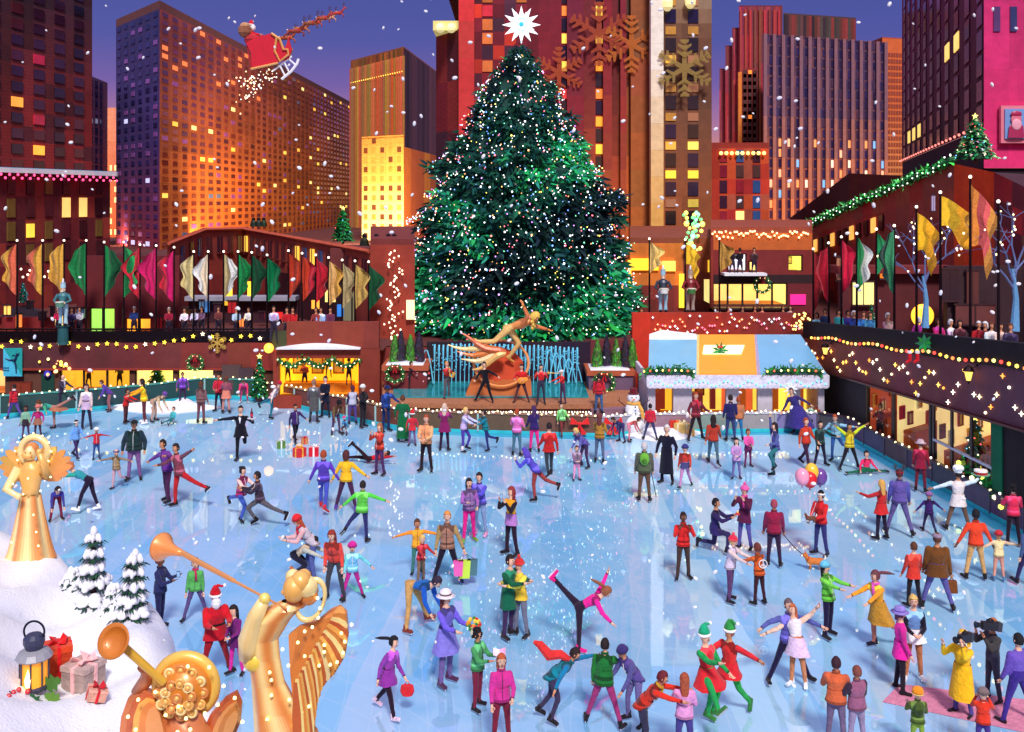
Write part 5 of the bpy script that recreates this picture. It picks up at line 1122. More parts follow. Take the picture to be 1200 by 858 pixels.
for i, x in enumerate((297, 303, 309, 427, 441, 455, 462)): 
    c_ = W(x, 264+ (0 if x < 400 else 22), 76.5 if x < 400 else 57.6); m_ = MB((40, 30, 36)); m_.lathe(c_-Z*.1, [(.28, 0), (.22, .3), (.1, .5)], 8, jit((50, 60, 44), .3)); m_.ball(c_+Z*.45, .14, 8); m_.build('roof_vent', M_DARK, loc=c_, label=f'small dark vent cowl on the wing roof, {"first second third fourth fifth sixth seventh".split()[i]} from the left', cat='vent', group='dark vents on the wing roofs')
# back centre-right restaurant building and tower base
b = thing('tower_base', 'orange lit base wing behind the right flags with vines of green and gold lights', 'building', (px(790, 58), 58, PZ))
A, B = (px(738, 58), 58), (px(842, 58), 58)
def cft(u, v, r): 
    return mix((120, 44, 44), (216, 120, 50), 1 if v > .52 else .05) if u < .62 else mix((110, 50, 46), (150, 70, 50), v)
face(b, A, B, PZ, zat(285, 58), None, 10, 6, cf=cft, blk=(1, 2), ja=.12, windows=False, mat=M_WALL); roof(b, [A, B, (px(842, 85), 85), (px(738, 85), 85)], zat(285, 58), (140, 70, 50))
for x, y, w_, h_, c in ((740, 303, 32, 14, (250, 200, 50)), (796, 321, 6, 40, (250, 210, 60)), (776, 306, 16, 12, (250, 200, 90)), (830, 305, 6, 14, (250, 200, 60)), (736, 305, 4, 50, (250, 206, 60))):
    p = W(x, y, 57.8); m_ = MB(c); m_.box((p.x, 57.85, p.z-h_/F*57.8), (p.x+w_/F*57.8, 57.95, p.z)); m_.build('shop_window', M_LIT, b)
for i in range(40): MB(rr.choice([(120, 220, 170), (250, 220, 90), (90, 200, 110)])).ball(W(813+rr.gauss(0, 5), 248+rr.uniform(0, 46), 57.4), rr.uniform(.07, .16), 6).build('vine_light', M_BULB, b)
b = thing('restaurant_building', 'two storey orange restaurant with snowy balcony, bright windows and a wreath', 'building', (px(890, 54), 54, PZ))
D = 54; mb = MB(); zt = zat(273, D)
ops = [(px(853, D), px(875, D), zat(318, D), zat(297, D)), (px(878, D), px(887, D), zat(318, D), zat(306, D)), (px(836, D), px(923, D), zat(358, D), zat(332, D)), (px(923.5, D), px(941, D), zat(318, D), zat(299, D))]
def seg(x0, x1, z0, z1, c): mb.box((px(x0, D), D, z0), (px(x1, D), D+.4, z1), jit(c, .06))
seg(833, 835.9, PZ, zt, (150, 50, 40)); seg(836, 952, zat(293, D), zt, (206, 96, 44)); wallx(px(836, D), px(952, D), zat(322, D), zat(293, D), D+.01, .4, [ops[0], ops[1], ops[3]], (126, 42, 42), mb)
wallx(px(836, D), px(952, D), zat(361, D), zat(332, D), D+.012, .4, [ops[2]], (110, 40, 44), mb); seg(836, 952, zat(332, D), zat(322, D), (50, 30, 34)); seg(833, 952, PZ-.3, zat(361, D), (120, 40, 44)); mb.build('wall', M_WALL, b)
room(b, *ops[0], D+.1, 1.5, cw=(214, 214, 236), nm=1); room(b, *ops[1], D+.1, 1.5, cw=(250, 226, 150), nm=1); room(b, *ops[2], D+.15, 2.5, cw=(250, 216, 130), nm=5); room(b, *ops[3], D+.1, 1.2, cw=(250, 220, 110), nm=1)
s_ = MB(); s_.box((px(845, D), D-.9, zat(322, D)), (px(894, D), D-.02, zat(319, D))); s_.build('balcony_snow', M_SNOW, b); s_ = MB((50, 30, 34)); s_.box((px(833, D), D-.9, zat(361.5, D)-.0), (px(925, D), D-.02, zat(359, D))); s_.build('balcony', M_PAINT, b)
roof(b, [(px(833, D), D), (px(952, D), D), (px(952, 75), 75), (px(833, 75), 75)], zt, (150, 70, 50))
for i in range(44): MB((255, 214, 150)).ball(W(835+i*2.6, 274+rr.uniform(-3, 5), D-.1), .06, 5).build('fairy_light', M_BULB, b)
wreath(W(893, 334, D-.3), .5, 'wreath with red bow across the bright restaurant windows')
pk = MB((226, 40, 130)); pk.box((px(926, D), D-.05, zat(357, D)), (px(944, D), D+.005, zat(345, D))); pk.build('pink_window', M_LIT, b)
k = MB((40, 40, 30)); k.box((px(929, D), D+1.1, zat(311, D)), (px(935, D), D+1.2, zat(302, D))); k.box((px(930, D), D+1.05, zat(310, D)), (px(934, D), D+1.1, zat(303, D)), (240, 230, 200)); k.build('picture_frame', M_WOOD, b)
# red wall behind the cabin
b = thing('retaining_wall', 'bright red wall behind the blue roofed cabin, sprinkled with white star lights', 'wall', (px(845, 50.6), 50.6, 0)); mb = MB(); D = 50.6
for i in range(10): mb.box((px(741+21*i, D), D-.0, 0), (px(762+21*i, D), D+.4, zat(367, D)), jit(mix((196, 56, 36), (120, 40, 46), i/9), .06))
mb.build('wall', M_WALL, b)
for i in range(64): MB(rr.choice([(200, 240, 255), (255, 255, 255), (240, 120, 150), (255, 170, 120)])).poly(star_pts(W(765+i*2.9, 372+rr.uniform(-2, 18), D-.1), .07, .022, 4, X, Z), -Y*.02).build('star_light', M_BULB, b)
for i in range(26): MB((255, 214, 120)).ball(W(940+rr.gauss(0, 5), 365+rr.uniform(0, 26), D-.3), .06, 5).build('fairy_light', M_BULB, b)
# ---- cabin
D0, D1 = 45.0, 48.6
b = thing('cabin', 'white walled refreshment cabin with blue glass roof, orange skylight and green garlands', 'cabin', (px(860, D0), D0, 0))
x0, x1 = px(759, D0), px(966, D0); zE = zat(450, D0); zF = zat(438, D0); X0b, X1b = px(761, D1), px(938, D1); zR = zat(394, D1)
def rp3(u, v): return V((lerp(x0, X0b, v), lerp(D0-.25, D1, v), lerp(zF, zR, v))).lerp(V((lerp(x1, X1b, v), lerp(D0-.25, D1, v), lerp(zF, zR, v))), u)
mb = MB()
def rq(u0, u1, ub0, ub1, c, v0=0, v1=1): mb.poly([rp3(u0, v0), rp3(u1, v0), rp3(ub1, v1), rp3(ub0, v1)], Z*.08, c)
rq(0, .27, 0, .315, (126, 190, 226)); mb.build('roof_panel', M_ROOFG, b); mb = MB(); rq(.63, 1, .71, 1, (116, 182, 226)); mb.build('roof_panel', M_ROOFG, b)
mb = MB(); rq(.285, .61, .33, .695, (226, 140, 40)); mb.build('skylight', M_ROOM, b)
mb = MB((236, 206, 130)); rq(.27, .285, .315, .33, (236, 206, 130)); rq(.61, .63, .695, .71, (176, 160, 190)); mb.build('roof_beam', M_WOOD, b)
mb = MB((255, 240, 180)); mb.poly([rp3(.325, .45)+Z*.1, rp3(.56, .45)+Z*.1, rp3(.60, .68)+Z*.1, rp3(.345, .68)+Z*.1], Z*.03); mb.build('skylight_panel', M_LIT, b)
mb = MB((222, 218, 236)); mb.box((x0-.1, D0-.4, zE), (x1+.1, D0-.2, zF-.01))
for i in range(36): t = (i+.5)/36; mb.ball((lerp(x0-.05, x1+.05, t), D0-.41, zE-.02), (.16, .02, .12), 8)
mb.box((x0-.1, D0-.2, zE), (x0+.02, D1, zF)); mb.box((x1-.02, D0-.2, zE), (x1+.1, D1, zF)); mb.build('awning_valance', M_CLOTH, b)
s_ = MB(); s_.loft([[rp3(u, .86)+Z*.08, rp3(u, 1)+Z*.08, rp3(u, 1)+Z*(.08+h), rp3(u, .9)+Z*(.08+h*.7)] for u, h in ((0, .02), (.08, .22), (.2, .12), (.31, .03))]); s_.build('snow_cap', M_SNOW, b)
piers = [(759, 768), (789, 811), (851, 866), (888, 905), (928, 938), (959, 966)]
mb = MB((206, 200, 216))
for a, c_ in piers: mb.box((px(a, D0), D0, 0), (px(c_, D0), D0+.25, zE))
mb.box((px(759, D0), D0-.02, 0), (px(966, D0), D0+.3, zat(488, D0)), (150, 146, 164)); mb.box((x0, D0+.3, 0), (x0+.1, D1, zE)); mb.box((x1-.1, D0+.3, 0), (x1, D1, zE)); mb.build('wall', M_WALL, b)
for a, c_, cw in ((768, 789, (250, 190, 50)), (811, 851, (255, 216, 90)), (866, 888, (206, 90, 50)), (905, 928, (250, 214, 80)), (938, 959, (255, 224, 90))):
    xa, xb = px(a, D0), px(c_, D0); r = MB(cw); r.quad((xa-.3, D0+2.4, .3), (xb+.3, D0+2.4, .3), (xb+.3, D0+2.4, zE), (xa-.3, D0+2.4, zE)); r.build('lit_room', M_LIT, b)  # back wall glows as the inside light of the cabin
    m_ = MB(rr.choice([(150, 50, 34), (180, 90, 30), (120, 40, 36)])); m_.box((xa+.1, D0+1.6, .2), (xa+.1+.45*(xb-xa), D0+2, 1.25)); m_.box((xb-.3, D0+2.1, .4), (xb-.05, D0+2.3, 1.7)); m_.build('cupboard', M_ROOM, b)  # cupboards glow too, added to lift them out of shade
    m_ = MB((110, 50, 30)); xc = (xa+xb)/2; m_.box((xc-.22, D0+2.25, 1.0), (xc+.22, D0+2.35, 1.6)); m_.box((xc-.15, D0+2.2, 1.07), (xc+.15, D0+2.24, 1.53), (250, 210, 110)); m_.build('picture_frame', M_WOOD, b)
MB((206, 140, 80)).quad((x0, D0+.3, .25), (x1, D0+.3, .25), (x1, D1, .25), (x0, D1, .25)).build('floor_boards', M_WOOD, b)
bk_ = MB((206, 160, 110)); bk_.box((x0, D1-.1, 0), (x1, D1, zE)); bk_.build('back_wall', M_WALL, b)
bulbs(b, [V((lerp(x0, x1, (i+.5)/44), D0-.46, zE+.1+.12*math.sin(i*1.1))) for i in range(44)], .04, [(60, 170, 200), (90, 190, 220)])
for u0, u1, lb in ((-.03, .25, 'left'), (.66, .97, 'right')):
    g_ = thing('garland', f'leafy garland with gold baubles on the {lb} eave of the blue roofed cabin', 'garland', rp3((u0+u1)/2, 0)); pts = along(rp3(u0, .0)+Z*.15-Y*.1, rp3(u1, 0)+Z*.15-Y*.1, 9, -.05); garland(g_, pts, .22, 7); bulbs(g_, [p-Y*.2+Z*.04 for p in pts], .05, [(255, 220, 110), (240, 80, 60), (255, 240, 190)])
ms_ = thing('mistletoe', 'sprig of mistletoe with red berries fixed on the cabin skylight', 'plant', rp3(.43, .5)); m_ = MB((40, 150, 80)); 
for i in range(9):
    a = i*.7; c_ = rp3(.43, .55)+V((0, -.3, .15)); e = X*math.cos(a)+Z*math.sin(a); MB().poly([c_, c_+e*.2+orth(Z, e)*.06, c_+e*.42, c_+e*.2-orth(Z, e)*.06], -Y*(.03+.004*i), jit((30, 150, 80), .2)).build('leaf', M_LEAF, ms_)
m_ = MB((220, 50, 40)); [m_.ball(c_+V((q*.07, -.06, .18)), .06, 6) for q in (-1, 0, 1)]; m_.build('berries', M_PAINT, ms_)
# ---- right wing
def xw(D): return 15.27-(D-30.5)*.0626
def wz(D): return lerp(4.94, 3.5, (D-30.5)/17.5)
def zb(D): return lerp(3.11, 2.2, (D-30.5)/15.5)
b = thing('retaining_wall', 'long mauve wall of the right wing with star lights above big shop windows', 'wall', (15, 38, 0)); mb = MB(); n = 12; DD = [26+ (49.4-26)*i/n for i in range(n+1)]
for i in range(n):
    a, c_ = DD[i], DD[i+1]
    mb.loft([[(xw(q), q, zb(q)+.08), (xw(q)+.4, q, zb(q)+.08), (xw(q)+.4, q, wz(q)), (xw(q), q, wz(q))] for q in (a, c_)], jit(mix((96, 60, 84), (146, 76, 64), i/(n-1)), .05))
mb.build('fascia', M_WALL, b); mb = MB((28, 22, 32)); mb.loft([[(xw(q)-.06, q, wz(q)), (xw(q)+.3, q, wz(q)), (xw(q)+.3, q, wz(q)+.8), (xw(q)-.06, q, wz(q)+.8)] for q in (26, 49.4)]); mb.build('parapet', M_WALL, b)
mb = MB((84, 30, 40)); mb.loft([[(xw(q)-.12, q, zb(q)), (xw(q)+.4, q, zb(q)), (xw(q)+.4, q, zb(q)+.07), (xw(q)-.12, q, zb(q)+.07)] for q in (26, 49.4)]); mb.build('cornice', M_PAINT, b)
# openings in the lower wall given as (Dnear,Dfar)
def Dof(x): # column x on the wing plane
    lo, hi = 20., 60.
    for _ in range(40):
        m = (lo+hi)/2
        if 600+F*(xw(m)+.12)/m > x: lo = m
        else: hi = m
    return lo
ops = [(Dof(1046), Dof(1016)), (Dof(1090), Dof(1047.5)), (Dof(1163), Dof(1094))]; mb = MB((60, 54, 62))
solid = [(ops[0][1], 49.4), (ops[1][1], ops[0][0]), (ops[2][1], ops[1][0]), (26, ops[2][0])]
for a, c_ in solid:
    mb.box((0, 0, 0), (0, 0, 0)) if False else mb.loft([[(xw(q)+.12, q, 0), (xw(q)+.2, q, 0), (xw(q)+.2, q, zb(q)), (xw(q)+.12, q, zb(q))] for q in (a, c_)], (58, 54, 60) if a > 40 else (40, 30, 36))
mb.loft([[(xw(q)+.06, q, 0), (xw(q)+.11, q, 0), (xw(q)+.11, q, zb(q)-.01), (xw(q)+.06, q, zb(q)-.01)] for q in (Dof(1176), Dof(1164))], (10, 110, 74)); mb.build('wall', M_WALL, b)
for k, (a, c_) in enumerate(ops):
    r = MB(); X_ = xw((a+c_)/2)+3.6; cw = [(170, 70, 46), (255, 226, 170), (250, 220, 160)][k]
    r.quad((X_, a-.6, 0), (X_, c_+3, 0), (X_, c_+3, 3.4), (X_, a-.6, 3.4), cw); r.quad((xw(c_)+.25, c_, 0), (xw(c_)+.25, c_, 3.0), (X_, c_+3, 3.0), (X_, c_+3, 0), jit(cw, .1)); r.build('lit_room', M_ROOM, b)  # wall quads emit the room's light; no lamp inside
    r = MB((190, 90, 50)); r.quad((xw(a)+.15, a-.6, .05), (X_, a-.6, .05), (X_, c_+3, .05), (xw(c_)+.15, c_+3, .05)); r.build('floor_boards', M_WOOD, b)
    A_, B_ = V((xw(c_)+.25, c_, 0)), V((X_, c_+3, 0)); d_ = (B_-A_).normalized(); n_ = V((d_.y, -d_.x, 0))
    for q in range(6):
        p = A_.lerp(B_, (.06, .2, .36, .52, .7, .88)[q]); zz_ = (1.75, 1.45, 2.0, 1.3, 1.7, 2.05)[q]; cc_ = [(236, 150, 90), (206, 50, 44), (150, 70, 44), (240, 236, 226), (180, 60, 50), (236, 170, 80)][(q+k) % 6]; m_ = MB(cc_); m_.obox(p+n_*.06+Z*zz_, d_*.2, n_*.03, Z*.26); m_.obox(p+n_*.1+Z*zz_, d_*.13, n_*.02, Z*.18, [(206, 50, 44), (250, 236, 200), (250, 200, 90)][q % 3]); m_.obox(p+n_*.13+Z*zz_, d_*.03, n_*.015, Z*.2, (150, 40, 40)); m_.build('wall_panel', M_CLOTH, b)
    m_ = MB((190, 84, 50)); m_.obox((A_+B_)/2+n_*.3+Z*.55, d_*1.9, n_*.25, Z*.5); m_.build('shop_counter', M_WOOD, b)
    f_ = MB((40, 26, 36)); nn = 1 if k < 2 else 3
    for j in range(nn+1): q = lerp(a, c_, j/nn); f_.box((xw(q)+.1, q-.08, .1), (xw(q)+.16, q+.08, zb(q)))
    f_.loft([[(xw(q)+.1, q, zb(q)-.07), (xw(q)+.16, q, zb(q)-.07), (xw(q)+.16, q, zb(q)), (xw(q)+.1, q, zb(q))] for q in (a, c_)])
    if k == 2: f_.loft([[(xw(q)+.09, q, 1.45), (xw(q)+.18, q, 1.45), (xw(q)+.18, q, 1.53), (xw(q)+.09, q, 1.53)] for q in (a, c_)], (200, 200, 220))
    w_ = f_.build('window', M_PAINT, b); p_ = MB((255, 255, 255)); p_.quad((xw(a)+.13, a, .1), (xw(c_)+.13, c_, .1), (xw(c_)+.13, c_, zb(c_)), (xw(a)+.13, a, zb(a))); p_.build('pane', M_PANE, w_)
fir((16.05, 35.5, .1), 2.3, .55, 'lit fir with baubles inside the right shop window', 500, lights=30, seed=9)
for i, (dx, D, s, c, rc_) in enumerate(((1.6, 33.6, .34, (220, 50, 40), (250, 240, 230)), (1.7, 34.6, .3, (240, 236, 230), (206, 40, 40)), (1.5, 35.5, .36, (230, 226, 220), (220, 60, 50)), (1.3, 32.0, .3, (210, 60, 40), (255, 220, 160)), (1.6, 36.6, .4, (190, 40, 40), (250, 240, 230)))):
    p = V((xw(D)+dx*.45, D+1, .05+.55*(i % 2))); t = thing('gift_box', f'wrapped gift on the floor inside the right shop window, {"first second third fourth fifth".split()[i]} from the front', 'gift', p, 'gifts inside the right shop window'); MB(c).box(p-V((s/2, s/2, 0)), p+V((s/2, s/2, s))).build('box', M_CLOTH, t); MB(rc_).box(p-V((s*.08, s/2+.01, 0)), p+V((s*.08, s/2+.01, s+.01))).build('ribbon', M_CLOTH, t)
rr = random.Random(5)
for i in range(58):
    q = 28.5+20*(i/58); z_ = lerp(zb(q)+.3, wz(q)-.35, .5+.42*math.sin(i*.9)+rr.uniform(-.1, .1)*2); z_ = max(zb(q)+.25, min(wz(q)-.25, z_)); c = rr.choice([(255, 240, 180), (255, 250, 220), (250, 200, 90), (230, 150, 60)])
    p = V((xw(q)-.05, q, z_)); m_ = MB(c)
    if i % 4: m_.poly(star_pts(p, .09, .028, 4, (X*.55-Y*.85).normalized(), Z), V((-.03, -.02, 0)))
    else: m_.ball(p, .05, 6)
    m_.build('star_light', M_BULB, b)
bulbs(b, [V((xw(q)-.14, q, wz(q)+.12-.06*math.sin(i*.6))) for i, q in enumerate(np.linspace(28.5, 48, 46))], .065, [(255, 214, 90), (240, 170, 60), (230, 60, 50), (250, 236, 120), (236, 120, 60)])
for D, s, lb in ((Dof(963)+1.5, .8, 'far'), (34.6, 1.0, 'near')):
    D = 45.8 if lb == 'far' else 33.2; p = V((xw(D)-.3, D, wz(D)-.25)); t = thing('lantern', f'black wall lantern with amber glass, {lb} one on the right parapet', 'lantern', p); MB((255, 190, 80)).lathe(p-Z*.3, [(.07, 0), (.14, .3)], 8).build('glass', M_HALO, t); m_ = MB((40, 20, 26)); m_.lathe(p, [(.2, 0), (.12, .14), (.03, .2)], 8); m_.lathe(p-Z*.42, [(.01, 0), (.08, .1)], 8); m_.tube([p+Z*.1, p+V((.3, 0, .2))], .03, 5); m_.build('frame', M_DARK, t)
t = thing('stocking_decoration', 'two red stockings with white cuffs under holly by the near lantern', 'decoration', W(1070, 415, 36.5))
for s in (0, 1):
    p = W(1066+9*s, 414, 36.3); MB((206, 30, 40)).tube([p, p-Z*.25, p-Z*.34-X*.13], [.07, .075, .05], 8).build('stocking', M_CLOTH, t); MB((240, 236, 240)).lathe(p, [(.085, 0), (.085, .08)], 8).build('cuff', M_CLOTH, t)
m_ = MB((30, 110, 70)); c_ = W(1083, 402, 36.3)
for i in range(8): a = i*.8; e = X*math.cos(a)+Z*math.sin(a); m_.poly([c_, c_+e*.15+orth(Z, e)*.07, c_+e*.34, c_+e*.15-orth(Z, e)*.07], -Y*.03, jit((30, 120, 70), .3))
m_.build('holly', M_LEAF, t)
# upper right terrace and building
mb = MB((70, 56, 70)); mb.add([(xw(26)+.3, 26, wz(26)-.35), (xw(49.4)+.3, 49.4, wz(49.4)-.35), (60, 49.4, wz(49.4)-.35), (60, 26, wz(26)-.35)], [(0, 1, 2, 3)]); mb.build('right_terrace', M_STONE, kind='structure')
mb = MB((60, 130, 180)); mb.add([(xw(q)+.7+k, q, wz(q)-.1+.14*math.sin(k*1.2)) for q in (26, 34, 42) for k in (0, 1.4, 2.8)], [(0, 3, 4, 1), (1, 4, 5, 2), (3, 6, 7, 4), (4, 7, 8, 5)]); mb.build('terrace_snow', M_SNOW, kind='structure')
b = thing('right_wing_building', 'terracotta wing at right with a sloping roof edge trimmed in sparkling green garland', 'building', (22, 50, 3))
# long flank: pixel-derived corners, D from far to near
Q0, Q1, Q2, Q3 = W(941, 268, 80), W(1118, 192, 52), W(1165, 202, 49), W(1290, 262, 40)
mb = MB(); col_face(Q0, Q1, 2.8, 14, 7, lambda u, v: jit(mix((140, 50, 50), (176, 84, 66), v) if R.random() < .8 else (190, 60, 54), .08), mb)
col_face(Q1, Q2, 2.8, 4, 6, lambda u, v: jit((236, 74, 34) if v > .3 else (80, 40, 44), .08), mb); col_face(Q2, Q3, 2.8, 10, 7, lambda u, v: jit(rr.choice([(170, 48, 56), (150, 84, 76), (190, 52, 54), (120, 46, 56)]), .08), mb); mb.build('wall', M_WALL, b)  # lit look of the orange-red end face is put into its colour
mb = MB((70, 40, 50)); mb.add([Q0, Q1, Q2, Q3, V((60, 48, Q3.z)), V((60, 90, Q0.z))], [(0, 1, 2, 3, 4, 5)]); mb.build('roof', M_WALL, b)
gp_ = along(Q0+V((-.2, -.2, .1)), Q1+V((-.2, -.2, .15)), 40); g2 = MB(); rr = random.Random(6)
gg = thing('garland', 'long sparkling green garland climbing the sloping roof edge of the right wing', 'garland', gp_[20]); garland(gg, gp_, .3, 3, ((30, 150, 60), (20, 110, 50), (90, 210, 110)))
bulbs(gg, [p+V((-.2, -.3, rr.uniform(-.22, .3))) for p in gp_ for _ in (0, 1)], .045, [(230, 255, 220), (255, 255, 255), (120, 255, 140)])
def pane_at(x, y, w_, h_, D, c, parent, lit=True, name='window', fr=(60, 34, 40)):
    p = W(x, y, D); m_ = MB(c); m_.box((p.x, D, p.z-h_/F*D), (p.x+w_/F*D, D+.1, p.z)); o_ = m_.build(name, M_LIT if lit else M_GLASS, parent); f_ = MB(fr); k = .05
    f_.box((p.x-k, D-.03, p.z), (p.x+w_/F*D+k, D+.11, p.z+k*1.6)); f_.box((p.x-k, D-.04, p.z-h_/F*D-k*1.6), (p.x+w_/F*D+k, D+.11, p.z-h_/F*D)); f_.box((p.x+w_/F*D*.48, D-.02, p.z-h_/F*D), (p.x+w_/F*D*.52, D-.001, p.z)); f_.build('frame', M_PAINT, o_); return p
# flag-level shop front of the right wing, set forward on the terrace
D = 47.5; mb = MB(); mb.box((px(985, D), D, 3.0), (px(1110, D), D+.4, zat(318, D)), (88, 34, 42)); mb.box((px(1110, 45), 45, 3.0), (px(1260, 45), 45.4, zat(312, 45)), (60, 38, 46)); mb.box((px(975, D), D-.5, zat(320, D)), (px(1112, D), D+.5, zat(311, D)), (120, 44, 46)); mb.build('shop_wall', M_WALL, b)
pane_at(1000, 331, 24, 26, 47.3, (226, 214, 130), b); pane_at(1032, 306, 7, 20, 47.2, (240, 130, 40), b); pane_at(981, 302, 6, 26, 47.2, (190, 130, 100), b, False); pane_at(1104, 316, 20, 36, 44.8, (50, 32, 42), b, False); pane_at(1133, 318, 14, 50, 44.8, (96, 52, 50), b, False); pane_at(1120, 358, 46, 22, 44.7, (110, 60, 58), b, False); pane_at(1092, 229, 4, 18, 50, (190, 180, 220), b, False)
sunl = thing('round_lamp', 'big round glowing amber lamp behind the blue barked tree', 'lamp', W(1081, 378, 46)); MB((255, 180, 50)).ball(W(1081, 370, 46), (.52, .2, .52), 20).build('globe', M_HALO, sunl); MB((60, 40, 40)).tube([W(1081, 395, 46), W(1081, 376, 46)], .2, 8).build('stand', M_DARK, sunl)
for i in range(12):
    p = Q0.lerp(Q1, .08+.05*i); q = p.lerp(Q1, .02); z_ = p.z-1.2; m_ = MB([(60, 26, 36), (250, 190, 90), (70, 34, 44)][i % 3]); d_ = (Q1-Q0).normalized(); n_ = V((-abs(d_.y), -d_.x, 0)); m_.obox(p+n_*.08-Z*1.7, d_*.35, n_*.05, Z*.45); m_.build('window', M_LIT if i % 3 == 1 else M_GLASS, b)
mb = MB(); b2_ = thing('mauve_annex', 'low mauve brown annex roof in front of the wide ribbed tower', 'building', (px(985, 100), 100, 3)); Qa, Qb, Qc = W(925, 256, 125), W(995, 203, 95), W(1056, 206, 90)
col_face(Qa, Qb, 2.8, 6, 4, lambda u, v: jit((104, 54, 60), .1), mb); col_face(Qb, Qc, 2.8, 5, 4, lambda u, v: jit((122, 62, 56), .08), mb); mb.build('wall', M_WALL, b2_)
fir(W(1143, 191, 48.5), 2.15, 1.0, 'decorated roof tree with gold swags and a star at upper right', 700, lights=40, seed=12, cols=((34, 140, 76), (20, 90, 56), (60, 170, 100), (200, 220, 170)))
fir(W(1021, 381, 45.5), .95, .22, 'small dark lit tree on the right terrace behind the parapet', 200, lights=12, seed=13, star=False)
# ---- flags and poles
def flag_on(p, h, w_, cols, label, dirn=1, fly=0, group='draped flags on the poles'):
    mb = MB(); nu, nv = 8, 12; rr = random.Random(hash(label) % 1000 if False else len(label)*7+int(p.y*10)); ph = rr.uniform(0, 6); P = []
    for j in range(nv+1):
        v = j/nv; row = []
        for i in range(nu+1):
            u = i/nu; spread = w_*(.25+.75*math.sin(min(1, v*1.25+.15)*math.pi*.75)) if not fly else w_*(.25+.75*v)
            x = dirn*u*w_*(1-.12*v) if fly else dirn*u*spread; y = -.12*math.sin(u*7+v*3+ph)*(.3+u); z = -h*v*(1-.3*u) if not fly else -h*(v*.62*(1+.25*u)+u*.3+.1*math.sin(u*6+ph)*(.4+.6*v))
            row.append(p+V((x+.13*w_*math.sin(v*9+ph)*u, y, z-.12*h*u*(1-v))))
        P.append(row)
    for j in range(nv):
        for i in range(nu): c = cols[int(i/nu*len(cols))] if len(cols) > 1 else cols[0]; mb.quad(P[j][i], P[j][i+1], P[j+1][i+1], P[j+1][i], tuple(q*(1-.22*(math.sin(i*1.9+ph) > .3)) for q in c))
    o = mb.build('flag', M_CLOTH, None, smooth=True, label=label, cat='flag', group=group, loc=p); return o
def Dw(x, off):
    lo, hi = 20., 60.
    for _ in range(40):
        m = (lo+hi)/2
        if 600+F*(xw(m)+off)/m > x: lo = m
        else: hi = m
    return lo
def pole(x, yt, D, zb, label):
    p0, p1 = V((px(x, D), D, zb)), V((px(x, D), D, zat(yt, D))); t = thing('flagpole', label, 'flagpole', p0, 'flagpoles around the rink'); MB((34, 20, 28)).tube([p0, p1], [.055, .04], 7).build('pole', M_DARK, t); MB((255, 236, 210)).ball(p1+Z*.05, .06, 8).build('finial', M_BULB, t); return p1-Z*.08
OR = 'first second third fourth fifth sixth seventh eighth ninth tenth eleventh twelfth thirteenth fourteenth fifteenth sixteenth seventeenth eighteenth nineteenth twentieth twenty-first twenty-second'.split()
gold, green, dgrn, wht, red_, pink, crm, orng, oliv = (226, 170, 70), (30, 130, 70), (20, 84, 50), (236, 236, 230), (206, 40, 60), (206, 30, 100), (226, 206, 140), (206, 66, 40), (190, 170, 120)
LF = [(20, 283, [(226, 110, 80), gold], -1, 'gold and coral'), (50, 283, [gold, (220, 110, 84)], -1, 'gold and rose'), (75, 283, [gold], -1, 'plain gold'), (101, 283, [green], -1, 'dark green'), (122, 285, [green, dgrn], 1, 'two tone green'), (145, 285, [green, (40, 170, 90)], 1, 'green with a white fold'), (164, 288, [red_], -1, 'crimson'), (183, 289, [pink], -1, 'hot pink'), (204, 291, [pink, red_], -1, 'magenta and red'), (227, 296, [crm], -1, 'cream'), (244, 296, [(236, 214, 180), wht], -1, 'cream and white'), (262, 296, [oliv, wht], 1, 'olive and white'), (279, 296, [(20, 140, 70)], 1, 'emerald'), (295, 297, [dgrn], 1, 'forest green'), (313, 300, [(16, 140, 80)], 1, 'bright emerald'), (338, 295, [orng], 1, 'scarlet'), (354, 298, [orng, red_], 1, 'orange red'), (370, 300, [(200, 30, 50)], 1, 'ruby'), (385, 303, [(230, 180, 110), gold], 1, 'pale gold'), (401, 306, [oliv], 1, 'khaki'), (416, 307, [(206, 170, 90)], 1, 'mustard'), (432, 308, [dgrn], 1, 'bottle green')]
for i, (x, yt, cols, dr_, nm) in enumerate(LF):
    D = 52.6 if x < 330 else 51.8; zb = 2.8; top_ = pole(x, yt, D, zb, f'{OR[i]} black flagpole from the left end of the terrace row'); flag_on(top_, 2.75 if i < 9 else 2.35, .86 if i < 9 else .74, cols, f'{nm} flag hanging on the {OR[i]} pole from the left', dr_, group=None)
for i, (x, yt, cols) in enumerate(((761, 281, [(236, 200, 120), (250, 220, 130)]), (803, 282, [(250, 200, 50)]), (843, 281, [(196, 150, 70)]))):
    top_ = pole(x, yt, 51.4, PZ, f'black flagpole on the wall above the cabin, {OR[i]} from the left'); flag_on(top_, 1.6, .7, cols, f'{["pale gold", "bright yellow", "brown gold"][i]} flag on the {OR[i]} pole above the cabin', 1, .5 if i == 1 else 0, group=None)
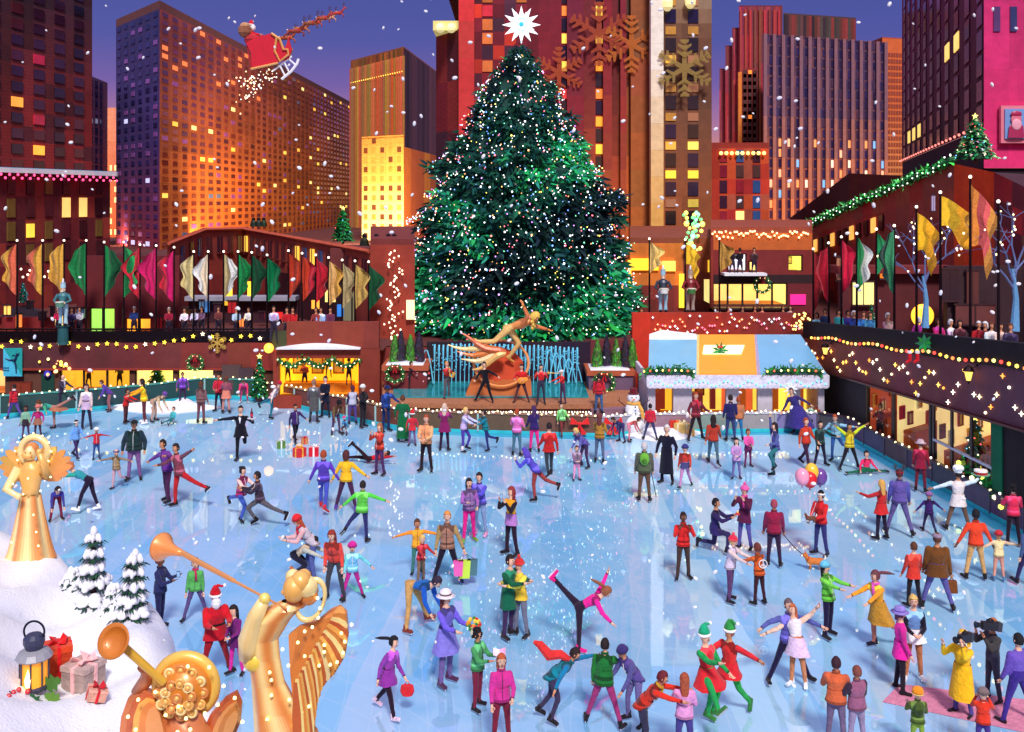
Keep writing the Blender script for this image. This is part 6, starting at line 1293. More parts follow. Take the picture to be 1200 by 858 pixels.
RF = [(953, 293, [(150, 30, 40)], 1, 0, 'dark red', 2.3), (971, 286, [(190, 30, 54)], -1, 0, 'ruby red', 2.2), (986, 279, [(220, 30, 70)], 1, 0, 'crimson', 2.1), (1004, 275, [(40, 140, 80), wht], 1, 0, 'green and white', 2.1), (1027, 270, [(40, 150, 90), (30, 110, 60)], 1, 0, 'leaf green', 1.6), (1048, 266, [(70, 160, 110), (30, 70, 60)], -1, 0, 'large sea green', 2.5), (1074, 244, [(255, 196, 44), (236, 170, 40)], 1, 1, 'golden yellow', 2.1), (1102, 227, [(246, 196, 50), (226, 160, 40)], 1, 1.4, 'big flying yellow', 1.8), (1137, 209, [(226, 140, 60), (226, 100, 100), (220, 150, 70)], 1, 1.0, 'big orange and coral', 3.2), (1170, 238, None, 1, 0, '', 0)]
for i, (x, yt, cols, dr_, fly, nm, hh) in enumerate(RF):
    D = min(Dw(x, .5), 49.2); top_ = pole(x, yt, D, wz(D)-.3, f'{OR[i]} flagpole from the far end of the right terrace')
    if cols: flag_on(top_, hh*D/42*1.1, .62 if not fly else [.8, 1.3][fly > 1.2], cols, f'{nm} flag on the {OR[i]} right terrace pole', dr_, fly, group=None)
# ---- nutcracker figures
def nutcracker(p, s, cb, cc, label, drum=None, ped=None):
    t = thing('soldier_statue', label, 'statue', p); p = V(p)
    m_ = MB(cb); 
    for q in (-1, 1): m_.lathe(p+X*q*.13*s+Z*.1*s, [(.10*s, 0), (.075*s, .3*s), (.11*s, .6*s), (.13*s, .95*s)], 10); m_.ball(p+X*q*.13*s+V((0, -.08*s, .08*s)), (.09*s, .15*s, .07*s), 8, (30, 30, 40))
    m_.build('legs', M_PAINT, t); m_ = MB(cc); m_.lathe(p+Z*1.0*s, [(.2*s, 0), (.17*s, .15*s), (.26*s, .5*s), (.2*s, .62*s), (.07*s, .66*s)], 14); m_.build('torso', M_PAINT, t)
    for q in (-1, 1): m_ = MB(cc); m_.tube([p+V((q*.25*s, 0, 1.55*s)), p+V((q*.4*s, -.08*s, 1.25*s)), p+V((q*.22*s, -.3*s, 1.15*s))], [.08*s, .07*s, .05*s], 8); m_.ball(p+V((q*.2*s, -.32*s, 1.15*s)), .06*s, 6, (230, 190, 160)); m_.build('arm', M_PAINT, t)
    m_ = MB((232, 196, 170)); m_.ball(p+Z*1.78*s, (.12*s, .12*s, .14*s), 12); [m_.ball(p+V((q*.05*s, -.12*s, 1.8*s)), .02*s, 5, (30, 30, 40)) for q in (-1, 1)]; m_.box(p+V((-.06*s, -.14*s, 1.7*s)), p+V((.06*s, -.11*s, 1.74*s)), (240, 240, 240)); hd = m_.build('head', M_PAINT, t)
    m_ = MB(cb); m_.lathe(p+Z*1.88*s, [(.13*s, 0), (.12*s, .22*s), (.14*s, .26*s)], 12); m_.ball(p+Z*2.22*s, (.05*s, .05*s, .14*s), 8, (240, 240, 250)); m_.build('hat', M_PAINT, hd)
    if drum: m_ = MB(drum); m_.lathe(p+V((0, -.36*s, .98*s)), [(.2*s, 0), (.2*s, .22*s)], 14); m_.lathe(p+V((0, -.36*s, 1.2*s)), [(.21*s, 0), (.21*s, .03*s)], 14, (240, 236, 220)); m_.build('drum', M_PAINT, t)
    if ped: m_ = MB(ped); m_.lathe(p-Z*.9*s, [(.3*s, 0), (.26*s, .1*s), (.24*s, .8*s), (.32*s, .9*s)], 12); m_.build('pedestal', M_STONE, t)
nutcracker(W(74, 382, 51.6)+Z*.0, 1.02, (170, 210, 226), (60, 120, 130), 'teal and silver toy soldier statue on a pedestal at left', (90, 140, 120), (40, 90, 96))
nutcracker(W(777, 366, 51.2), 1.0, (150, 196, 220), (50, 60, 80), 'pale blue legged toy soldier statue above the cabin', (220, 226, 230)); nutcracker(W(809, 366, 51.2), 1.0, (170, 150, 140), (130, 30, 40), 'grey legged toy soldier statue in red coat above the cabin', (60, 120, 60))
# ---- bare trees with bulbs
def bare_tree(x, yb, yt, D, label, seed):
    base = V((px(x, D), D, zat(yb, D))); t = thing('lit_bare_tree', label, 'tree', base); rr = random.Random(seed); H = (yb-yt)/F*D; tips = []
    tr, br = MB((96, 150, 196)), MB((96, 110, 160))
    tr.tube([base, base+V((.05, 0, H*.22)), base+V((-.05, .05, H*.42))], [.17, .1, .07], 8); tr.build('trunk', M_WOOD, t)
    def grow(p, d, l, r, k):
        q = p+d*l*.5+V((rr.gauss(0, .06), rr.gauss(0, .06), .02)); e = p+d*l; br.tube([p, q, e], [r, r*.8, r*.6], 5); tips.append(q); tips.append(e)
        if k:
            for i in range(3 if k > 1 else 2): grow(e, (d+V((rr.gauss(0, .55), rr.gauss(0, .4), rr.gauss(.1, .35)))).normalized(), l*rr.uniform(.6, .8), r*.6, k-1)
    for i in range(5):
        a = -.85+1.7*i/4; grow(base+Z*H*(.28+.03*i%.16), V((math.sin(a), rr.uniform(-.3, .3), math.cos(a)*.8+.35)).normalized(), H*.24, .045, 3 if i % 2 else 2)
    br.build('branches', M_WOOD, t); rr.shuffle(tips)
    for p in tips[:44]: MB(rr.choice([(255, 246, 226), (255, 220, 190), (250, 240, 170)])).ball(p+V((0, -.06, 0)), rr.uniform(.032, .05), 6).build('light_bulb', M_BULB, t)
bare_tree(1084, 384, 240, 41.5, 'bare tree wrapped in white lights with blue bark beside the round lamp', 3); bare_tree(1189, 388, 215, 36, 'larger blue barked bare tree with lights at the right edge', 8)
# ------------------------------------------------------------------ skaters on the ice: (x, foot y) in the photo's own proportions, back-projected to the rink
M_, Wn, K_, T_ = 1.78, 1.68, 1.28, 1.05
SK = []
def S(x, y, h, yaw, pose, top, bot, label, skin='l', hair=('short', (50, 30, 24)), shoe=(34, 28, 34), z=0, **k):
    p = G(x, y, z); k.setdefault('vox', .024 if y > 560 else .03); k.setdefault('fem', (hair or ('',))[0] in ('long', 'pony', 'bun', 'curly', 'bob'))
    if abs(yaw) > 180: yaw -= 360
    k['bulk'] = k.get('bulk', 1)*1.07; j = person(p, h=h*1.05, yaw=yaw, pose=pose, top=top, bot=bot, label=label, skin=skin, hair=hair, shoe=shoe, **k); SK.append(j); return j
br, dk, bl, rd, bk2 = (96, 54, 34), (38, 24, 24), (232, 190, 110), (170, 70, 36), (24, 20, 26)
# -- far left
S(17, 492, 1.5, -120, 'walk', (216, 40, 56), (96, 70, 150), 'skater in red jacket and purple jeans at the far left rail', hair=('short', dk), scarf=(240, 240, 240))
S(30, 516, K_, 10, 'stand', (130, 180, 150), (84, 50, 90), 'child in pale green jacket standing far left', 'd', ('bob', dk), coat=(.2, .05, (50, 40, 50)))
S(44, 515, K_, 0, 'pockets', (196, 40, 110), (70, 40, 60), 'child in pink jacket and brown skirt beside the pale green one', hair=None, hat=('beanie', (226, 120, 110)), coat=(.2, .1, (150, 100, 80)))
S(62, 503, 1.62, -60, 'spiral', (60, 170, 150), (170, 120, 110), 'figure skater in teal tipping forward with a round tan skirt', hair=('bun', br), coat=(.22, .3, (176, 110, 80)), side=0)
S(73, 483, 1.6, 60, 'reach', (60, 40, 70), (44, 34, 60), 'bald man in dark plum jacket with a pale sash at the left rail', hair=None, scarf=(200, 190, 210))
S(101, 504, 1.8, 5, 'stand', (206, 176, 206), (40, 36, 62), 'woman in belted lilac coat and dark trousers on the left', hair=('long', (70, 30, 40)), coat=(.18, .05, (206, 176, 206)), belt=(40, 30, 44))
S(127, 483, 1.5, -70, 'bend', (96, 60, 150), (150, 90, 96), 'skater in purple jacket leaning on the left rail', hair=('short', br), lean=40)
S(148, 497, 1.42, 80, 'reach', (196, 40, 40), (84, 40, 44), 'child in red top reaching toward the yellow sweater woman', 'm', ('short', dk))
S(168, 497, 1.82, -75, 'reach', (246, 190, 30), (96, 40, 50), 'woman in yellow sweater and maroon trousers facing the red child', hair=('long', dk), shoe=(240, 236, 245))
S(181, 495, 1.6, 75, 'bend', (206, 170, 140), (190, 150, 130), 'person in beige coat bending toward the child on the ice', hair=None, hat=('beanie', (110, 70, 150)))
S(193, 500, T_, -20, 'sit', (70, 180, 180), (40, 110, 120), 'toddler in teal sitting on the ice at the left', hair=('short', br))
S(214, 475, 1.45, 20, 'pockets', (110, 60, 170), (60, 40, 80), 'skater in purple jacket standing at the back left boards', 'm')
S(236, 497, 1.72, 170, 'stand', (130, 90, 90), (110, 60, 70), 'skater in brown jacket and rose trousers seen from behind', hair=('bob', br))
S(89, 538, 1.4, 60, 'walk', (110, 160, 220), (60, 40, 90), 'teen in light blue jacket and dark trousers with white capped head', hair=('short', dk), hat=('headband', (240, 240, 240)))
S(113, 539, 1.1, 25, 'armsout', (200, 40, 56), (44, 70, 130), 'small child in red jacket with arms spread', 'm', None, hat=('beanie', (240, 240, 240)))
S(131, 574, 1.25, -5, 'armsout', (160, 130, 90), (206, 160, 170), 'small child in tan sweater and pale pink trousers balancing', hair=None, hat=('headband', (70, 70, 140)), lb=(-10, 10, 60))
S(157, 564, 1.95, 10, 'pockets', (30, 56, 56), (126, 84, 136), 'large man in dark green sweater, black cap and mauve trousers', 'm', hat=('cap', (30, 34, 36)), bulk=1.35)
jA = S(195, 590, 1.88, -35, 'glide', (110, 50, 150), (70, 30, 70), 'man in purple top of the dancing pair, left arm stretched out', 'm', ('short', dk), aa=(0, 76, 4, 0), ab=(40, 60, 60, .4), la=(-4, 4, 8), lb=(10, 5, 10), side=-14, lean=4)
S(203, 594, 1.88, -30, 'arab', (130, 60, 76), (186, 34, 40), 'woman in maroon top and red trousers with leg and arm flung right', 'm', ('short', dk), la=(6, 4, 8), lb=(-30, 56, 8), ab=(0, 112, 4, 0), aa=(70, 10, 30, .3), side=-8, lean=6)
S(101, 601, 1.72, -85, 'spiral', (50, 150, 160), (36, 24, 50), 'figure skater in teal leotard leaning back low, auburn hair flying', hair=('pony', (200, 110, 60)), lean=62, la=(-12, 3, 6), lb=(26, 5, 12), aa=(60, 50, 4, 0), ab=(90, 20, 4, 0), shoe=(250, 250, 255), ponydir=(-1, 0, .1))
S(66, 611, 1.35, 30, 'bend', (60, 56, 150), (130, 30, 60), 'child in blue jacket and maroon trousers bending over beside the left angel', hair=('bob', dk))
# -- back left
S(256, 483, 1.62, -10, 'front', (206, 36, 60), (44, 30, 50), 'skater in red sweater with white trim near the potted fir', 'm', ('short', dk), belt=(240, 240, 240))
S(265, 485, 1.6, 190, 'busy', (150, 80, 96), (196, 130, 120), 'woman in dusty rose jacket and coral skirt beside the red sweater', hair=('bob', br), coat=(.25, .08, (220, 130, 110)))
S(286, 473, 1.42, 10, 'bend', (226, 50, 110), (190, 60, 120), 'child in hot pink bending over with white skates at the back', hair=('short', br), shoe=(240, 240, 245))
S(318, 492, 1.66, 80, 'glide', (236, 190, 196), (30, 110, 130), 'skater in pale pink top and teal jeans with one leg trailing', hair=None, hat=('beanie', (190, 30, 60)), lb=(-60, 14, 6), lean=34)
jT = S(277, 541, 1.92, 12, 'arab', (26, 24, 40), (24, 22, 34), 'waiter in black tailcoat and bow tie skating on one leg', 'l', ('short', dk), aa=(0, 86, 4, 0), ab=(30, 50, 96, 0), lean=2, lb=(-20, 6, 100), la=(0, 2, 2), coat=(.2, .08, (24, 22, 34)))
S(346, 520, 1.5, 40, 'walk', (60, 36, 100), (24, 20, 40), 'boy in dark purple sweater skating toward the dropped gifts', 'm', ('short', bk2), ab=(60, 10, 10, 0))
S(368, 496, 1.78, 180, 'stand', (84, 84, 84), (60, 60, 70), 'man in long dark grey coat seen from behind at the counter', hair=('short', (150, 110, 90)), coat=(.5, .04, (84, 82, 84)))
S(381, 490, 1.72, -10, 'front', (24, 28, 50), (24, 28, 50), 'woman in navy coat with pale hands clasped beside the grey coat', 'p', ('bun', bk2), coat=(.3, .04, (24, 28, 50)))
S(394, 510, 1.55, 30, 'bend', (130, 84, 50), (84, 60, 100), 'adult in brown jacket bending over the little one in pink hat', 'd', ('afro', bk2), lean=48)
S(404, 511, .98, -20, 'squat', (70, 130, 190), (90, 50, 60), 'little one in blue jacket and pink knit hat crouching', hair=None, hat=('pom', (220, 60, 130), (120, 200, 220)))
S(413, 498, 1.6, 200, 'stand', (196, 196, 220), (84, 64, 140), 'woman in pale vest and purple jeans at the stall counter', hair=('bob', (90, 40, 50)), sleeve=(50, 40, 70))
S(426, 502, 1.72, 60, 'busy', (34, 28, 36), (34, 28, 36), 'person in white hat and black jacket at the stall counter', 'm', None, hat=('beanie', (240, 240, 240)), belt=(230, 230, 230))
S(453, 507, 1.85, 40, 'reach', (30, 60, 130), (26, 40, 90), 'officer in dark blue uniform and peaked cap by the stage corner', 'd', ('short', bk2), hat=('cap', (24, 44, 100)), aa=(20, 14, 40, .2))
S(406, 541, 1.7, -90, 'sit', (206, 24, 40), (44, 16, 28), 'fallen skater in red vest lying on the ice with legs in the air', 'm', ('short', dk), lean=-84, la=(140, 6, 6), lb=(96, 10, 10), aa=(170, 20, 4, 0), ab=(60, 50, 10, 0), hd=-5, sleeve=(190, 30, 44))
S(444, 558, 1.72, -40, 'photo', (190, 56, 40), (76, 40, 90), 'woman in rust jacket holding her face beside the fallen skater', hair=('long', (170, 100, 60)))
# -- centre back
S(472, 518, 1.75, 175, 'pockets', (16, 100, 60), (16, 80, 50), 'figure in long emerald green cloak seen from behind', 'm', ('short', br), coat=(.85, .1, (16, 100, 56)))
S(483, 523, 1.25, 0, 'pockets', (206, 44, 60), (120, 80, 130), 'child in red coat and white trimmed red hat', 'd', None, hat=('santa', (206, 40, 50)), coat=(.14, .05, (206, 44, 60)))
S(499, 554, 1.9, -15, 'front', (240, 160, 110), (36, 24, 34), 'woman in peach jacket and tall black trousers holding an orange bag', hair=('short', rd))
S(521, 529, 1.72, 175, 'photo', (130, 30, 90), (44, 24, 56), 'woman in plum coat filming the stage, blonde hair', hair=('long', (220, 190, 170)), coat=(.24, .09, (130, 30, 90)))
S(546, 530, 1.62, 70, 'reach', (206, 180, 226), (80, 60, 160), 'dancer in lilac top and violet trousers holding her partner hands', hair=('short', bl), lb=(30, 8, 50))
S(571, 530, 1.5, -70, 'reach', (20, 130, 140), (40, 44, 110), 'dancer in teal top and navy trousers facing the lilac one', hair=('bun', dk), la=(-26, 8, 46))
S(606, 535, 1.68, 165, 'busy', (220, 110, 180), (70, 110, 130), 'skater in pink sweater and teal jeans seen from behind', hair=('short', rd))
S(626, 531, 1.68, 190, 'reach', (50, 34, 100), (226, 40, 130), 'skater in indigo jacket and bright pink leggings', hair=('long', (70, 40, 90)), aa=(20, 14, 30, .2))
S(646, 556, 1.82, -165, 'walk2', (186, 36, 36), (50, 60, 70), 'person in long red jacket and slate trousers striding left', hair=('short', dk), coat=(.1, .06, (186, 36, 36)))
S(659, 512, 1.3, 20, 'walk', (110, 180, 110), (130, 50, 50), 'child in green jacket leaning back near the stage boards', hair=('short', dk), lean=-16)
S(625, 589, 1.7, -110, 'glide', (80, 70, 180), (150, 60, 60), 'skater in blue violet hoodie crouched forward, rust trousers', hair=None, hat=('hood', (90, 70, 180)), lean=40, aa=(40, 20, 100, .4), lb=(-40, 14, 30))
S(684, 549, 1.55, -60, 'bend', (110, 90, 180), (60, 40, 80), 'blonde woman in lavender jacket bending over a child', hair=('bob', bl), lean=46)
S(676, 564, 1.12, 10, 'front', (130, 110, 130), (240, 150, 190), 'child in grey top and pink trousers with a yellow bag', hair=('short', br))
S(703, 543, 1.72, 160, 'busy', (186, 130, 50), (84, 100, 130), 'woman in mustard jacket and grey jeans near the stage', hair=('long', (110, 50, 50)))
S(728, 519, 1.25, -60, 'bend', (40, 40, 90), (60, 50, 100), 'child in navy crouching beside the red bow', 'm')
S(738, 518, 1.2, 70, 'bend', (226, 100, 90), (220, 130, 150), 'child in salmon crouching next to the navy one', 'm')
S(702, 486, 1.6, 170, 'stand', (200, 40, 56), (60, 100, 150), 'skater in red jacket climbing the stage steps', hair=('short', dk), z=.7)
S(762, 516, 1.4, 175, 'wide', (200, 40, 60), (50, 56, 100), 'child in red jacket and navy trousers beside the snowman', hair=('short', bk2))
S(816, 517, 1.85, 15, 'wide', (120, 36, 50), (40, 24, 34), 'skater in maroon jacket and red scarf in front of the cabin', hair=('short', rd), scarf=(220, 40, 70), aa=(10, 30, 50, .3), ab=(20, 30, 60, 0))
S(836, 546, 1.76, 170, 'walk', (190, 60, 44), (70, 100, 120), 'woman in brick red jacket and teal jeans heading to the cabin', hair=('curly', dk))
S(856, 518, 1.76, 175, 'stand', (40, 36, 90), (50, 60, 110), 'skater in navy jacket with an ochre hip bag at the cabin', hair=('short', dk), belt=(226, 150, 90))
S(865, 517, 1.66, 185, 'stand', (200, 120, 80), (40, 110, 160), 'skater in tan jacket and bright blue trousers at the cabin', hair=('short', rd))
S(863, 562, 1.32, -10, 'front', (190, 150, 200), (110, 100, 160), 'girl in lilac coat with dark hair', 'p', ('long', bk2), coat=(.15, .05, (190, 150, 200)))
S(877, 548, 1.28, 10, 'front', (226, 90, 160), (110, 40, 90), 'girl in pink jacket and plum skirt behind the lilac girl', 'm', ('short', br), coat=(.18, .05, (110, 40, 90)))
S(904, 558, 1.78, -70, 'arab', (90, 90, 170), (40, 110, 120), 'figure skater in blue violet top and teal trousers, one arm straight up', 'l', ('long', dk), aa=(176, 4, 4, 0), ab=(30, 20, 60, .4), lb=(70, 20, 100), lean=2)
jw = S(929, 509, 1.85, -40, 'glide', (60, 50, 120), (40, 34, 70), 'dancer in swirling indigo cloak with a spiky white headdress', hair=('short', (90, 70, 90)), coat=(.75, .3, (60, 50, 130)), side=-16)
S(944, 548, 1.72, 30, 'walk', (206, 60, 44), (60, 30, 60), 'red shirted skater of the trio on the right', hair=('short', rd))
S(962, 548, 1.6, 20, 'wide', (30, 50, 50), (34, 26, 60), 'black haired skater in dark teal of the trio on the right', hair=('short', bk2), ab=(60, 30, 30, .4))
S(974, 541, 1.68, -30, 'glide', (150, 206, 230), (50, 90, 160), 'pale blue jacketed skater of the trio leaning left', hair=('short', rd), ab=(0, 90, 4, 0))
S(996, 551, 1.62, 10, 'cheer', (236, 210, 50), (30, 26, 40), 'skater in bright yellow jacket with both arms raised', 'm', ('short', bk2), la=(6, 22, 6), lb=(-4, 22, 6))
S(1016, 556, 1.35, 10, 'sit', (230, 50, 100), (20, 100, 70), 'gymnast in pink top and green leggings doing the splits', 'l', ('short', bk2), la=(10, 86, 4), lb=(10, 86, 4), lean=0, aa=(10, 30, 40, 0), ab=(10, 30, 40, 0))
S(1079, 577, 1.62, 150, 'stand', (150, 30, 60), (110, 30, 50), 'person in wine red coat and pale hat beside the right boards', hair=('short', br), hat=('brim', (200, 170, 190)), coat=(.15, .05, (150, 30, 60)))
# -- middle
S(755, 588, 1.78, 175, 'stand', (84, 96, 70), (96, 70, 56), 'old man with green backpack and walking stick', hair=('short', (210, 200, 200)), back=(110, 180, 60), bulk=1.2)
S(781, 568, 1.88, -30, 'pockets', (24, 24, 44), (24, 20, 40), 'person in ankle length black coat with silver hair', hair=('short', (220, 220, 220)), coat=(.66, .06, (22, 22, 40)))
S(803, 572, 1.38, -20, 'walk', (200, 60, 50), (190, 130, 180), 'child in red jacket and blue knit cap skating with pink leggings', hair=('short', br), hat=('beanie', (60, 60, 130)), coat=(.1, .06, (70, 70, 120)))
S(379, 599, 1.8, 175, 'walk', (84, 60, 170), (70, 80, 180), 'skater in purple jacket and red boots holding a partner hand', hair=('short', rd), shoe=(206, 40, 50), aa=(0, 26, 10, 0), ab=(0, 30, 6, 0))
S(406, 599, 1.8, 175, 'wide', (250, 190, 40), (70, 34, 70), 'skater in yellow jacket and plum trousers beside the purple jacket', hair=('bob', (90, 40, 40)), shoe=(90, 60, 150), aa=(0, 28, 6, 0), ab=(0, 50, 10, 0), sleeve=(250, 190, 40))
S(431, 636, 1.62, 175, 'arab', (90, 190, 70), (44, 44, 100), 'skater in lime green jacket with arms out and one leg lifted', hair=('short', dk), lb=(0, 4, 2), la=(10, 40, 70), ab=(0, 72, 6, 0), aa=(0, 50, 10, 0), lean=10)
S(283, 614, 1.66, 60, 'arab', (170, 50, 110), (60, 90, 180), 'woman in magenta vest and blue jeans in a lunging dance hold', hair=('bun', bk2), la=(50, 10, 70), lb=(-66, 12, 6), aa=(60, 10, 40, .4), ab=(60, 10, 40, .4), sleeve=(240, 200, 190), lean=6)
S(298, 616, 1.7, -70, 'kneel', (60, 44, 60), (90, 84, 90), 'man in dark brown jacket dancing low with the magenta woman', 'm', ('short', bk2), la=(56, 8, 88), lb=(-58, 20, 8), lean=8, shoe=(20, 16, 20))
S(345, 681, 1.62, 75, 'crawl', (214, 190, 160), (30, 28, 50), 'boy in zigzag beige sweater on hands and knees', 'm', ('short', dk), shoe=(200, 110, 60))
S(363, 683, 1.75, -70, 'bend', (206, 190, 200), (80, 90, 150), 'woman in red hat and pale jacket leaning down to photograph', hair=('long', (190, 80, 40)), hat=('beanie', (220, 40, 50)), lean=38, scarf=(190, 40, 60), aa=(70, 6, 70, .3), ab=(70, 6, 70, .3), shoe=(150, 90, 60))
S(392, 705, 1.72, -10, 'bend', (226, 70, 60), (60, 60, 70), 'woman in coral red jacket looking down, long auburn hair', hair=('long', (150, 50, 40)), lean=26)
S(413, 703, 1.3, 10, 'wide', (120, 190, 230), (190, 40, 140), 'child in sky blue jacket with magenta hat and trousers', hair=None, hat=('beanie', (210, 40, 150)), ab=(0, 50, 20, 0))
jN = S(189, 739, 1.58, 80, 'stand', (40, 44, 90), (34, 34, 76), 'woman in navy suit looking at her phone beside the snowbank', 'd', ('bun', (110, 60, 50)), aa=(30, 8, 80, .3), ab=(34, 8, 84, .3))
S(229, 728, 1.35, 10, 'wide', (90, 176, 90), (90, 70, 120), 'child in green coat and mauve trousers left of the bearded man in red', hair=('bob', rd), scarf=(190, 40, 90))
S(253, 794, 1.66, 30, 'wide', (190, 24, 40), (150, 20, 36), 'white bearded man in red fur trimmed suit hugging a girl', 'm', ('short', (240, 240, 240)), hat=('santa', (196, 24, 40)), bulk=1.28, belt=(30, 20, 24), aa=(40, 10, 60, .5), ab=(50, 10, 50, .6), coat=(.14, .05, (190, 24, 40)))
S(276, 792, 1.3, -20, 'front', (110, 36, 110), (220, 40, 150), 'girl in plum coat and magenta leggings leaning on the man in red', hair=('long', dk), coat=(.2, .08, (90, 26, 90)), side=-8)
S(550, 636, 1.68, 15, 'busy', (150, 110, 170), (226, 30, 130), 'woman in mauve jacket and hot pink trousers, long dark hair', hair=('long', dk), shoe=(120, 160, 60))
S(562, 629, 1.72, -30, 'hug', (90, 80, 180), (130, 150, 190), 'man in blue violet jacket close behind the pink trousered woman', hair=('short', dk), shoe=(230, 150, 190))
jP = S(598, 652, 1.75, -50, 'photo', (250, 170, 30), (40, 24, 44), 'woman in amber vest taking a photo, curly red hair', hair=('curly', (150, 50, 50)), sleeve=(34, 26, 40), coat=(.16, .04, (180, 120, 190)))
S(489, 674, 1.32, 10, 'armsout', (246, 170, 50), (60, 120, 110), 'child in amber jacket spreading both arms', 'm', ('short', br))
S(494, 685, 1.15, 40, 'reach', (190, 44, 56), (130, 100, 80), 'small child in red sweater in front of the amber jacket child', hair=('short', bl))
jS = S(524, 685, 1.74, -5, 'wide', (170, 120, 100), (30, 22, 44), 'woman in tan blazer carrying bright shopping bags', hair=('short', (236, 150, 70)), ab=(10, 26, 8, 0), shoe=(50, 60, 110))
S(491, 737, 1.75, 65, 'bend', (30, 100, 180), (196, 150, 90), 'man in blue jacket doubled over with hands on knees, tan trousers', hair=('short', (50, 36, 60)), lean=86, la=(10, 18, 8), lb=(18, 20, 8), shoe=(130, 50, 40))
S(597, 748, 1.72, 50, 'hug', (20, 96, 70), (60, 40, 80), 'person in long green coat embracing the one in yellow', hair=('short', dk), coat=(.34, .05, (20, 96, 70)))
S(609, 747, 1.62, -50, 'hug', (246, 210, 70), (110, 110, 130), 'person in yellow coat and red pompom hat in the embrace', hair=None, hat=('pom', (200, 50, 50), (220, 60, 60)), coat=(.1, .04, (240, 196, 60)))
S(681, 766, 1.62, 85, 'spiral', (236, 40, 150), (44, 30, 50), 'figure skater in hot pink top with one leg kicked high behind', hair=('pony', (150, 90, 60)), lean=64, lb=(-134, 4, 2), aa=(30, 20, 20, 0), ab=(150, 20, 4, 0), shoe=(230, 30, 130), ponydir=(-1, 0, .5), hd=20)
jD = S(801, 680, 1.6, 0, 'photo', (226, 40, 40), (70, 50, 46), 'skater in red jacket holding both hands to the face, brown trousers', 'd', ('short', dk))
jK = S(836, 648, 1.7, 65, 'kneel', (46, 36, 96), (50, 40, 84), 'kneeling man in navy coat holding up a ring', 'm', ('short', bk2), coat=(.16, .04, (46, 36, 96)))
S(872, 645, 1.66, -40, 'photo', (96, 30, 70), (90, 80, 160), 'woman in plum coat and pink hat hiding her face in surprise', hair=('short', br), hat=('pom', (230, 100, 170), (230, 90, 160)), coat=(.2, .05, (96, 30, 70)), scarf=(226, 70, 150))
jG = S(907, 664, 1.65, 170, 'stand', (150, 30, 66), (50, 30, 60), 'person in burgundy sweater holding the dog lead, seen from behind', 'm', ('short', (170, 70, 90)), bulk=1.1)
jR = S(961, 652, 1.66, -55, 'front', (216, 40, 44), (50, 50, 110), 'skater in red jacket and blue trousers cradling a puppy', hair=('short', bk2), hat=('headband', (240, 240, 240)))
S(857, 706, 1.5, 60, 'reach', (220, 200, 220), (90, 56, 100), 'skater in white sweater and red pompom hat holding hands', hair=('short', bl), hat=('pom', (220, 50, 80), (240, 80, 90)))
jO = S(889, 709, 1.35, -150, 'reach', (216, 90, 36), (60, 26, 36), 'child in orange jacket with a white peace sign on the back', 'm', ('short', (110, 50, 44)))
# -- lower middle
jB = S(524, 804, 1.76, 50, 'stand', (110, 100, 200), (110, 90, 150), 'woman in lavender coat and white brimmed hat carrying flowers', hair=('long', (120, 50, 44)), hat=('brim', (244, 234, 240), (110, 80, 90)), coat=(.34, .14, (130, 120, 210)), aa=(40, 8, 50, .2), ab=(40, 8, 50, .2), belt=(60, 50, 130), shoe=(84, 44, 80))
jQ = S(453, 839, 1.42, 60, 'walk', (150, 60, 160), (40, 20, 40), 'girl in purple coat with flying black ponytail and red bag', hair=('pony', bk2), coat=(.2, .07, (140, 50, 150)), shoe=(236, 200, 220), ponydir=(-1, 0, .0), side=12, lean=8)
jV = S(561, 832, 1.42, 60, 'stand', (70, 150, 90), (120, 30, 60), 'boy in green jacket and maroon trousers reading a book', 'm', ('afro', bk2), aa=(34, 8, 70, .3), ab=(34, 8, 70, .3))
S(588, 876, 1.52, 10, 'busy', (206, 50, 140), (120, 24, 50), 'woman in magenta top, wavy auburn hair, cut off by the bottom edge', hair=('long', (190, 90, 50)), aa=(10, 10, 30, .2))
S(641, 846, 1.5, 80, 'glide', (20, 130, 150), (60, 50, 80), 'boy in teal shirt with a red scarf streaming behind', 'm', ('short', dk), lean=50, ab=(95, 20, 0, 0), aa=(-40, 50, 10, 0), la=(20, 4, 40), lb=(-6, 5, 30))
S(708, 850, 1.5, 165, 'wide', (30, 110, 50), (160, 50, 110), 'man in forest green jacket and pink mauve trousers', hair=('short', dk), la=(4, 20, 4), lb=(-6, 20, 8), lean=10, ab=(60, 16, 20, .3), bulk=1.1)
S(742, 850, 1.5, -60, 'bend', (96, 76, 150), (110, 96, 150), 'person in hooded violet jacket holding on to the green jacket', 'm', None, hat=('beanie', (60, 50, 110)), lean=34, aa=(60, 10, 20, .2), ab=(60, 10, 20, .2))
S(757, 884, 1.5, 75, 'bend', (200, 50, 36), (50, 46, 70), 'person in rust red jacket with checked scarf reaching right', 'm', ('short', (110, 30, 40)), lean=40, aa=(80, 10, 6, .1), ab=(80, 10, 6, .1), scarf=(200, 150, 40))
S(802, 892, 1.42, 175, 'busy', (226, 150, 200), (70, 60, 130), 'girl in pale pink top with long auburn hair seen from behind', hair=('long', (170, 80, 50)))
e1 = S(832, 846, 1.62, 40, 'walk', (210, 40, 50), (30, 160, 80), 'dancer in elf costume with curled green hat kicking a leg', hair=None, hat=('elf', (30, 170, 120), (250, 250, 250)), coat=(.22, .14, (210, 40, 50)), sleeve=(30, 160, 80), shoe=(60, 130, 60), aa=(70, 10, 30, .2), la=(76, 30, 14), lb=(0, 4, 16), lean=-6)
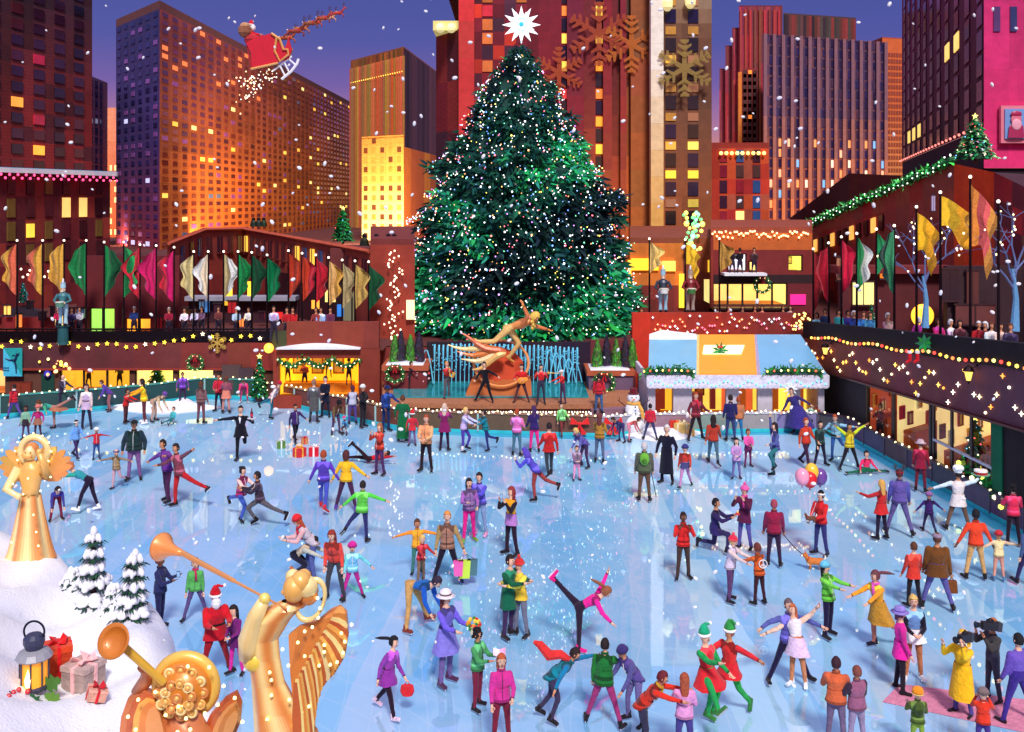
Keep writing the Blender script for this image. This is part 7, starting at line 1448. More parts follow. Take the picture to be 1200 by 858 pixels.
e2 = S(856, 838, 1.62, -50, 'walk', (224, 50, 50), (30, 160, 70), 'dancer in elf costume with red and green hat, arm flung right', 'm', ('short', rd), hat=('elf', (50, 150, 70), (250, 250, 250)), coat=(.16, .1, (210, 40, 50)), shoe=(50, 120, 60), ab=(0, 84, 4, 0), aa=(70, 14, 30, .4))
S(926, 802, 1.62, 10, 'wide', (90, 84, 170), (30, 24, 60), 'man in blue shirt in a wide stance lifting his partner', hair=('short', (110, 90, 96)), la=(4, 26, 2), lb=(4, 24, 2), aa=(0, 76, 30, 0), ab=(0, 70, 30, 0))
S(935, 806, 1.5, -30, 'arab', (240, 226, 236), (206, 130, 90), 'woman in white and lilac skating dress arched under his arms', hair=('long', (190, 100, 60)), coat=(.26, .12, (226, 196, 226)), sleeve=(250, 206, 180), shoe=(250, 250, 255), side=-14, lean=-12, aa=(30, 60, 20, 0), ab=(20, 120, 30, 0), lb=(0, 5, 10), glove=(250, 206, 180))
S(980, 876, 1.5, 160, 'busy', (214, 100, 60), (110, 90, 120), 'man in orange jacket at the bottom edge seen from behind', 'm', ('short', (60, 26, 40)), bulk=1.12)
S(1003, 880, 1.4, 200, 'busy', (150, 90, 120), (150, 130, 160), 'man in mauve leather jacket at the bottom edge beside the orange one', 'm', ('short', (130, 70, 60)), bulk=1.15, sleeve=(60, 40, 60))
S(972, 748, 1.55, 40, 'reach', (110, 210, 70), (30, 20, 60), 'woman in lime top and sky blue hat pulling the mustard coat', hair=('long', bk2), hat=('beanie', (110, 200, 230)), lean=-8)
S(1022, 758, 1.6, -65, 'glide', (226, 160, 40), (200, 120, 100), 'woman in swirling mustard coat with pink scarf', hair=('pony', (110, 60, 70)), coat=(.4, .12, (196, 140, 50)), scarf=(226, 90, 190), lean=10, aa=(76, 10, 6, .1), ab=(76, 10, 6, .1), ponydir=(1, 0, -.1), shoe=(30, 24, 50), lb=(-26, 8, 30))
S(1057, 811, 1.6, 80, 'stand', (236, 40, 160), (36, 26, 40), 'woman in hot pink coat and violet hat standing on the carpet', hair=('bob', (110, 60, 90)), hat=('brim', (150, 130, 210), (120, 100, 190)), coat=(.2, .06, (236, 40, 160)), skates=False)
S(1071, 799, 1.6, -10, 'front', (110, 150, 210), (190, 120, 80), 'figure skater in blue and black jacket with white skirt being interviewed', hair=('bun', bl), sleeve=(30, 26, 44), coat=(.14, .1, (245, 245, 250)), shoe=(250, 250, 255))
jY = S(1127, 838, 1.52, -60, 'photo', (250, 190, 30), (80, 70, 140), 'cameraman in long yellow raincoat', hair=None, hat=('hood', (250, 196, 50)), coat=(.6, .1, (250, 186, 30)), skates=False, aa=(60, 20, 100, .2), ab=(80, 14, 90, .1), bulk=1.1)
jC = S(1162, 821, 1.52, -80, 'photo', (60, 56, 64), (60, 60, 80), 'cameraman in dark grey jacket beside the yellow raincoat', 'm', ('short', (190, 110, 70)), skates=False, bulk=1.1)
S(1192, 845, 1.6, -160, 'wide', (110, 84, 180), (60, 40, 130), 'man in violet jacket cut off by the right edge', hair=('short', bk2), skates=False, bulk=1.2)
S(1075, 886, 1.1, 175, 'busy', (80, 100, 40), (130, 160, 60), 'child with olive jacket, orange helmet and round patch backpack', hair=None, hat=('helmet', (250, 150, 40), (250, 220, 120)), back=(70, 90, 40))
S(1152, 888, 1.12, 160, 'photo', (220, 56, 36), (70, 50, 130), 'child in orange red jacket and grey knit hat at the bottom right', hair=None, hat=('beanie', (130, 110, 110)))
# -- right
S(1032, 633, 1.6, -150, 'stand', (206, 44, 44), (36, 24, 50), 'blonde woman in red coat holding up her phone', hair=('long', (226, 170, 90)), coat=(.18, .09, (206, 44, 44)), aa=(60, 44, 40, 0))
S(1054, 627, 1.82, 165, 'wide', (100, 84, 160), (96, 84, 140), 'man in violet jacket wearing toy antlers', 'm', ('short', (90, 40, 50)), hat=('antlers', (70, 40, 30)), bulk=1.1)
S(1089, 626, 1.15, 175, 'walk', (60, 30, 100), (44, 36, 80), 'child in striped purple hockey jersey', 'm', None, hat=('beanie', (150, 100, 160)), belt=(236, 226, 240), aa=(0, 40, 10, 0), ab=(0, 50, 10, 0))
jF = S(1122, 622, 1.72, 170, 'wide', (236, 222, 220), (110, 80, 66), 'cook in white coat and tall hat balancing a cake', 'm', ('short', dk), hat=('chef', (250, 250, 250)), coat=(.22, .06, (236, 224, 222)), la=(4, 16, 4), lb=(4, 16, 4), aa=(0, 70, 6, 0), ab=(0, 106, 50, 0))
S(1142, 679, 1.7, 175, 'wide', (236, 70, 40), (210, 160, 100), 'man in orange red sweater and khaki trousers holding a child hand', 'd', ('short', bk2), la=(4, 10, 4), lb=(4, 10, 4), aa=(0, 28, 6, 0), ab=(0, 26, 6, 0))
S(1170, 681, 1.18, 175, 'armsout', (244, 220, 160), (220, 150, 130), 'small child in cream jacket beside the orange red sweater', 'm', None, hat=('beanie', (200, 50, 60)), aa=(0, 60, 6, 0), shoe=(90, 130, 170))
S(1187, 640, 1.6, 175, 'busy', (236, 50, 90), (34, 20, 34), 'woman in bright pink jacket and black trousers at the right edge', hair=('afro', bk2))
S(1207, 690, 1.6, -170, 'walk', (60, 80, 150), (50, 40, 90), 'skater in blue half hidden by the right edge of the view')
jZ = S(1098, 714, 1.72, 170, 'wide', (110, 66, 30), (90, 84, 150), 'man in heavy brown coat and grey cap carrying a brown bag', 'm', ('short', br), hat=('cap', (150, 130, 150)), bulk=1.3, coat=(.16, .05, (104, 62, 30)), ab=(0, 12, 4, 0))
S(1070, 712, 1.45, 190, 'stand', (214, 56, 44), (30, 24, 34), 'person in red coat leaning against the man in brown', hair=('short', br), coat=(.16, .05, (214, 56, 44)))
# -- performers on the stage
def Pf(x, y, h, yaw, pose, top, bot, label, **k): 
    D = F*(CH-1.08)/(y-HY); k.setdefault('vox', .03); return person(V((px(x, D), D, 1.08)), h=h, yaw=yaw, pose=pose, top=top, bot=bot, label=label, skates=False, **k)
Pf(481, 457, 1.3, 70, 'reach', (60, 30, 44), (40, 26, 36), 'child performer in dark maroon beside red sparks on the stage', hair=('short', dk))
p1 = Pf(524, 467, 1.62, 40, 'busy', (160, 40, 40), (90, 90, 100), 'musician in red jacket playing a horn on the left of the stage', hair=('short', (220, 150, 90)), aa=(40, 10, 100, .4), ab=(40, 10, 80, .4))
Pf(567, 472, 1.78, -20, 'wide', (24, 22, 34), (24, 22, 34), 'singer in black tuxedo posing with legs apart on stage', hair=('short', bk2), la=(4, 24, 2), lb=(8, 16, 20), aa=(0, 40, 70, .3), ab=(10, 60, 20, 0), side=-6)
p2 = Pf(611, 472, 1.68, -10, 'wide', (214, 40, 44), (90, 50, 56), 'guitarist in red suit with an orange guitar on stage', hair=('short', dk), aa=(20, 30, 80, .5), ab=(10, 20, 90, .8))
Pf(634, 474, 1.7, 0, 'busy', (206, 36, 44), (50, 56, 80), 'trumpeter in red jacket and navy trousers standing on stage', hair=('short', dk), aa=(50, 20, 100, .5), ab=(50, 20, 100, .5))
p3 = Pf(659, 473, 1.45, -60, 'reach', (216, 44, 50), (80, 50, 90), 'small bugler in red with white cap at the right of the stage', hair=None, hat=('cap', (240, 240, 245)))
def prop(name, label, cat, mb, mat=M_CLOTH, loc=(0, 0, 0), group=None): return mb.build(name, mat, loc=loc, label=label, cat=cat, group=group)
g = p2['pel']+V((0, -.24, .12)); m = MB((240, 150, 60)); m.ball(g, (.2, .05, .15), 10); m.ball(g+V((.17, 0, .05)), (.14, .045, .11), 10); m.tube([g+V((.2, 0, .06)), g+V((.75, -.02, .3))], .022, 5, (90, 50, 30)); prop('guitar', 'orange guitar held by the red suited guitarist', 'guitar', m, M_WOOD, g)
h_ = p1['head']+V((.12, -.18, -.2)); m = MB((236, 190, 80)); m.tube([h_+V((-.02, .0, .15)), h_, h_+V((.05, -.08, -.3)), h_+V((.16, -.1, -.34)), h_+V((.22, -.12, -.15))], [.012, .02, .035, .05, .09], 8); prop('saxophone', 'golden saxophone played at the left of the stage', 'saxophone', m, M_GOLD, h_)
h_ = p3['head']+V((-.1, -.08, -.03)); m = MB((236, 190, 80)); m.tube([h_, h_+V((-.4, -.05, .02)), h_+V((-.52, -.06, .02))], [.012, .02, .08], 8); prop('bugle', 'golden bugle blown toward the left on stage', 'bugle', m, M_GOLD, h_)
m = MB((230, 50, 70)); c_ = W(490, 440, 48.3); rr = random.Random(2)
for i in range(26): m.ball(c_+V((rr.gauss(0, .22), rr.gauss(0, .1), rr.gauss(0, .28))), rr.uniform(.03, .07), 5, rr.choice([(230, 50, 70), (250, 190, 200), (240, 90, 90)]))
prop('flower_bush', 'bush of red and pink blossoms beside the child performer', 'plant', m, M_LEAF, c_)
# -- onlookers
def On(x, y, D, z, h, yaw, top, label, hair=('short', dk), bot=(50, 40, 60), pose='front', skin='m', **k):
    return person(V((px(x, D), D, z)), h=h, yaw=yaw, pose=pose, top=top, bot=bot, label=label, hair=hair, skin=skin, vox=.045, fingers=False, face=False, skates=False, **k)
ON = [(68, 53.4, (200, 30, 80), 'pink'), (84, 52.9, (60, 50, 90), 'navy'), (93, 53.4, (200, 190, 220), 'pale lilac'), (157, 53.6, (40, 60, 130), 'dark blue'), (198, 53.2, (150, 30, 60), 'wine red'), (216, 53.0, (236, 236, 245), 'white'), (228, 53.2, (220, 226, 240), 'silver white'), (236, 53.6, (130, 90, 120), 'mauve'), (277, 53.0, (180, 210, 230), 'ice blue'), (291, 53.2, (225, 225, 230), 'light grey'), (256, 53.6, (120, 60, 60), 'brown')]
for x, D, c, nm in ON: On(x, 0, D, PZ, 1.6, R.uniform(-40, 40), c, f'onlooker in {nm} behind the left parapet railing', hair=(R.choice(['short', 'bob']), R.choice([dk, br, (220, 220, 225)])))
for i, (x, c, nm) in enumerate(((321, (190, 160, 200), 'lilac coat standing beside the shop roof'), (336, (190, 30, 40), 'red jacket leaning over the shop roof wall'), (343, (220, 40, 50), 'scarlet jacket among the group over the shop'), (370, (150, 60, 60), 'rust jacket above the shop'), (376, (170, 200, 230), 'pale blue jacket above the shop'), (387, (110, 50, 80), 'plum jacket above the shop'))):
    On(x, 0, 50.3 if i else 49.0, 3.0 if i else 3.2, 1.7, R.uniform(-30, 30), c, 'onlooker in '+nm)
for i, (x, c, nm) in enumerate(((752, (90, 70, 140), 'violet coat on the terrace right of the tree'), (842, (230, 226, 230), 'white at the far left of the restaurant terrace'), (854, (190, 40, 50), 'red at the restaurant terrace'), (870, (60, 50, 60), 'charcoal at the restaurant terrace'), (885, (200, 40, 60), 'crimson by the wreath'), (893, (226, 90, 90), 'coral under the wreath'), (918, (40, 34, 50), 'black at the right of the restaurant'), (926, (236, 220, 226), 'cream at the right of the restaurant'))):
    On(x, 0, 53.0 if i else 51.6, PZ+.0, 1.72, R.uniform(-40, 40), c, 'onlooker in '+nm, hair=('short', dk) if i % 2 else ('bob', br))
for i, (x, c, nm) in enumerate(((858, (40, 30, 40), 'black on the upper balcony, left'), (867, (30, 26, 34), 'black on the upper balcony, middle'), (884, (60, 40, 44), 'brown on the upper balcony, right'))):
    On(x, 0, 53.6, zat(325, 53.6), 1.5, 180 if i < 2 else 0, c, 'person in '+nm)
RG = [(957, (120, 190, 220), 'turquoise'), (967, (40, 60, 100), 'navy'), (983, (60, 170, 180), 'teal waving'), (994, (70, 60, 150), 'indigo'), (1001, (60, 80, 160), 'blue'), (1012, (60, 130, 210), 'bright blue'), (1020, (70, 140, 200), 'azure'), (1041, (240, 200, 180), 'cream triangular poncho'), (1075, (200, 70, 160), 'magenta'), (1100, (220, 50, 140), 'hot pink'), (1115, (240, 220, 230), 'white'), (1125, (70, 30, 40), 'dark brown with flat cap'), (1147, (190, 36, 50), 'scarlet'), (1154, (150, 30, 44), 'dark red'), (1162, (240, 236, 236), 'snow white'), (1173, (236, 200, 190), 'peach'), (1184, (50, 40, 70), 'midnight blue')]
for x, c, nm in RG:
    D = min(48.8, Dw(x, .75)); On(x, 0, D, wz(D)-.35 if D < 48.8 else 2.9, 1.62 if x > 1060 else 1.7, R.uniform(-60, 60)-20, c, f'onlooker in {nm} behind the right parapet', hair=(R.choice(['short', 'bob']), R.choice([dk, br, (220, 220, 225)])))
# figures inside the shops
for x, D, z, c, nm, yaw in ((104, 53.6, .15, (236, 160, 190), 'figurine in pink tutu posing inside the left shop window', 30), (140, 53.4, .15, (60, 90, 80), 'mannequin in green jacket raising an arm inside the left shop', 10), (337, 50.6, .9, (60, 150, 130), 'shopper in teal at the left of the golden stall', 0), (357, 50.4, .7, (150, 70, 70), 'performer in wide hat and maroon inside the golden stall', 0), (385, 51.2, 1.1, (110, 90, 60), 'shopper in brown at the back of the golden stall', 0), (409, 50.2, .9, (30, 60, 60), 'attendant in dark green at the right of the golden stall', 180)):
    On(x, 0, D, z, 1.35, yaw, c, nm, pose='busy')
On(1031, 0, 41.6, .1, 1.6, -60, (150, 60, 50), 'shop visitor with ochre backpack inside the right wing window', pose='busy'); SK_ = None
p_ = V((xw(35.5)+1.2, 35.4, .1)); person(p_, h=1.6, yaw=100, pose='busy', top=(70, 40, 44), bot=(60, 40, 44), label='shop visitor in dark brown beside the lit fir in the right window', vox=.04, skates=False, fingers=False)
p_ = V((xw(34.6)+1.0, 34.5, .1)); person(p_, h=1.6, yaw=-60, pose='busy', top=(240, 200, 180), bot=(60, 40, 44), label='shop visitor in cream holding a box in the right window', hair=('short', rd), vox=.04, skates=False, fingers=False)
# ------------------------------------------------------------------ small things
def gift(p, s, c, rc_, label, rz=.4, group=None):
    p = V(p); t = thing('gift_box', label, 'gift', p, group); k = V((p.x, p.y, 0)); MB(c).box(p-V((s/2, s/2, 0)), p+V((s/2, s/2, s*.9)), rz=rz, ctr=k).build('box', M_CLOTH, t)
    m = MB(rc_); m.box(p-V((s*.08, s/2+.012, 0)), p+V((s*.08, s/2+.012, s*.9+.012)), rz=rz, ctr=k); m.box(p-V((s/2+.012, s*.08, 0)), p+V((s/2+.012, s*.08, s*.9+.010)), rz=rz, ctr=k); q = p+Z*s*.92
    for a in (0, 1.57, 3.14, 4.71): e = V((math.cos(a+rz), math.sin(a+rz), 0)); f_ = V((-e.y, e.x, 0)); m.poly([q, q+e*s*.3+f_*s*.14+Z*s*.22, q+e*s*.34-f_*s*.1+Z*s*.1], Z*.02)
    m.build('ribbon', M_CLOTH, t); return t
gift(G(329, 525), .32, (90, 130, 60), (240, 240, 250), 'green dropped gift on the ice left of the boy'); gift(G(351, 535), .38, (214, 40, 50), (250, 180, 60), 'red dropped gift with gold ribbon on the ice', .9); gift(G(368, 534), .38, (206, 30, 50), (250, 250, 255), 'red dropped gift with white ribbon on the ice', .1); gift(G(357, 520), .26, (200, 130, 80), (210, 40, 50), 'small tan gift with tall red bow on the ice', .2)
gift(G(791, 508)+Y*.3, .62, (206, 50, 40), (240, 130, 60), 'red orange gift on the snow in front of the cabin', .3); gift(G(801, 511)+Y*.3, .52, (230, 190, 110), (250, 236, 190), 'cream gift on the snow in front of the cabin', .6); gift(G(807, 512)+V((.1, .2, 0)), .3, (240, 170, 90), (250, 230, 180), 'small peach gift beside the cream one at the cabin', .2)
k0 = V((px(961, 45.3), 45.6, zat(488, 45.0)+.05)); gift(V((px(951, 45), 45.13, zat(487.8, 45)+.05)), .24, (110, 190, 170), (230, 250, 240), 'mint gift on the cabin counter at right', .2); gift(V((px(960, 45), 45.13, zat(487.8, 45)+.05)), .27, (160, 90, 50), (220, 60, 50), 'brown gift on the cabin counter at right', .2)
# snowman
s0 = G(743, 509)+Y*.2; t = thing('snowman', 'snowman with dark hat, golden scarf and button front beside the cabin', 'snowman', s0); m = MB((240, 242, 255)); m.ball(s0+Z*.42, (.5, .46, .48), 18); m.ball(s0+Z*1.02, (.37, .35, .36), 16); m.build('body', M_SNOW, t, smooth=True); m = MB((240, 242, 255)); m.ball(s0+Z*1.52, (.27, .26, .26), 16)
hd = m.build('head', M_SNOW, t, smooth=True)
for q in (-1, 1): MB((24, 20, 30)).ball(s0+V((q*.09, -.24, 1.58)), .03, 6).build('eye', M_PAINT, hd)
MB((240, 120, 40)).tube([s0+V((0, -.24, 1.5)), s0+V((-.12, -.42, 1.47))], [.04, .008], 7).build('carrot_nose', M_PAINT, hd)
for z_ in (.9, 1.05, 1.2): MB((24, 20, 40)).ball(s0+V((.04, -.36+.03*(z_-.9), z_)), .035, 6).build('button', M_PAINT, t)
m = MB((110, 24, 40)); m.lathe(s0+Z*1.7, [(.24, 0), (.24, .03), (.16, .04), (.15, .22), (.12, .24)], 14); m.build('hat', M_CLOTH, t); m = MB((226, 170, 80)); m.torus(s0+Z*1.3, .24, .07, X, Y, 18, 8); m.tube([s0+V((.2, -.2, 1.28)), s0+V((.32, -.34, 1.05)), s0+V((.38, -.36, .7))], [.07, .08, .07], 7); m.build('scarf', M_CLOTH, t)
for q in (-1, 1): m = MB((70, 40, 34)); m.tube([s0+V((q*.33, 0, 1.15)), s0+V((q*.7, -.05, 1.45))], [.025, .015], 5); m.tube([s0+V((q*.6, -.04, 1.37)), s0+V((q*.62, -.04, 1.55))], .012, 4); m.build('twig_arm', M_WOOD, t)
# bags, bottle, flowers, book, phones, camera gear
hp = jS['handb']; 
for i, (dx, c, s) in enumerate(((-.18, (236, 90, 170), .26), (-.02, (200, 230, 60), .32), (.18, (70, 110, 120), .28))):
    p = hp+V((dx, .06*i-.06, 0)); m = MB(c); m.loft([[p+V((-s*.4, -.06, -.2-s*1.35)), p+V((s*.4, -.06, -.2-s*1.35)), p+V((s*.4, .06, -.2-s*1.35)), p+V((-s*.4, .06, -.2-s*1.35))], [p+V((-s*.5, -.08, -.18)), p+V((s*.5, -.08, -.18)), p+V((s*.5, .08, -.18)), p+V((-s*.5, .08, -.18))]]); t = thing('shopping_bag', f'{["pink", "lime yellow", "slate teal"][i]} shopping bag hanging from the tan blazer woman hand', 'bag', p-Z*.4, 'shopping bags'); m.build('bag_body', M_PAINT, t); m = MB(tuple(v*.6 for v in c)); m.tube([p+V((-s*.25, 0, -.18)), hp+V((0, 0, .0)), p+V((s*.25, 0, -.18))], .008, 4); m.build('handle', M_CLOTH, t)
p = jT['handb']; t = thing('wine_bottle', 'dark red wine bottle on the raised hand of the skating waiter', 'bottle', p); m = MB((96, 20, 50)); m.lathe(p+Z*.03, [(.05, 0), (.055, .2), (.02, .27), (.02, .36)], 10); m.build('glass', M_GLASS, t); m = MB((206, 40, 60)); m.lathe(p+Z*.09, [(.058, 0), (.058, .09)], 10); m.build('label', M_PAINT, t); m = MB((220, 220, 230)); m.lathe(p, [(.16, 0), (.17, .02)], 14); prop('tray', 'small silver tray under the wine bottle', 'tray', m, M_PAINT, p)
m = MB((250, 250, 250)); q = jT['neck']+V((0, -.12, -.12)); m.poly([q+V((-.05, 0, .08)), q+V((.06, 0, .08)), q+V((.01, 0, -.2))], -Y*.02); m.poly([q+V((-.06, -.03, .1)), q+V((0, -.03, .07)), q+V((.06, -.03, .1)), q+V((.06, -.03, .04)), q+V((0, -.03, .07)), q+V((-.06, -.03, .04))], -Y*.01, (20, 20, 26)); o_ = m.build('shirt_front', M_CLOTH, jT['obj'])
p = (jB['handa']+jB['handb'])/2+V((.12, -.03, .05)); t = thing('bouquet', 'bouquet of red, orange and yellow flowers in the lavender woman hands', 'bouquet', p); m = MB(); rr = random.Random(1)
for i in range(34): d_ = V((rr.gauss(0, 1), rr.gauss(0, 1), rr.gauss(0, 1))).normalized(); m.ball(p+d_*.13+Z*.08, rr.uniform(.03, .05), 5, rr.choice([(226, 40, 50), (250, 160, 40), (250, 220, 80), (60, 130, 50), (230, 70, 60)]))
m.build('blossoms', M_LEAF, t); MB((240, 230, 200)).lathe(p-Z*.2, [(.03, 0), (.1, .2)], 10).build('wrapping', M_CLOTH, t)
m = MB((220, 40, 50)); p = jQ['handb']; m.loft([ell_ring(p+Z*z_, X, Y, rx, .06, 10) for z_, rx in ((-.28, .1), (-.2, .14), (-.08, .12))]); m.tube([p+V((-.07, 0, -.08)), p, p+V((.07, 0, -.08))], .01, 4); prop('handbag', 'small red handbag swinging from the purple coated girl', 'bag', m, M_CLOTH, p)
m = MB((246, 160, 200)); p = (jV['handa']+jV['handb'])/2+V((.04, -.02, .03)); 
for q in (-1, 1): m.poly([p+V((0, q*.0, 0)), p+V((.12*q, -.02, .05)), p+V((.12*q, .14, .12)), p+V((0, .16, .07))], Z*.015, (246, 170, 206) if q > 0 else (250, 230, 240))
prop('book', 'open pink book in the hands of the green jacketed boy', 'book', m, M_CLOTH, p)
for J_, lb in ((jN, 'navy suited woman'), (jP, 'amber vested woman')):
    p = (J_['handa']+J_['handb'])/2+V((0, -.03, .07)); m = MB((24, 26, 40)); m.box(p-V((.04, .008, .07)), p+V((.04, .008, .07))); m.box(p+V((-.033, -.012, -.06)), p+V((.033, -.0085, .06)), (150, 190, 230)); prop('phone', 'dark phone held up by the '+lb, 'phone', m, M_PAINT, p)
for J_, lb, dx in ((jY, 'yellow raincoat', 1), (jC, 'dark grey jacket', -1)):
    p = J_['head']+V((-.04 if dx > 0 else -.14, -.17, .04)); t = thing('video_camera', 'large shoulder video camera of the cameraman in '+lb, 'camera', p); a_ = V((-.7, -.5, .1)).normalized() if dx > 0 else V((-1, -.1, .12)).normalized(); s_ = a_.cross(Z).normalized(); u_ = s_.cross(a_)
    m = MB((40, 38, 46)); m.obox(p, a_*.17, s_*.055, u_*.075); m.obox(p+u_*.1, a_*.08, s_*.015, u_*.02); m.obox(p-a_*.19, a_*.045, s_*.06, u_*.085, (60, 56, 64)); m.build('body', M_PAINT, t); m = MB((24, 22, 28)); m.lathe(p+a_*.17, [(.045, 0), (.05, .08), (.07, .13)], 12, axis=a_); m.build('lens', M_GLASS, t); m = MB((20, 20, 26)); m.tube([p+u_*.11-a_*.07, p+u_*.15, p+u_*.11+a_*.08], .012, 5); m.build('handle', M_DARK, t)
m = MB((120, 66, 30)); p = jZ['handb']; m.loft([[p+V((-.13, -.06, -.36)), p+V((.13, -.06, -.36)), p+V((.13, .06, -.36)), p+V((-.13, .06, -.36))], [p+V((-.11, -.05, -.06)), p+V((.11, -.05, -.06)), p+V((.11, .05, -.06)), p+V((-.11, .05, -.06))]]); m.tube([p+V((-.06, 0, -.06)), p, p+V((.06, 0, -.06))], .012, 5); prop('satchel', 'brown leather bag in the hand of the man in brown', 'bag', m, M_CLOTH, p)
p = jF['handb']+Z*.03; t = thing('cake', 'red and white layered cake on a green plate held high by the cook', 'cake', p); m = MB((120, 190, 160)); m.lathe(p, [(.12, 0), (.26, .03), (.27, .05)], 18); m.build('plate', M_PAINT, t); m = MB((190, 40, 40)); m.lathe(p+Z*.05, [(.19, 0), (.19, .08)], 16); m.lathe(p+Z*.13, [(.2, 0), (.19, .05), (.1, .07)], 16, (250, 244, 240)); m.tube([p+Z*.18, p+Z*.3], .015, 5, (240, 220, 90)); m.build('sponge', M_CLOTH, t)
m = MB((180, 84, 50)); m.lathe(G(1122, 622)*0+jO['pel'], [(0.001, 0), (.001, .001)], 3); 
c_ = (jO['neck']*.55+jO['pel']*.45)-jO['fwd']*.165; ax = X; up_ = Z; m = MB((240, 226, 220)); m.torus(c_, .1, .012, ax, up_, 20, 5); m.tube([c_+Z*.1, c_-Z*.1], .012, 5); m.tube([c_, c_+V((.07, 0, -.07))], .012, 5); m.tube([c_, c_+V((-.07, 0, -.07))], .012, 5); m.build('peace_emblem', M_PAINT, jO['obj'])
# dog, puppy, balloons, carpet, walking stick
def dog(p, s, c, label, yaw=0, name='dog'):
    p = V(p); fx = V((math.cos(yaw), math.sin(yaw), 0)); sx = V((-fx.y, fx.x, 0)); t = MB(c)
    m4 = Matrix((fx, sx, Z)).transposed(); t.ball(p+Z*.30*s, (.27*s, .12*s, .12*s), 12, m=m4); t.ball(p+Z*.31*s+fx*.16*s, (.14*s, .13*s, .14*s), 10, m=m4); t.ball(p+Z*.3*s-fx*.17*s, (.13*s, .12*s, .13*s), 10, m=m4)
    t.tube([p+fx*.22*s+Z*.34*s, p+fx*.3*s+Z*.46*s], [.09*s, .07*s], 8); h = p+fx*.33*s+Z*.5*s; t.ball(h, (.1*s, .085*s, .085*s), 10, m=m4); t.ball(h+fx*.1*s-Z*.02*s, (.07*s, .04*s, .04*s), 8, (245, 240, 235), m=m4); t.ball(h+fx*.165*s-Z*.01*s, .018*s, 6, (20, 16, 16))
    for q in (-1, 1):
        t.add([h+sx*q*.03*s+Z*.05*s, h+sx*q*.09*s+Z*.04*s, h+sx*q*.075*s+Z*.17*s-fx*.01*s, h+sx*q*.05*s+Z*.06*s-fx*.05*s], [(0, 1, 2), (0, 2, 3), (1, 3, 2)]); t.ball(h+fx*.07*s+sx*q*.045*s+Z*.03*s, .012*s, 5, (20, 16, 16))
        f0_ = p+fx*.18*s+sx*q*.07*s; t.tube([f0_+Z*.27*s, f0_+Z*.14*s-fx*.015*s, f0_+Z*.03*s], [.05*s, .03*s, .025*s], 7); t.ball(f0_+Z*.02*s+fx*.015*s, (.035*s, .025*s, .02*s), 6, (245, 240, 235), m=m4)
        b0_ = p-fx*.19*s+sx*q*.07*s; t.tube([b0_+Z*.29*s, b0_+Z*.19*s+fx*.05*s, b0_+Z*.11*s-fx*.035*s, b0_+Z*.03*s-fx*.02*s], [.075*s, .05*s, .026*s, .024*s], 7); t.ball(b0_+Z*.02*s, (.035*s, .025*s, .02*s), 6, (245, 240, 235), m=m4)
    t.ball(p+Z*.24*s+fx*.2*s, (.09*s, .1*s, .11*s), 8, (245, 238, 230), m=m4); t.tube([p-fx*.28*s+Z*.36*s, p-fx*.36*s+Z*.44*s, p-fx*.34*s+Z*.52*s], [.035*s, .04*s, .015*s], 6, (245, 238, 230))
    o = t.build(name, M_HAIR, None, True, label, 'dog', loc=p); m = MB((180, 40, 50)); m.torus(p+fx*.25*s+Z*.40*s, .085*s, .014*s, sx, (Z*.8-fx*.5).normalized(), 14, 5); m.build('collar', M_CLOTH, o); return h
hd_ = dog(G(955, 668), .78, (214, 120, 50), 'short legged orange and white dog on a lead, facing left', math.pi*.97)
m = MB((40, 30, 40)); m.tube([jG['handb'], (jG['handb']+hd_)/2-Z*.06, hd_-Z*.1+X*.06], .012, 5); prop('dog_lead', 'thin dark lead from the burgundy sweater to the orange dog', 'lead', m, M_CLOTH, hd_)
dog((jR['handa']+jR['handb'])/2+V((-.0, -.05, -.12)), .52, (110, 70, 50), 'small brown puppy cradled in the arms of the red jacket skater', math.pi*1.1, 'puppy')
bp0 = jR['head']+V((-.2, .1, .35)); hb_ = jR['handa']
for i, (x, y, c, nm) in enumerate(((940, 559, (250, 160, 190), 'pink'), (958, 566, (250, 150, 180), 'light pink'), (949, 562, (226, 36, 44), 'red'), (951, 553, (250, 200, 60), 'yellow'), (961, 559, (110, 70, 150), 'violet'))):
    if nm == 'light pink': continue
    p = W(x, y, 28.6+.12*i); t = thing('balloon', f'{nm} balloon floating in the bunch of four above the ice', 'balloon', p, 'balloons in a bunch'); m = MB(c); m.ball(p, (.2, .2, .25), 16); m.lathe(p-Z*.29, [(.03, 0), (.01, .05)], 6); m.build('skin', M_ROOFG, t, True); m = MB((230, 230, 240)); m.tube([p-Z*.28, p.lerp(hb_, .5)-Z*.25, hb_], .005, 4); m.build('string', M_CLOTH, t)
cp = MB((214, 130, 160)); cpt = [G(1034, 823), G(1054, 802), G(1215, 822), G(1215, 862)]; cp.poly([p+Z*.012 for p in cpt], -Z*.004); cp.build('carpet', M_CLOTH, loc=cpt[0], label='pink carpet laid on the ice under the camera crew', cat='carpet')
m = MB((30, 40, 40)); p = G(769, 583); m.tube([p+Z*.02, p+V((-.16, .05, .85)), p+V((-.22, .05, .9))], .014, 6); prop('walking_stick', 'dark walking stick of the old man with the green backpack', 'stick', m, M_DARK, p)
m = MB((245, 250, 255)); c_ = jw['head']+Z*.08
for i in range(9): a = i*.7; e = V((math.cos(a), 0.2, math.sin(a))); m.poly([c_-e.cross(Y)*.06, c_+e.cross(Y)*.06, c_+e*.36], -Y*.03)
m.build('headdress', M_CLOTH, jw['obj'])
m = MB((250, 236, 240)); c_ = jK['handb']+Z*.05; m.ball(c_, .035, 6, (250, 200, 90)); m.box(c_-V((.05, .05, .07)), c_+V((.05, .05, -.03)), (220, 40, 60)); prop('ring_box', 'open red ring box in the kneeling man hand', 'box', m, M_PAINT, c_)
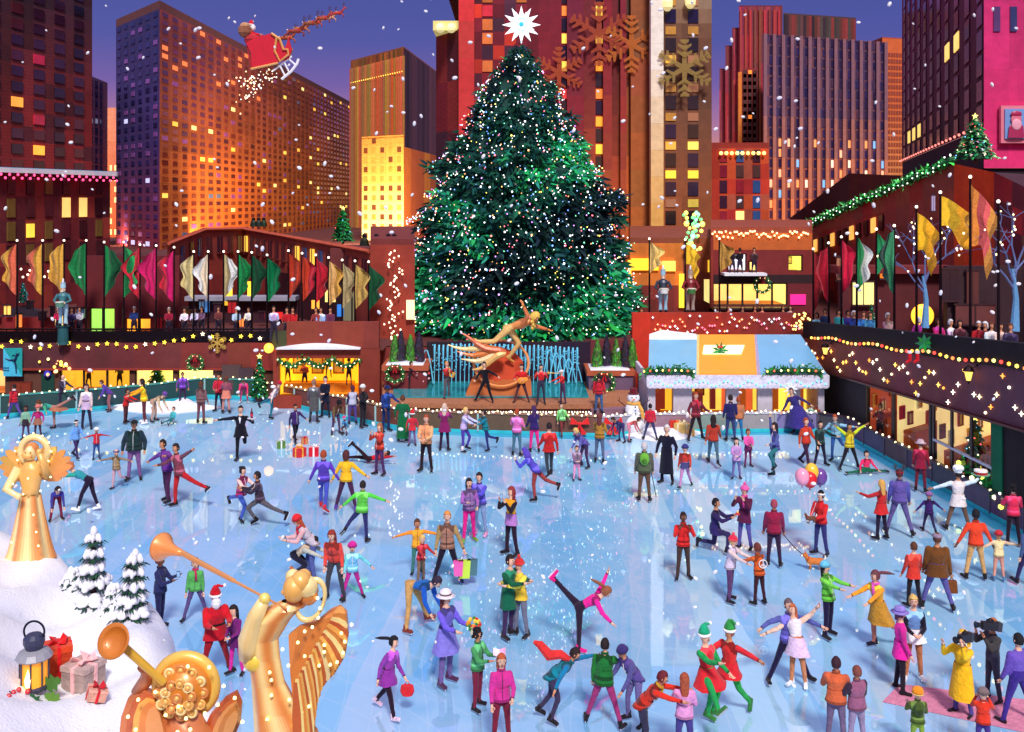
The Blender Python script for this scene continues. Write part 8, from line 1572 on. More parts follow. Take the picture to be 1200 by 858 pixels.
# scarf streaming off the teal boy
jt = [j for j in SK if 'red scarf streaming' in j['obj']['label']][0]; n0 = jt['neck']; m = MB((216, 50, 50)); m.tube([n0, n0+V((-.2, 0, .12)), n0+V((-.42, .0, .1)), n0+V((-.6, .03, .3)), n0+V((-.72, .05, .34))], [.05, .09, .11, .08, .03], 8); m.build('scarf', M_CLOTH, jt['obj'])
# beard and cuffs of the man in red
js = [j for j in SK if j['obj']['label'].startswith('white bearded')][0]; c_ = js['head']+js['fwd']*.06-Z*.11; m = MB((244, 242, 246)); m.ball(c_, (.1, .1, .13), 10); m.build('beard', M_HAIR, js['obj'])
# poinsettia garland swag on the right boards
gw = thing('garland', 'thick green garland with big yellow lights draped on the right boards', 'garland', G(1160, 600)); pts = [G(1118, 580)+V((.25, 0, 1.1)), G(1135, 590)+V((.2, 0, .95)), G(1150, 598)+V((.1, 0, 1.1)), G(1165, 606)+V((.1, 0, .75)), G(1176, 612)+V((0, 0, .5))]
garland(gw, pts, .3, 5, ((20, 130, 70), (14, 100, 60), (40, 160, 80))); bulbs(gw, [p+V((-.2, -.25, .05*(-1)**i)) for i, p in enumerate(pts)], .09, [(230, 250, 90), (250, 240, 180)])
# ------------------------------------------------------------------ foreground bank, angels, lantern, gifts
crest = [(-120, 600, 17), (-40, 612, 17), (0, 622, 17), (30, 636, 16.8), (62, 642, 16.5), (84, 670, 16), (110, 690, 15.8), (150, 702, 15.5), (176, 706, 15), (188, 722, 14.6), (197, 742, 14), (200, 764, 13.4), (212, 782, 13), (244, 796, 12.4), (262, 830, 11.6), (275, 870, 10.6), (285, 950, 9.6)]
def crest_at(t):
    f = t*(len(crest)-1); i = min(int(f), len(crest)-2); k = f-i; a, b_ = crest[i], crest[i+1]; return tuple(a[q]*(1-k)+b_[q]*k for q in range(3))
mb = MB(); nu, nv = 60, 26; rr = random.Random(3); grid = []
for i in range(nu+1):
    cx, cy, cd = crest_at(i/nu); top_ = W(cx, cy, cd); e = W(-420+ (i/nu)*640, 1020, 7.2); row = [V((top_.x+.1, top_.y+1.6, -.05)), V((top_.x+.12, top_.y+.55, top_.z*.5)), V((top_.x+.02, top_.y+.2, top_.z-.22))]
    for j in range(nv+1):
        v = j/nv; p = top_.lerp(e, v**1.05); bump = (.16*math.sin(p.x*2.1+p.y*1.3)+.1*math.sin(p.x*4.3-p.y*2.7+1))*min(1, v*5)*(1 if v < .9 else .5); p.z += bump; row.append(p)
    grid.append(row)
vs = [p for r in grid for p in r]; m_ = len(grid[0]); fs = [(i*m_+j, (i+1)*m_+j, (i+1)*m_+j+1, i*m_+j+1) for i in range(nu) for j in range(m_-1)]
mb.add(vs, fs, (240, 242, 250)); sbk = mb.build('snowbank', M_SNOW, None, smooth=True, kind='structure')
from mathutils.bvhtree import BVHTree
bv = BVHTree.FromPolygons([tuple(v) for v in vs], fs)
def on_bank(x, y, Dmax=40):
    o_ = V((0, 0, CH)); d_ = (W(x, y, 1)-o_).normalized(); h = bv.ray_cast(o_, d_, Dmax); return h[0] if h[0] else W(x, y, 10)
def bank_z(p): h = bv.ray_cast(V((p.x, p.y, 30)), V((0, 0, -1))); return h[0].z if h[0] else 3
# snow tone varies by noise; lantern flame and glass glow without a lamp object
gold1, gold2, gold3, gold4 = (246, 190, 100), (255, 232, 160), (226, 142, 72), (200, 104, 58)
def shoulders(m, c, w, d, col): m.ball(c, (w, d, w*.6), 12, col)
def wing(parent, root, ax, up, L_, H_, th, col, flip=1, name='wing', n=7):
    m = MB(col); 
    for i in range(n):
        q = i/(n-1); a = math.radians(78-92*q); l_ = L_*(1-.35*q)*(.8+.3*math.sin(q*3)); d_ = (ax*math.cos(a)*flip+up*math.sin(a)*H_/L_*1.15); b0 = root+up*H_*.12*(1-q)
        pr_ = orth(up if abs(d_.dot(up)) < .8 else ax, d_.normalized()); w_ = .16*L_
        pts = [b0-pr_*w_*.5, b0+pr_*w_*.6, b0+d_*l_*.55+pr_*w_*.9, b0+d_*l_*.92+pr_*w_*.5, b0+d_*l_, b0+d_*l_*.9-pr_*w_*.4, b0+d_*l_*.5-pr_*w_*.7]
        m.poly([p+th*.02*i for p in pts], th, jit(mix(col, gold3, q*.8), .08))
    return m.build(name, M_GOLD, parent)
def angel(base, H, label, wings=True, up_arm=None, horn=None, lean=0, hyaw=0):
    """standing gilded angel: gown, torso, arms, head, hair, halo, wings, base of real size H"""
    base = V(base); t = thing('angel_statue', label, 'statue', base); s = H/1.7
    m = MB(gold1); rings = []; n = 48
    for i in range(9):
        q = i/8; r_ = (.34-.2*q**.8)*s; rings.append([base+V((math.cos(a)*r_*(1+.09*math.sin(a*6+q)), math.sin(a)*r_*.8*(1+.09*math.sin(a*6+q)), q*.95*s)) for a in [2*math.pi*j/n for j in range(n)]])
    o_ = len(m.v); vs_ = [p for r in rings for p in r]
    for i in range(8):
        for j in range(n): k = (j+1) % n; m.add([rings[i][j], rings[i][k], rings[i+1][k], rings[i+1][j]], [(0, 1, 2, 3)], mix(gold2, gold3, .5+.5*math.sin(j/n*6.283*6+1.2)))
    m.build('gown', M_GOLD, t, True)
    m = MB(gold1); m.loft([ell_ring(base+Z*z_*s+V((lean*(z_-.9)*s, 0, 0)), X, Y, rx*s, ry*s, 14) for z_, rx, ry in ((.92, .14, .11), (1.05, .13, .1), (1.2, .17, .12), (1.34, .18, .11), (1.4, .1, .08), (1.46, .05, .05))]); m.build('torso', M_GOLD, t, True)
    hc_ = base+V((lean*.65*s, 0, 1.57*s)); m = MB(gold2 if not hyaw else gold1); m.ball(hc_, (.09*s, .1*s, .125*s), 14); fx = V((math.sin(hyaw), -math.cos(hyaw), 0)); m.ball(hc_+fx*.1*s-Z*.01*s, .022*s, 6); [m.ball(hc_+fx*.085*s+V((fx.y, -fx.x, 0))*q*.035*s+Z*.02*s, .014*s, 5, gold4) for q in (-1, 1)]; m.obox(hc_+fx*.09*s-Z*.05*s, V((fx.y, -fx.x, 0))*.025*s, fx*.006*s, Z*.005*s, gold4); hd = m.build('head', M_GOLD, t, True)
    m = MB(gold3); m.ball(hc_-fx*.03*s+Z*.03*s, (.11*s, .11*s, .12*s), 10); 
    for k in range(9): a = hyaw+math.pi/2+.6+k*.35; m.ball(hc_+V((math.cos(a)*.09*s, math.sin(a)*.09*s, -.03*s)), .045*s, 6, jit(gold1, .1))
    m.build('hair', M_GOLD, hd, True)
    return t, s, hc_, fx
# left angel
a1b = on_bank(36, 652); a1b.z -= .03; H1 = 1.95*1.0
D_ = a1b.y; H1 = (652-522)/F*D_*1.03
t, s, hc_, fx = angel(a1b, H1, 'golden angel statue with round lit halo standing on the snow at the left edge')
m = MB(gold2); m.torus(hc_+Y*.12*s, .2*s, .055*s, X, Z, 28, 8); m.build('halo', M_GOLD, t, True)
bulbs(t, [hc_+V((math.cos(a)*.27*s, .08*s, math.sin(a)*.27*s)) for a in [i*.52 for i in range(12)]], .016, [(255, 240, 170)], 'light_bulb')
for q in (-1, 1): wing(t, a1b+V((q*.06*s, .14*s, 1.2*s)), X, Z, .62*s, .42*s, Y*.03, gold1, q)
for q, pts in ((-1, ((-.17, 0, 1.34), (-.3, -.12, 1.05), (-.05, -.28, 1.0))), (1, ((.17, 0, 1.34), (.3, -.1, 1.25), (.2, -.16, 1.62)))):
    m = MB(gold2 if q < 0 else gold1); m.tube([a1b+V(p)*s for p in pts], [.085*s, .07*s, .04*s], 8); m.ball(a1b+V(pts[-1])*s, .05*s, 8); m.build('arm', M_GOLD, t, True)
bulbs(t, [a1b+V((x_, -.34, z_))*s for x_, z_ in ((-.3, 1.3), (-.5, 1.2), (-.45, 1.0), (-.1, 1.2), (.12, 1.28), (.3, 1.1), (.05, 1.05), (-.42, .6), (.2, .75), (.24, .5), (.27, .3), (-.12, .35), (.45, 1.3))], .017, [(255, 236, 160)], 'light_bulb')
hl_ = thing('holly_sprig', 'holly leaves with a brown cone at the foot of the left angel', 'plant', on_bank(28, 648)); c_ = on_bank(28, 646)+V((0, -.05, .05)); m = MB()
for i in range(8): a = i*.8; e = V((math.cos(a), -.3, math.sin(a)*.8)).normalized(); w_ = orth(Y, e).cross(e); MB().poly([c_, c_+e*.08+w_*.05, c_+e*.19, c_+e*.08-w_*.05], -Y*(.01+.002*i), jit((24, 70, 50), .3)).build('leaf', M_LEAF, hl_)
m = MB((150, 60, 40)); m.ball(c_+V((0, -.05, .04)), .06, 8); m.build('cone', M_WOOD, hl_)
# centre angel with the long trumpet, on a snowy plinth just below the frame
Dn = 9.2
def Wn_(x, y, D=Dn): return W(x, y, D)
base = Wn_(345, 905); ped = MB((236, 238, 250)); ped.lathe(V((base.x, base.y, 0)), [(.9, 0), (.7, base.z*.6), (.6, base.z-.02), (.3, base.z)], 20); pt = ped.build('snow_plinth', M_SNOW, loc=V((base.x, base.y, 0)), label='snow covered plinth under the trumpet angel', cat='plinth', smooth=True)
t = thing('angel_statue', 'golden angel statue in profile blowing a long trumpet toward the upper left', 'statue', base)
P_ = lambda x, y, dy=0: W(x, y, Dn+dy)
m = MB(gold1); 
sil = [(905, 300, 385), (860, 300, 372), (830, 298, 350), (800, 296, 334), (770, 292, 328), (748, 290, 326), (725, 296, 340), (712, 312, 352), (704, 330, 350)]
cols_ = [gold2, gold1, gold3, gold4, gold3, gold1, gold2, gold2]
rings = []
for y, xa, xb in sil:
    c_ = (P_(xa, y)+P_(xb, y))/2; w_ = (P_(xb, y)-P_(xa, y)).length/2; rings.append([c_+V((math.cos(a)*w_*(1+.05*math.sin(a*7+y*.02)), math.sin(a)*w_*.75, 0)) for a in [2*math.pi*j/56 for j in range(56)]])
for i in range(len(rings)-1):
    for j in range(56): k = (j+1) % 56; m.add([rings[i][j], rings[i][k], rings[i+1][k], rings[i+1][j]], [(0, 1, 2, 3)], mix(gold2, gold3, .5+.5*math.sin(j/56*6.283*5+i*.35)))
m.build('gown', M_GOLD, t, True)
m = MB(gold1); m.ball(P_(300, 772), .12, 12, (250, 224, 90)); m.build('shoulder_pad', M_GOLD, t, True)
m = MB(gold2); m.tube([P_(294, 768), P_(292, 750, -.05), P_(300, 722, -.1), P_(309, 704, -.14)], [.11, .1, .075, .05], 10); m.ball(P_(310, 702, -.14), .055, 8, (250, 226, 120)); m.build('arm', M_GOLD, t, True)
m = MB(gold1); m.tube([P_(340, 715), P_(346, 700)], [.07, .06], 10, gold3); m.ball(P_(345, 690, -.05), (.105, .11, .12), 16); m.ball(P_(333, 694, -.07), (.03, .03, .025), 8); m.ball(P_(336, 690, -.12), .012, 6, gold4); hd = m.build('head', M_GOLD, t, True)
m = MB(gold1); 
for i, (x, y, r_) in enumerate(((352, 682, .1), (360, 688, .1), (362, 698, .085), (356, 676, .07), (343, 676, .07), (352, 704, .07), (366, 692, .06))): m.ball(P_(x, y, .02*i-.04), r_, 10, [gold1, gold2, gold3][i % 3])
m.build('hair', M_GOLD, hd, True)
m = MB(gold2); m.torus(P_(364, 703), .14, .02, (X*.75+Z*.3).normalized(), (Z*1.25).normalized()*1.25, 26, 8); m.build('halo', M_GOLD, t, True)
bulbs(t, [P_(x, y, -.05) for x, y in ((366, 693), (372, 701), (375, 713), (373, 724), (366, 735), (357, 740))], .016, [(255, 240, 170)], 'light_bulb')
def poly_wing(pts, D, th, c, lab=None, inner=None):
    m = MB(c); m.poly([W(x, y, D+dd) for x, y, dd in pts], V((0, th, 0))); 
    n_ = len(pts)
    for k in range(1, 1 if inner else 5):    # stacked feather layers, each smaller and prouder
        q = 1-.17*k; cx = sum(p[0] for p in pts)/n_; cy = sum(p[1] for p in pts)/n_; m.poly([W(cx+(x-cx)*q+3*k, cy+(y-cy)*q-2*k, D+dd-.025*k) for x, y, dd in pts], V((0, .02, 0)), jit(mix(c, [gold4, gold1, gold3, gold1][k-1], .75), .06))
    o_ = m.build('wing', M_GOLD, t)
    if inner:
        sp0_, sp1_, ed = inner
        for k in range(24):
            q = k/23; f = q*(len(ed)-1); i = min(int(f), len(ed)-2); e_ = (ed[i][0]+(ed[i+1][0]-ed[i][0])*(f-i), ed[i][1]+(ed[i+1][1]-ed[i][1])*(f-i)); s0_ = (sp0_[0]+(sp1_[0]-sp0_[0])*(1-q), sp0_[1]+(sp1_[1]-sp0_[1])*(1-q)); dx, dy = e_[0]-s0_[0], e_[1]-s0_[1]; l_ = math.hypot(dx, dy); nx_, ny_ = -dy/l_, dx/l_; Dd = D-.06-.006*k
            f_ = MB(jit([gold1, gold3, gold2, gold4][k % 4], .05)); f_.poly([W(s0_[0]+dx*a_+nx_*w_, s0_[1]+dy*a_+ny_*w_, Dd+.04*a_) for a_, w_ in ((0, -2), (.35, -5), (.75, -5.5), (.94, -3.5), (1, 0), (.94, 3.5), (.75, 5.5), (.35, 5), (0, 2))], V((0, .012, 0))); f_.build('feather', M_GOLD, o_)
    return o_
poly_wing([(338, 745, 0), (350, 735, 0), (372, 728, .1), (388, 715, .15), (398, 711, .2), (406, 718, .2), (408, 745, .2), (404, 770, .15), (392, 790, .1), (376, 806, .1), (368, 825, .1), (366, 858, .1), (362, 910, .1), (346, 910, .05), (345, 840, 0), (340, 790, 0)], Dn, .05, gold3, inner=((346, 800), (392, 718), [(404, 716), (408, 745), (404, 770), (392, 790), (376, 808), (369, 830), (366, 858), (362, 905), (350, 905)]))
bulbs(t, [P_(x, y, -.16) for x, y in ((349, 753), (331, 761), (357, 769), (380, 756), (380, 764), (400, 742), (404, 752), (402, 765), (395, 776), (387, 779), (374, 780), (338, 780), (316, 788), (318, 797), (318, 815), (339, 820), (355, 834), (313, 843), (346, 850), (362, 828), (412, 732))], .016, [(255, 240, 150)], 'light_bulb')
h0, h1 = P_(336, 714, -.14), W(213, 648, 10.6); tr = thing('trumpet', 'very long golden trumpet pointing up left from the profile angel', 'trumpet', (h0+h1)/2); m = MB(gold2); m.tube([h0, h0.lerp(h1, .45), h0.lerp(h1, .47), h1], [.009, .014, .022, .03], 8, (230, 156, 84)); m.build('tube', M_GOLD, tr)
d_ = (h1-h0).normalized(); m = MB((240, 150, 76)); m.lathe(h1-d_*.02, [(.03, 0), (.045, .1), (.065, .19), (.1, .27), (.135, .33), (.15, .345)], 20, axis=(d_+V((-.25, -.1, .02))).normalized()); m.lathe(h1+(d_+V((-.25, -.1, .02))).normalized()*.33, [(.143, 0), (.13, .012)], 20, (250, 214, 90), axis=(d_+V((-.25, -.1, .02))).normalized()); m.build('bell', M_GOLD, tr, True)
# near angel seen from behind at the bottom edge
Da = 8.4; Q_ = lambda x, y, dy=0: W(x, y, Da+dy); base = Q_(215, 900); t = thing('angel_statue', 'golden angel at the bottom edge with big round headpiece and folded wings', 'statue', base)
m = MB(gold3); m.loft([[Q_(x0_, y_, -.1), Q_(x1_, y_, -.1), Q_(x1_, y_, .35), Q_(x0_, y_, .35)] for y_, x0_, x1_ in ((905, 176, 262), (860, 182, 250), (832, 200, 234), (822, 206, 228))], (220, 130, 76)); m.build('torso', M_GOLD, t, True)
m = MB(gold1); m.ball(Q_(218, 803), (.24, .22, .235), 20, (222, 136, 40)); hd = m.build('head', M_GOLD, t, True)
m = MB(gold2); m.torus(Q_(218, 803, -.02), .235, .05, X, Z, 30, 8, (246, 200, 90)); m.build('halo', M_GOLD, t, True)
for i in range(22):
    r_, a_ = (26, i*.524) if i < 12 else (15, i*.7) if i < 21 else (0, 0); x, y = 218+r_*math.cos(a_), 803+r_*math.sin(a_); rr_ = r_/142.; cp_ = Q_(218, 803)+V((rr_*math.cos(a_), -math.sqrt(max(.004, .052-rr_*rr_)), rr_*math.sin(a_))); m = MB(gold1); m.torus(cp_, .034, .013, X, Z, 16, 6, [gold3, gold2, gold1][i % 3]); m.ball(cp_, .026, 8, gold1); m.build('curl', M_GOLD, hd, True)
poly_wing([(140, 905, 0), (139, 868, 0), (142, 840, 0), (150, 818, 0), (163, 808, 0), (178, 812, 0), (190, 832, 0), (200, 870, 0), (206, 905, 0)], Da-.05, .06, (220, 130, 80)); poly_wing([(226, 905, 0), (236, 860, 0), (246, 838, 0), (262, 820, 0), (276, 812, 0), (282, 826, 0), (280, 850, 0), (268, 880, 0), (256, 905, 0)], Da-.05, .06, (196, 96, 56))
m = MB(gold3); m.tube([Q_(160, 812), Q_(172, 796, -.02), Q_(172, 786, -.05), Q_(166, 781, -.1)], [.05, .06, .045, .04], 8, (220, 130, 76)); m.build('arm', M_GOLD, t, True)
bulbs(t, [Q_(x, y, -.22) for x, y in ((245, 782), (220, 781), (262, 804), (182, 811), (162, 820), (194, 838), (209, 832-4), (218, 842), (223, 855), (208, 858), (240, 836), (255, 826), (275, 818), (284, 846), (159, 855), (150, 840))], .016, [(255, 240, 150)], 'light_bulb')
h0, h1 = Q_(192, 800, -.22), W(138, 752, 8.0); tr = thing('trumpet', 'short golden trumpet with a round bell facing up left at the bottom edge', 'trumpet', (h0+h1)/2); m = MB(gold2); m.tube([h0, h1], [.03, .034], 8, (240, 190, 60)); m.build('tube', M_GOLD, tr)
m = MB((214, 126, 40)); ax_ = (h1-h0).normalized()*.45+V((0, -1, .25)); ax_.normalize(); m.lathe(h1-ax_*.0, [(.03, -.04), (.05, .0), (.09, .045), (.135, .065), (.13, .07), (.075, .03), (.03, .02)], 22, (214, 126, 40), axis=ax_); m.build('bell', M_GOLD, tr, True)
# lantern, gifts, holly on the bank
lp = on_bank(40, 806); s_ = .55; D_ = lp.y
k = 1/F*D_
t = thing('lantern', 'grey metal lantern with amber glass and ring handle on the snow', 'lantern', lp)
m = MB((150, 150, 160)); m.lathe(lp, [(17*k, 0), (18*k, 3*k), (15*k, 5*k)], 8, (60, 60, 80)); m.lathe(lp+Z*35*k, [(19*k, 0), (21*k, 2*k), (17*k, 8*k), (10*k, 11*k)], 12); m.lathe(lp+Z*45*k, [(9*k, 0), (12*k, 8*k), (12*k, 14*k), (8*k, 18*k)], 12, (50, 54, 84)); m.build('frame', M_PAINT, t)
for i in range(8): a = i*math.pi/4+.2; m = MB((60, 60, 80)); q = lp+V((math.cos(a)*16*k, math.sin(a)*16*k, 0)); m.tube([q+Z*3*k, q+Z*36*k], 1.1*k, 5); m.build('bar', M_PAINT, t)
MB((250, 160, 40)).lathe(lp+Z*4*k, [(14.5*k, 0), (14.5*k, 32*k)], 16).build('amber_glass', M_ROOM, t); MB((255, 236, 170)).lathe(lp+V((0, -15.5*k, 8*k)), [(3*k, 0), (4*k, 8*k), (2*k, 14*k), (.2*k, 20*k)], 8).build('flame', M_HALO, t)
m = MB((24, 30, 50)); m.torus(lp+Z*66*k, 12*k, 1.3*k, X, Z, 24, 6); m.build('ring_handle', M_DARK, t)
def rgift(x, y, w_, h_, c, rc_, label, rz, tilt=0):
    p = on_bank(x, y); kk = p.y/F; w2, h2 = w_*kk, h_*kk; t = thing('gift_box', label, 'gift', p); R_ = Matrix.Rotation(rz, 3, 'Z') @ Matrix.Rotation(tilt, 3, 'Y'); ax, ay, az = R_ @ X, R_ @ Y, R_ @ Z; c0 = p+az*h2/2
    m = MB(c); m.obox(c0, ax*w2/2, ay*w2/2, az*h2/2*.86); m.obox(c0+az*h2*.4, ax*w2*.53, ay*w2*.53, az*h2*.1, tuple(min(255, v*1.12) for v in c)); m.build('box', M_CLOTH, t)
    m = MB(rc_); m.obox(c0, ax*w2*.07, ay*w2*.545, az*h2*.508); m.obox(c0, ax*w2*.545, ay*w2*.07, az*h2*.506); q = c0+az*h2*.5
    for a in (.5, 2.2, 3.7, 5.3): e = ax*math.cos(a)+ay*math.sin(a); f_ = az.cross(e); m.poly([q, q+e*w2*.34+f_*w2*.16+az*w2*.26, q+e*w2*.46+az*w2*.08, q+e*w2*.3-f_*w2*.16+az*w2*.1], az*.012)
    m.build('ribbon', M_CLOTH, t); return p
rgift(68, 790, 28, 36, (196, 66, 34), (226, 30, 36), 'tall red orange gift with scarlet bow behind the lantern', .5)
rgift(98, 806, 34, 30, (170, 146, 140), (250, 190, 190), 'grey gift with pale pink ribbon and white lid on the snow', -.35)
rgift(111, 820, 20, 14, (206, 150, 130), (200, 30, 44), 'little pink brown gift with a red bow in front of the grey one', .5, .3)
hs = thing('holly_branch', 'large holly leaves and red berries at the foot of the lantern', 'plant', on_bank(45, 810)); m = MB()
def holly(c_, L_, a, c):
    e = V((math.cos(a), -.25, math.sin(a))).normalized(); n_ = V((0, -1, .15)).normalized(); w_ = e.cross(n_).normalized(); pts = []
    for i in range(9): q = i/8; pts.append(c_+e*L_*q+w_*L_*(.30*math.sin(math.pi*q)*(1.25 if i % 2 else .6)))
    for i in range(7, 0, -1): q = i/8; pts.append(c_+e*L_*q-w_*L_*(.30*math.sin(math.pi*q)*(1.25 if i % 2 else .6)))
    MB().poly([p+n_*.004*len(hs.children) for p in pts], n_*.01, c).build('leaf', M_LEAF, hs)
for x, y, L_, a, c in ((30, 806, .36, 3.3, (30, 30, 60)), (14, 800, .3, 2.7, (24, 60, 40)), (62, 800, .4, .5, (74, 120, 50)), (50, 806, .3, -.9, (34, 80, 44)), (66, 806, .34, -.35, (90, 130, 50)), (36, 808, .26, 3.9, (30, 40, 50)), (8, 806, .28, 3.6, (24, 56, 40))):
    c_ = on_bank(x, y)+V((0, -.28, .07)); holly(c_, L_*.75, a, c)
m = MB((206, 34, 50))
for x, y in ((34, 802), (40, 799), (50, 801), (58, 799), (29, 806)): m.ball(on_bank(x, y)+V((0, -.36, .08)), .03, 8)
m.ball(on_bank(36, 806)+V((0, -.38, .06)), .035, 8, (245, 235, 245)); m.build('berries', M_PAINT, hs)
# snowy young firs on the bank crest
def snowfir(x, y, hpx, rpx, label, seed, lean=0):
    p = on_bank(x, y); p.z -= .05; kk = p.y/F; H_, r_ = hpx*kk, rpx*kk; t = thing('snowy_fir', label, 'tree', p); rr = random.Random(seed); m = MB((80, 56, 60)); m.tube([p, p+V((lean*.5, 0, H_*.5)), p+V((lean, 0, H_*.96))], [.07, .05, .015], 7); m.build('trunk', M_WOOD, t)
    lf, sn_ = MB(), MB((238, 240, 252)); tiers = 5
    for i in range(tiers):
        q = (i+.5)/tiers; z_ = H_*(.95-.86*q); n_ = 5+i
        for j in range(n_):
            a = 2*math.pi*j/n_+i*.8+rr.uniform(-.2, .2); rd_ = r_*(.25+.75*q)*rr.uniform(.75, 1.1); d_ = V((math.cos(a), math.sin(a), 0)); b0 = p+V((lean*(1-q), 0, z_)); e_ = b0+d_*rd_-Z*rd_*.35
            for kq in range(16): u_ = rr.random(); c_ = b0.lerp(e_, .25+.75*u_)+V((rr.gauss(0, .03), rr.gauss(0, .03), -.03)); s2 = orth(V((rr.gauss(0, 1), rr.gauss(0, 1), 0)), d_); lf.add([c_-s2*.02, c_+s2*.02, c_+(d_*.7+s2*rr.uniform(-.8, .8)-Z*.5).normalized()*r_*.3], [(0, 1, 2)], jit((24, 60, 50), .35))
            mid = b0.lerp(e_, .62); sn_.ball(mid+Z*.03, (rd_*rr.uniform(.34, .5), rd_*.38, r_*rr.uniform(.16, .26)), 8); sn_.ball(b0.lerp(e_, .9)+Z*.02, (rd_*rr.uniform(.18, .32), rd_*.27, r_*.16), 7)
    sn_.ball(p+V((lean, 0, H_*.95)), (r_*.16, r_*.16, H_*.07), 8); lf.build('needles', M_LEAF, t); sn_.build('snow_load', M_SNOW, t, True); return p
snowfir(110, 706, 92, 26, 'taller snow laden young fir on the crest of the bank', 1); snowfir(152, 722, 82, 25, 'shorter snow laden young fir nearer the rink edge', 2, .08); snowfir(86, 692, 30, 22, 'tiny snow buried fir shoot left of the two young firs', 4); snowfir(134, 716, 36, 24, 'small snow covered fir bush between the two young firs', 7)
# ------------------------------------------------------------------ flying sleigh
D = 44; sp0 = W(318, 62, D)
t = thing('sleigh', 'red sleigh with golden trim and white runners flying over the long brown slab tower', 'sleigh', sp0)
def SP(x, y, dy=0): return W(x, y, D+dy)
m = MB((190, 24, 44)); body = [(288, 50), (294, 62), (295, 80), (322, 74), (338, 69), (342, 58), (338, 44), (334, 57), (330, 50), (318, 39), (300, 44)]
for a, b_ in ((-.7, -.62), (.62, .7)): m.poly([SP(x, y, a) for x, y in body], V((0, b_-a, 0)), (206, 26, 50) if a < 0 else (160, 20, 40))
m.poly([SP(294, 80, -.62), SP(324, 74, -.62), SP(324, 74, .62), SP(294, 80, .62)], Z*.06); m.poly([SP(288, 50, -.62), SP(294, 80, -.62), SP(294, 80, .62), SP(288, 50, .62)], X*.06, (170, 20, 40)); m.poly([SP(338, 69, -.62), SP(342, 57, -.62), SP(342, 57, .62), SP(338, 69, .62)], X*.06, (150, 130, 60)); m.build('body', M_PAINT, t)
m = MB((236, 170, 90)); tr_ = [SP(x, y, -.76) for x, y in ((318, 39), (324, 44), (322, 60), (328, 72), (338, 64), (337, 58), (332, 58), (328, 46), (318, 39))]; m.tube(tr_, .05, 5); m.tube([SP(294, 81, -.76), SP(326, 74, -.76)], .05, 5); m.build('trim', M_GOLD, t)
for dy in (-.6, .6):
    m = MB((245, 245, 250)); m.tube([SP(330, 93, dy), SP(341, 84, dy), SP(348, 75, dy), SP(350, 69, dy)], .06, 6); m.tube([SP(320, 83, dy), SP(342, 66, dy)], .045, 6)
    for a, b_ in (((328, 77), (334, 89)), ((333, 73), (339, 85)), ((338, 69), (346, 76))): m.tube([SP(*a, dy), SP(*b_, dy)], .04, 5)
    m.build('runner', M_PAINT, t)
sk_ = MB((190, 50, 60)); sk_.ball(SP(298, 47), (.45, .45, .3), 10); sk_.ball(SP(287, 36, -.2), (.3, .3, .32), 9, (150, 96, 70)); sk_.ball(SP(287, 30, -.3), (.22, .2, .14), 8, (200, 150, 110)); sk_.build('sack', M_CLOTH, loc=SP(296, 44), label='red sack of toys with a teddy bear at the back of the sleigh', cat='sack')
dr_ = person(SP(311, 52, 0), h=1.75, yaw=80, pose='sit', top=(206, 26, 44), bot=(190, 24, 40), label='white bearded driver in red riding in the sleigh', hat=('santa', (214, 30, 50)), hair=('short', (240, 240, 240)), skates=False, vox=.04, lean=6, aa=(70, 8, 20, .2), ab=(70, 8, 20, .2), lift=0); dr_['obj'].location = SP(315, 57, -.1)
bm = MB((245, 245, 250)); bm.ball(dr_['head']+dr_['obj'].location*0+V((.08, -.02, -.1)), (.12, .13, .15), 8)
bm.v = [tuple(V(v)+(SP(315, 57, -.1)-SP(311, 52))) for v in bm.v]; bm.build('beard', M_HAIR, dr_['obj'])
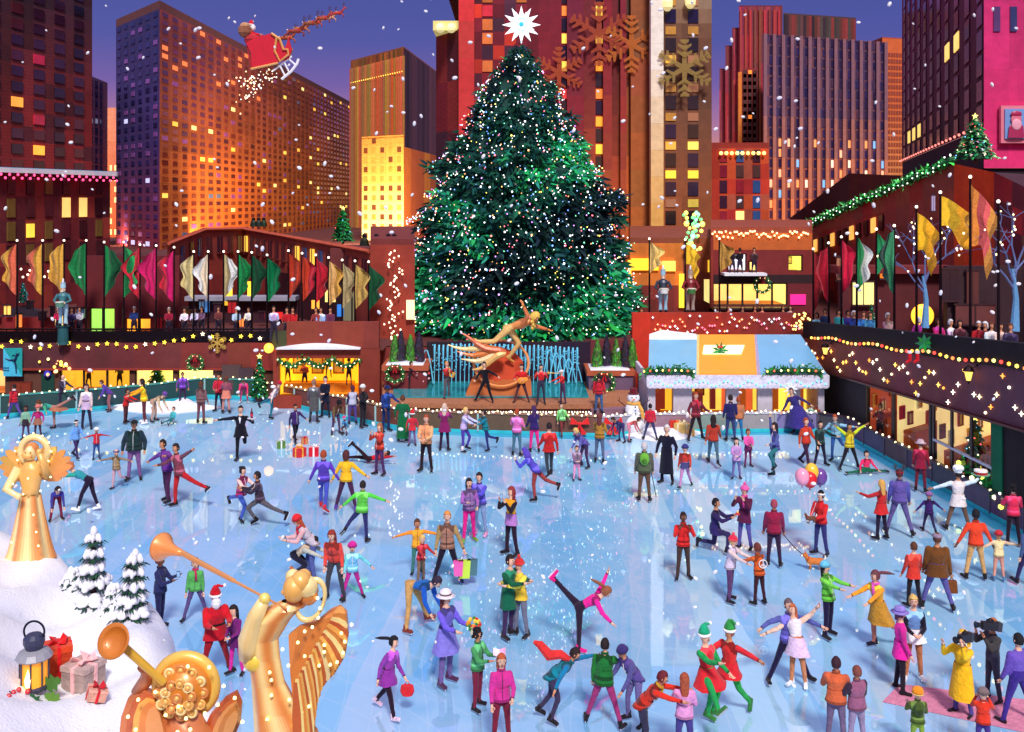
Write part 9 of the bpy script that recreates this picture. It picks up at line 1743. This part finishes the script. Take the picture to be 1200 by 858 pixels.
def reindeer(p, s, c, label, dirx=1):
    p = V(p); m = MB(c); B = lambda x, y, z: p+V((x*dirx, y, z))*s
    m.tube([B(-.55, 0, .05), B(-.2, 0, .02), B(.2, 0, .06), B(.5, 0, .12)], [.13*s, .17*s, .19*s, .15*s], 10); m.tube([B(.5, 0, .14), B(.72, 0, .5), B(.8, 0, .62)], [.13*s, .09*s, .08*s], 8); m.tube([B(.76, 0, .66), B(.92, 0, .66), B(1.1, 0, .58)], [.1*s, .09*s, .05*s], 8); m.ball(B(1.12, 0, .58), .045*s, 6, (60, 30, 30))
    for q in (-1, 1):
        m.tube([B(.42, q*.12, 0), B(.72, q*.12, -.12), B(.68, q*.12, -.42)], [.08*s, .045*s, .035*s], 6); m.tube([B(-.5, q*.12, .02), B(-.62, q*.12, -.22), B(-.86, q*.12, -.3), B(-.96, q*.12, -.5)], [.12*s, .07*s, .04*s, .03*s], 6); m.ball(B(.74, q*.09, .74), .05*s, 6)
    m.ball(B(-.66, 0, .14), .07*s, 6, (240, 230, 220)); o = m.build('reindeer', M_HAIR, None, True, label, 'reindeer', 'reindeer pulling the sleigh' if False else None, loc=p)
    a = MB((90, 50, 50))
    for q in (-1, 1):
        a.tube([B(.76, q*.05, .74), B(.66, q*.2, .98), B(.78, q*.28, 1.25)], [.028*s, .022*s, .015*s], 5)
        for zz in (.9, 1.08): a.tube([B(.7, q*.18, zz), B(.9, q*.24, zz+.16)], [.02*s, .012*s], 5)
    a.build('antlers', M_HAIR, o); h = MB((214, 40, 50)); h.torus(B(.3, 0, .08), .24*s, .035*s, Y, (Z+X*.1).normalized(), 16, 5); h.build('harness', M_CLOTH, o); return p
RD = [(336, 45, .5, (196, 100, 60)), (346, 37, .52, (160, 66, 50)), (353, 34, .48, (200, 124, 80)), (363, 28, .46, (150, 80, 46)), (369, 27, .42, (206, 84, 50)), (378, 22, .42, (176, 76, 54)), (386, 21, .38, (236, 180, 140)), (395, 16, .38, (196, 66, 54))]
pp = [reindeer(SP(x, y, (-.45 if i % 2 else .45)), s, c, f'reindeer in the flying team, {OR[i]} ahead of the sleigh') for i, (x, y, s, c) in enumerate(RD)]
m = MB((120, 60, 40)); m.tube([SP(330, 48), *[p+Z*.05 for p in pp[::2]]], .01, 4); m.tube([SP(330, 48), *[p+Z*.05 for p in pp[1::2]]], .01, 4); m.build('reins', M_CLOTH, loc=SP(360, 35), label='brown reins joining the sleigh and the reindeer team', cat='reins')
m = MB((255, 240, 200)); rr = random.Random(9)
for i in range(80):
    q = rr.random(); m.ball(SP(320-44*q+rr.gauss(0, 5), 86+26*q+rr.gauss(0, 8)*(.5+q), rr.gauss(0, .5)), rr.uniform(.018, .045), 5, rr.choice([(255, 250, 236), (255, 200, 150), (255, 226, 170)]))
m.build('magic_sparkles', M_BULB, kind='stuff', label='trail of golden sparkles under the flying sleigh', cat='sparkles')
# ------------------------------------------------------------------ falling snow
m = MB((250, 250, 255)); rr = random.Random(77)
for i in range(420):
    D = 5+40*rr.random()**.6; x, y = rr.uniform(-30, 1230), rr.uniform(-20, 860)**1.0; p = W(x, y, D); 
    if p.z < .2: continue
    r_ = rr.uniform(1.0, 2.3)/F*D; r_ = min(r_, .07); q = Matrix.Rotation(rr.uniform(0, 3), 3, 'Y'); m.ball(p, (r_, r_, r_*1.5), 6, m=q)
m.build('falling_snow', M_SNOW, kind='stuff', label='white flakes of snow falling through the whole air of the plaza', cat='snow')
finish_people()
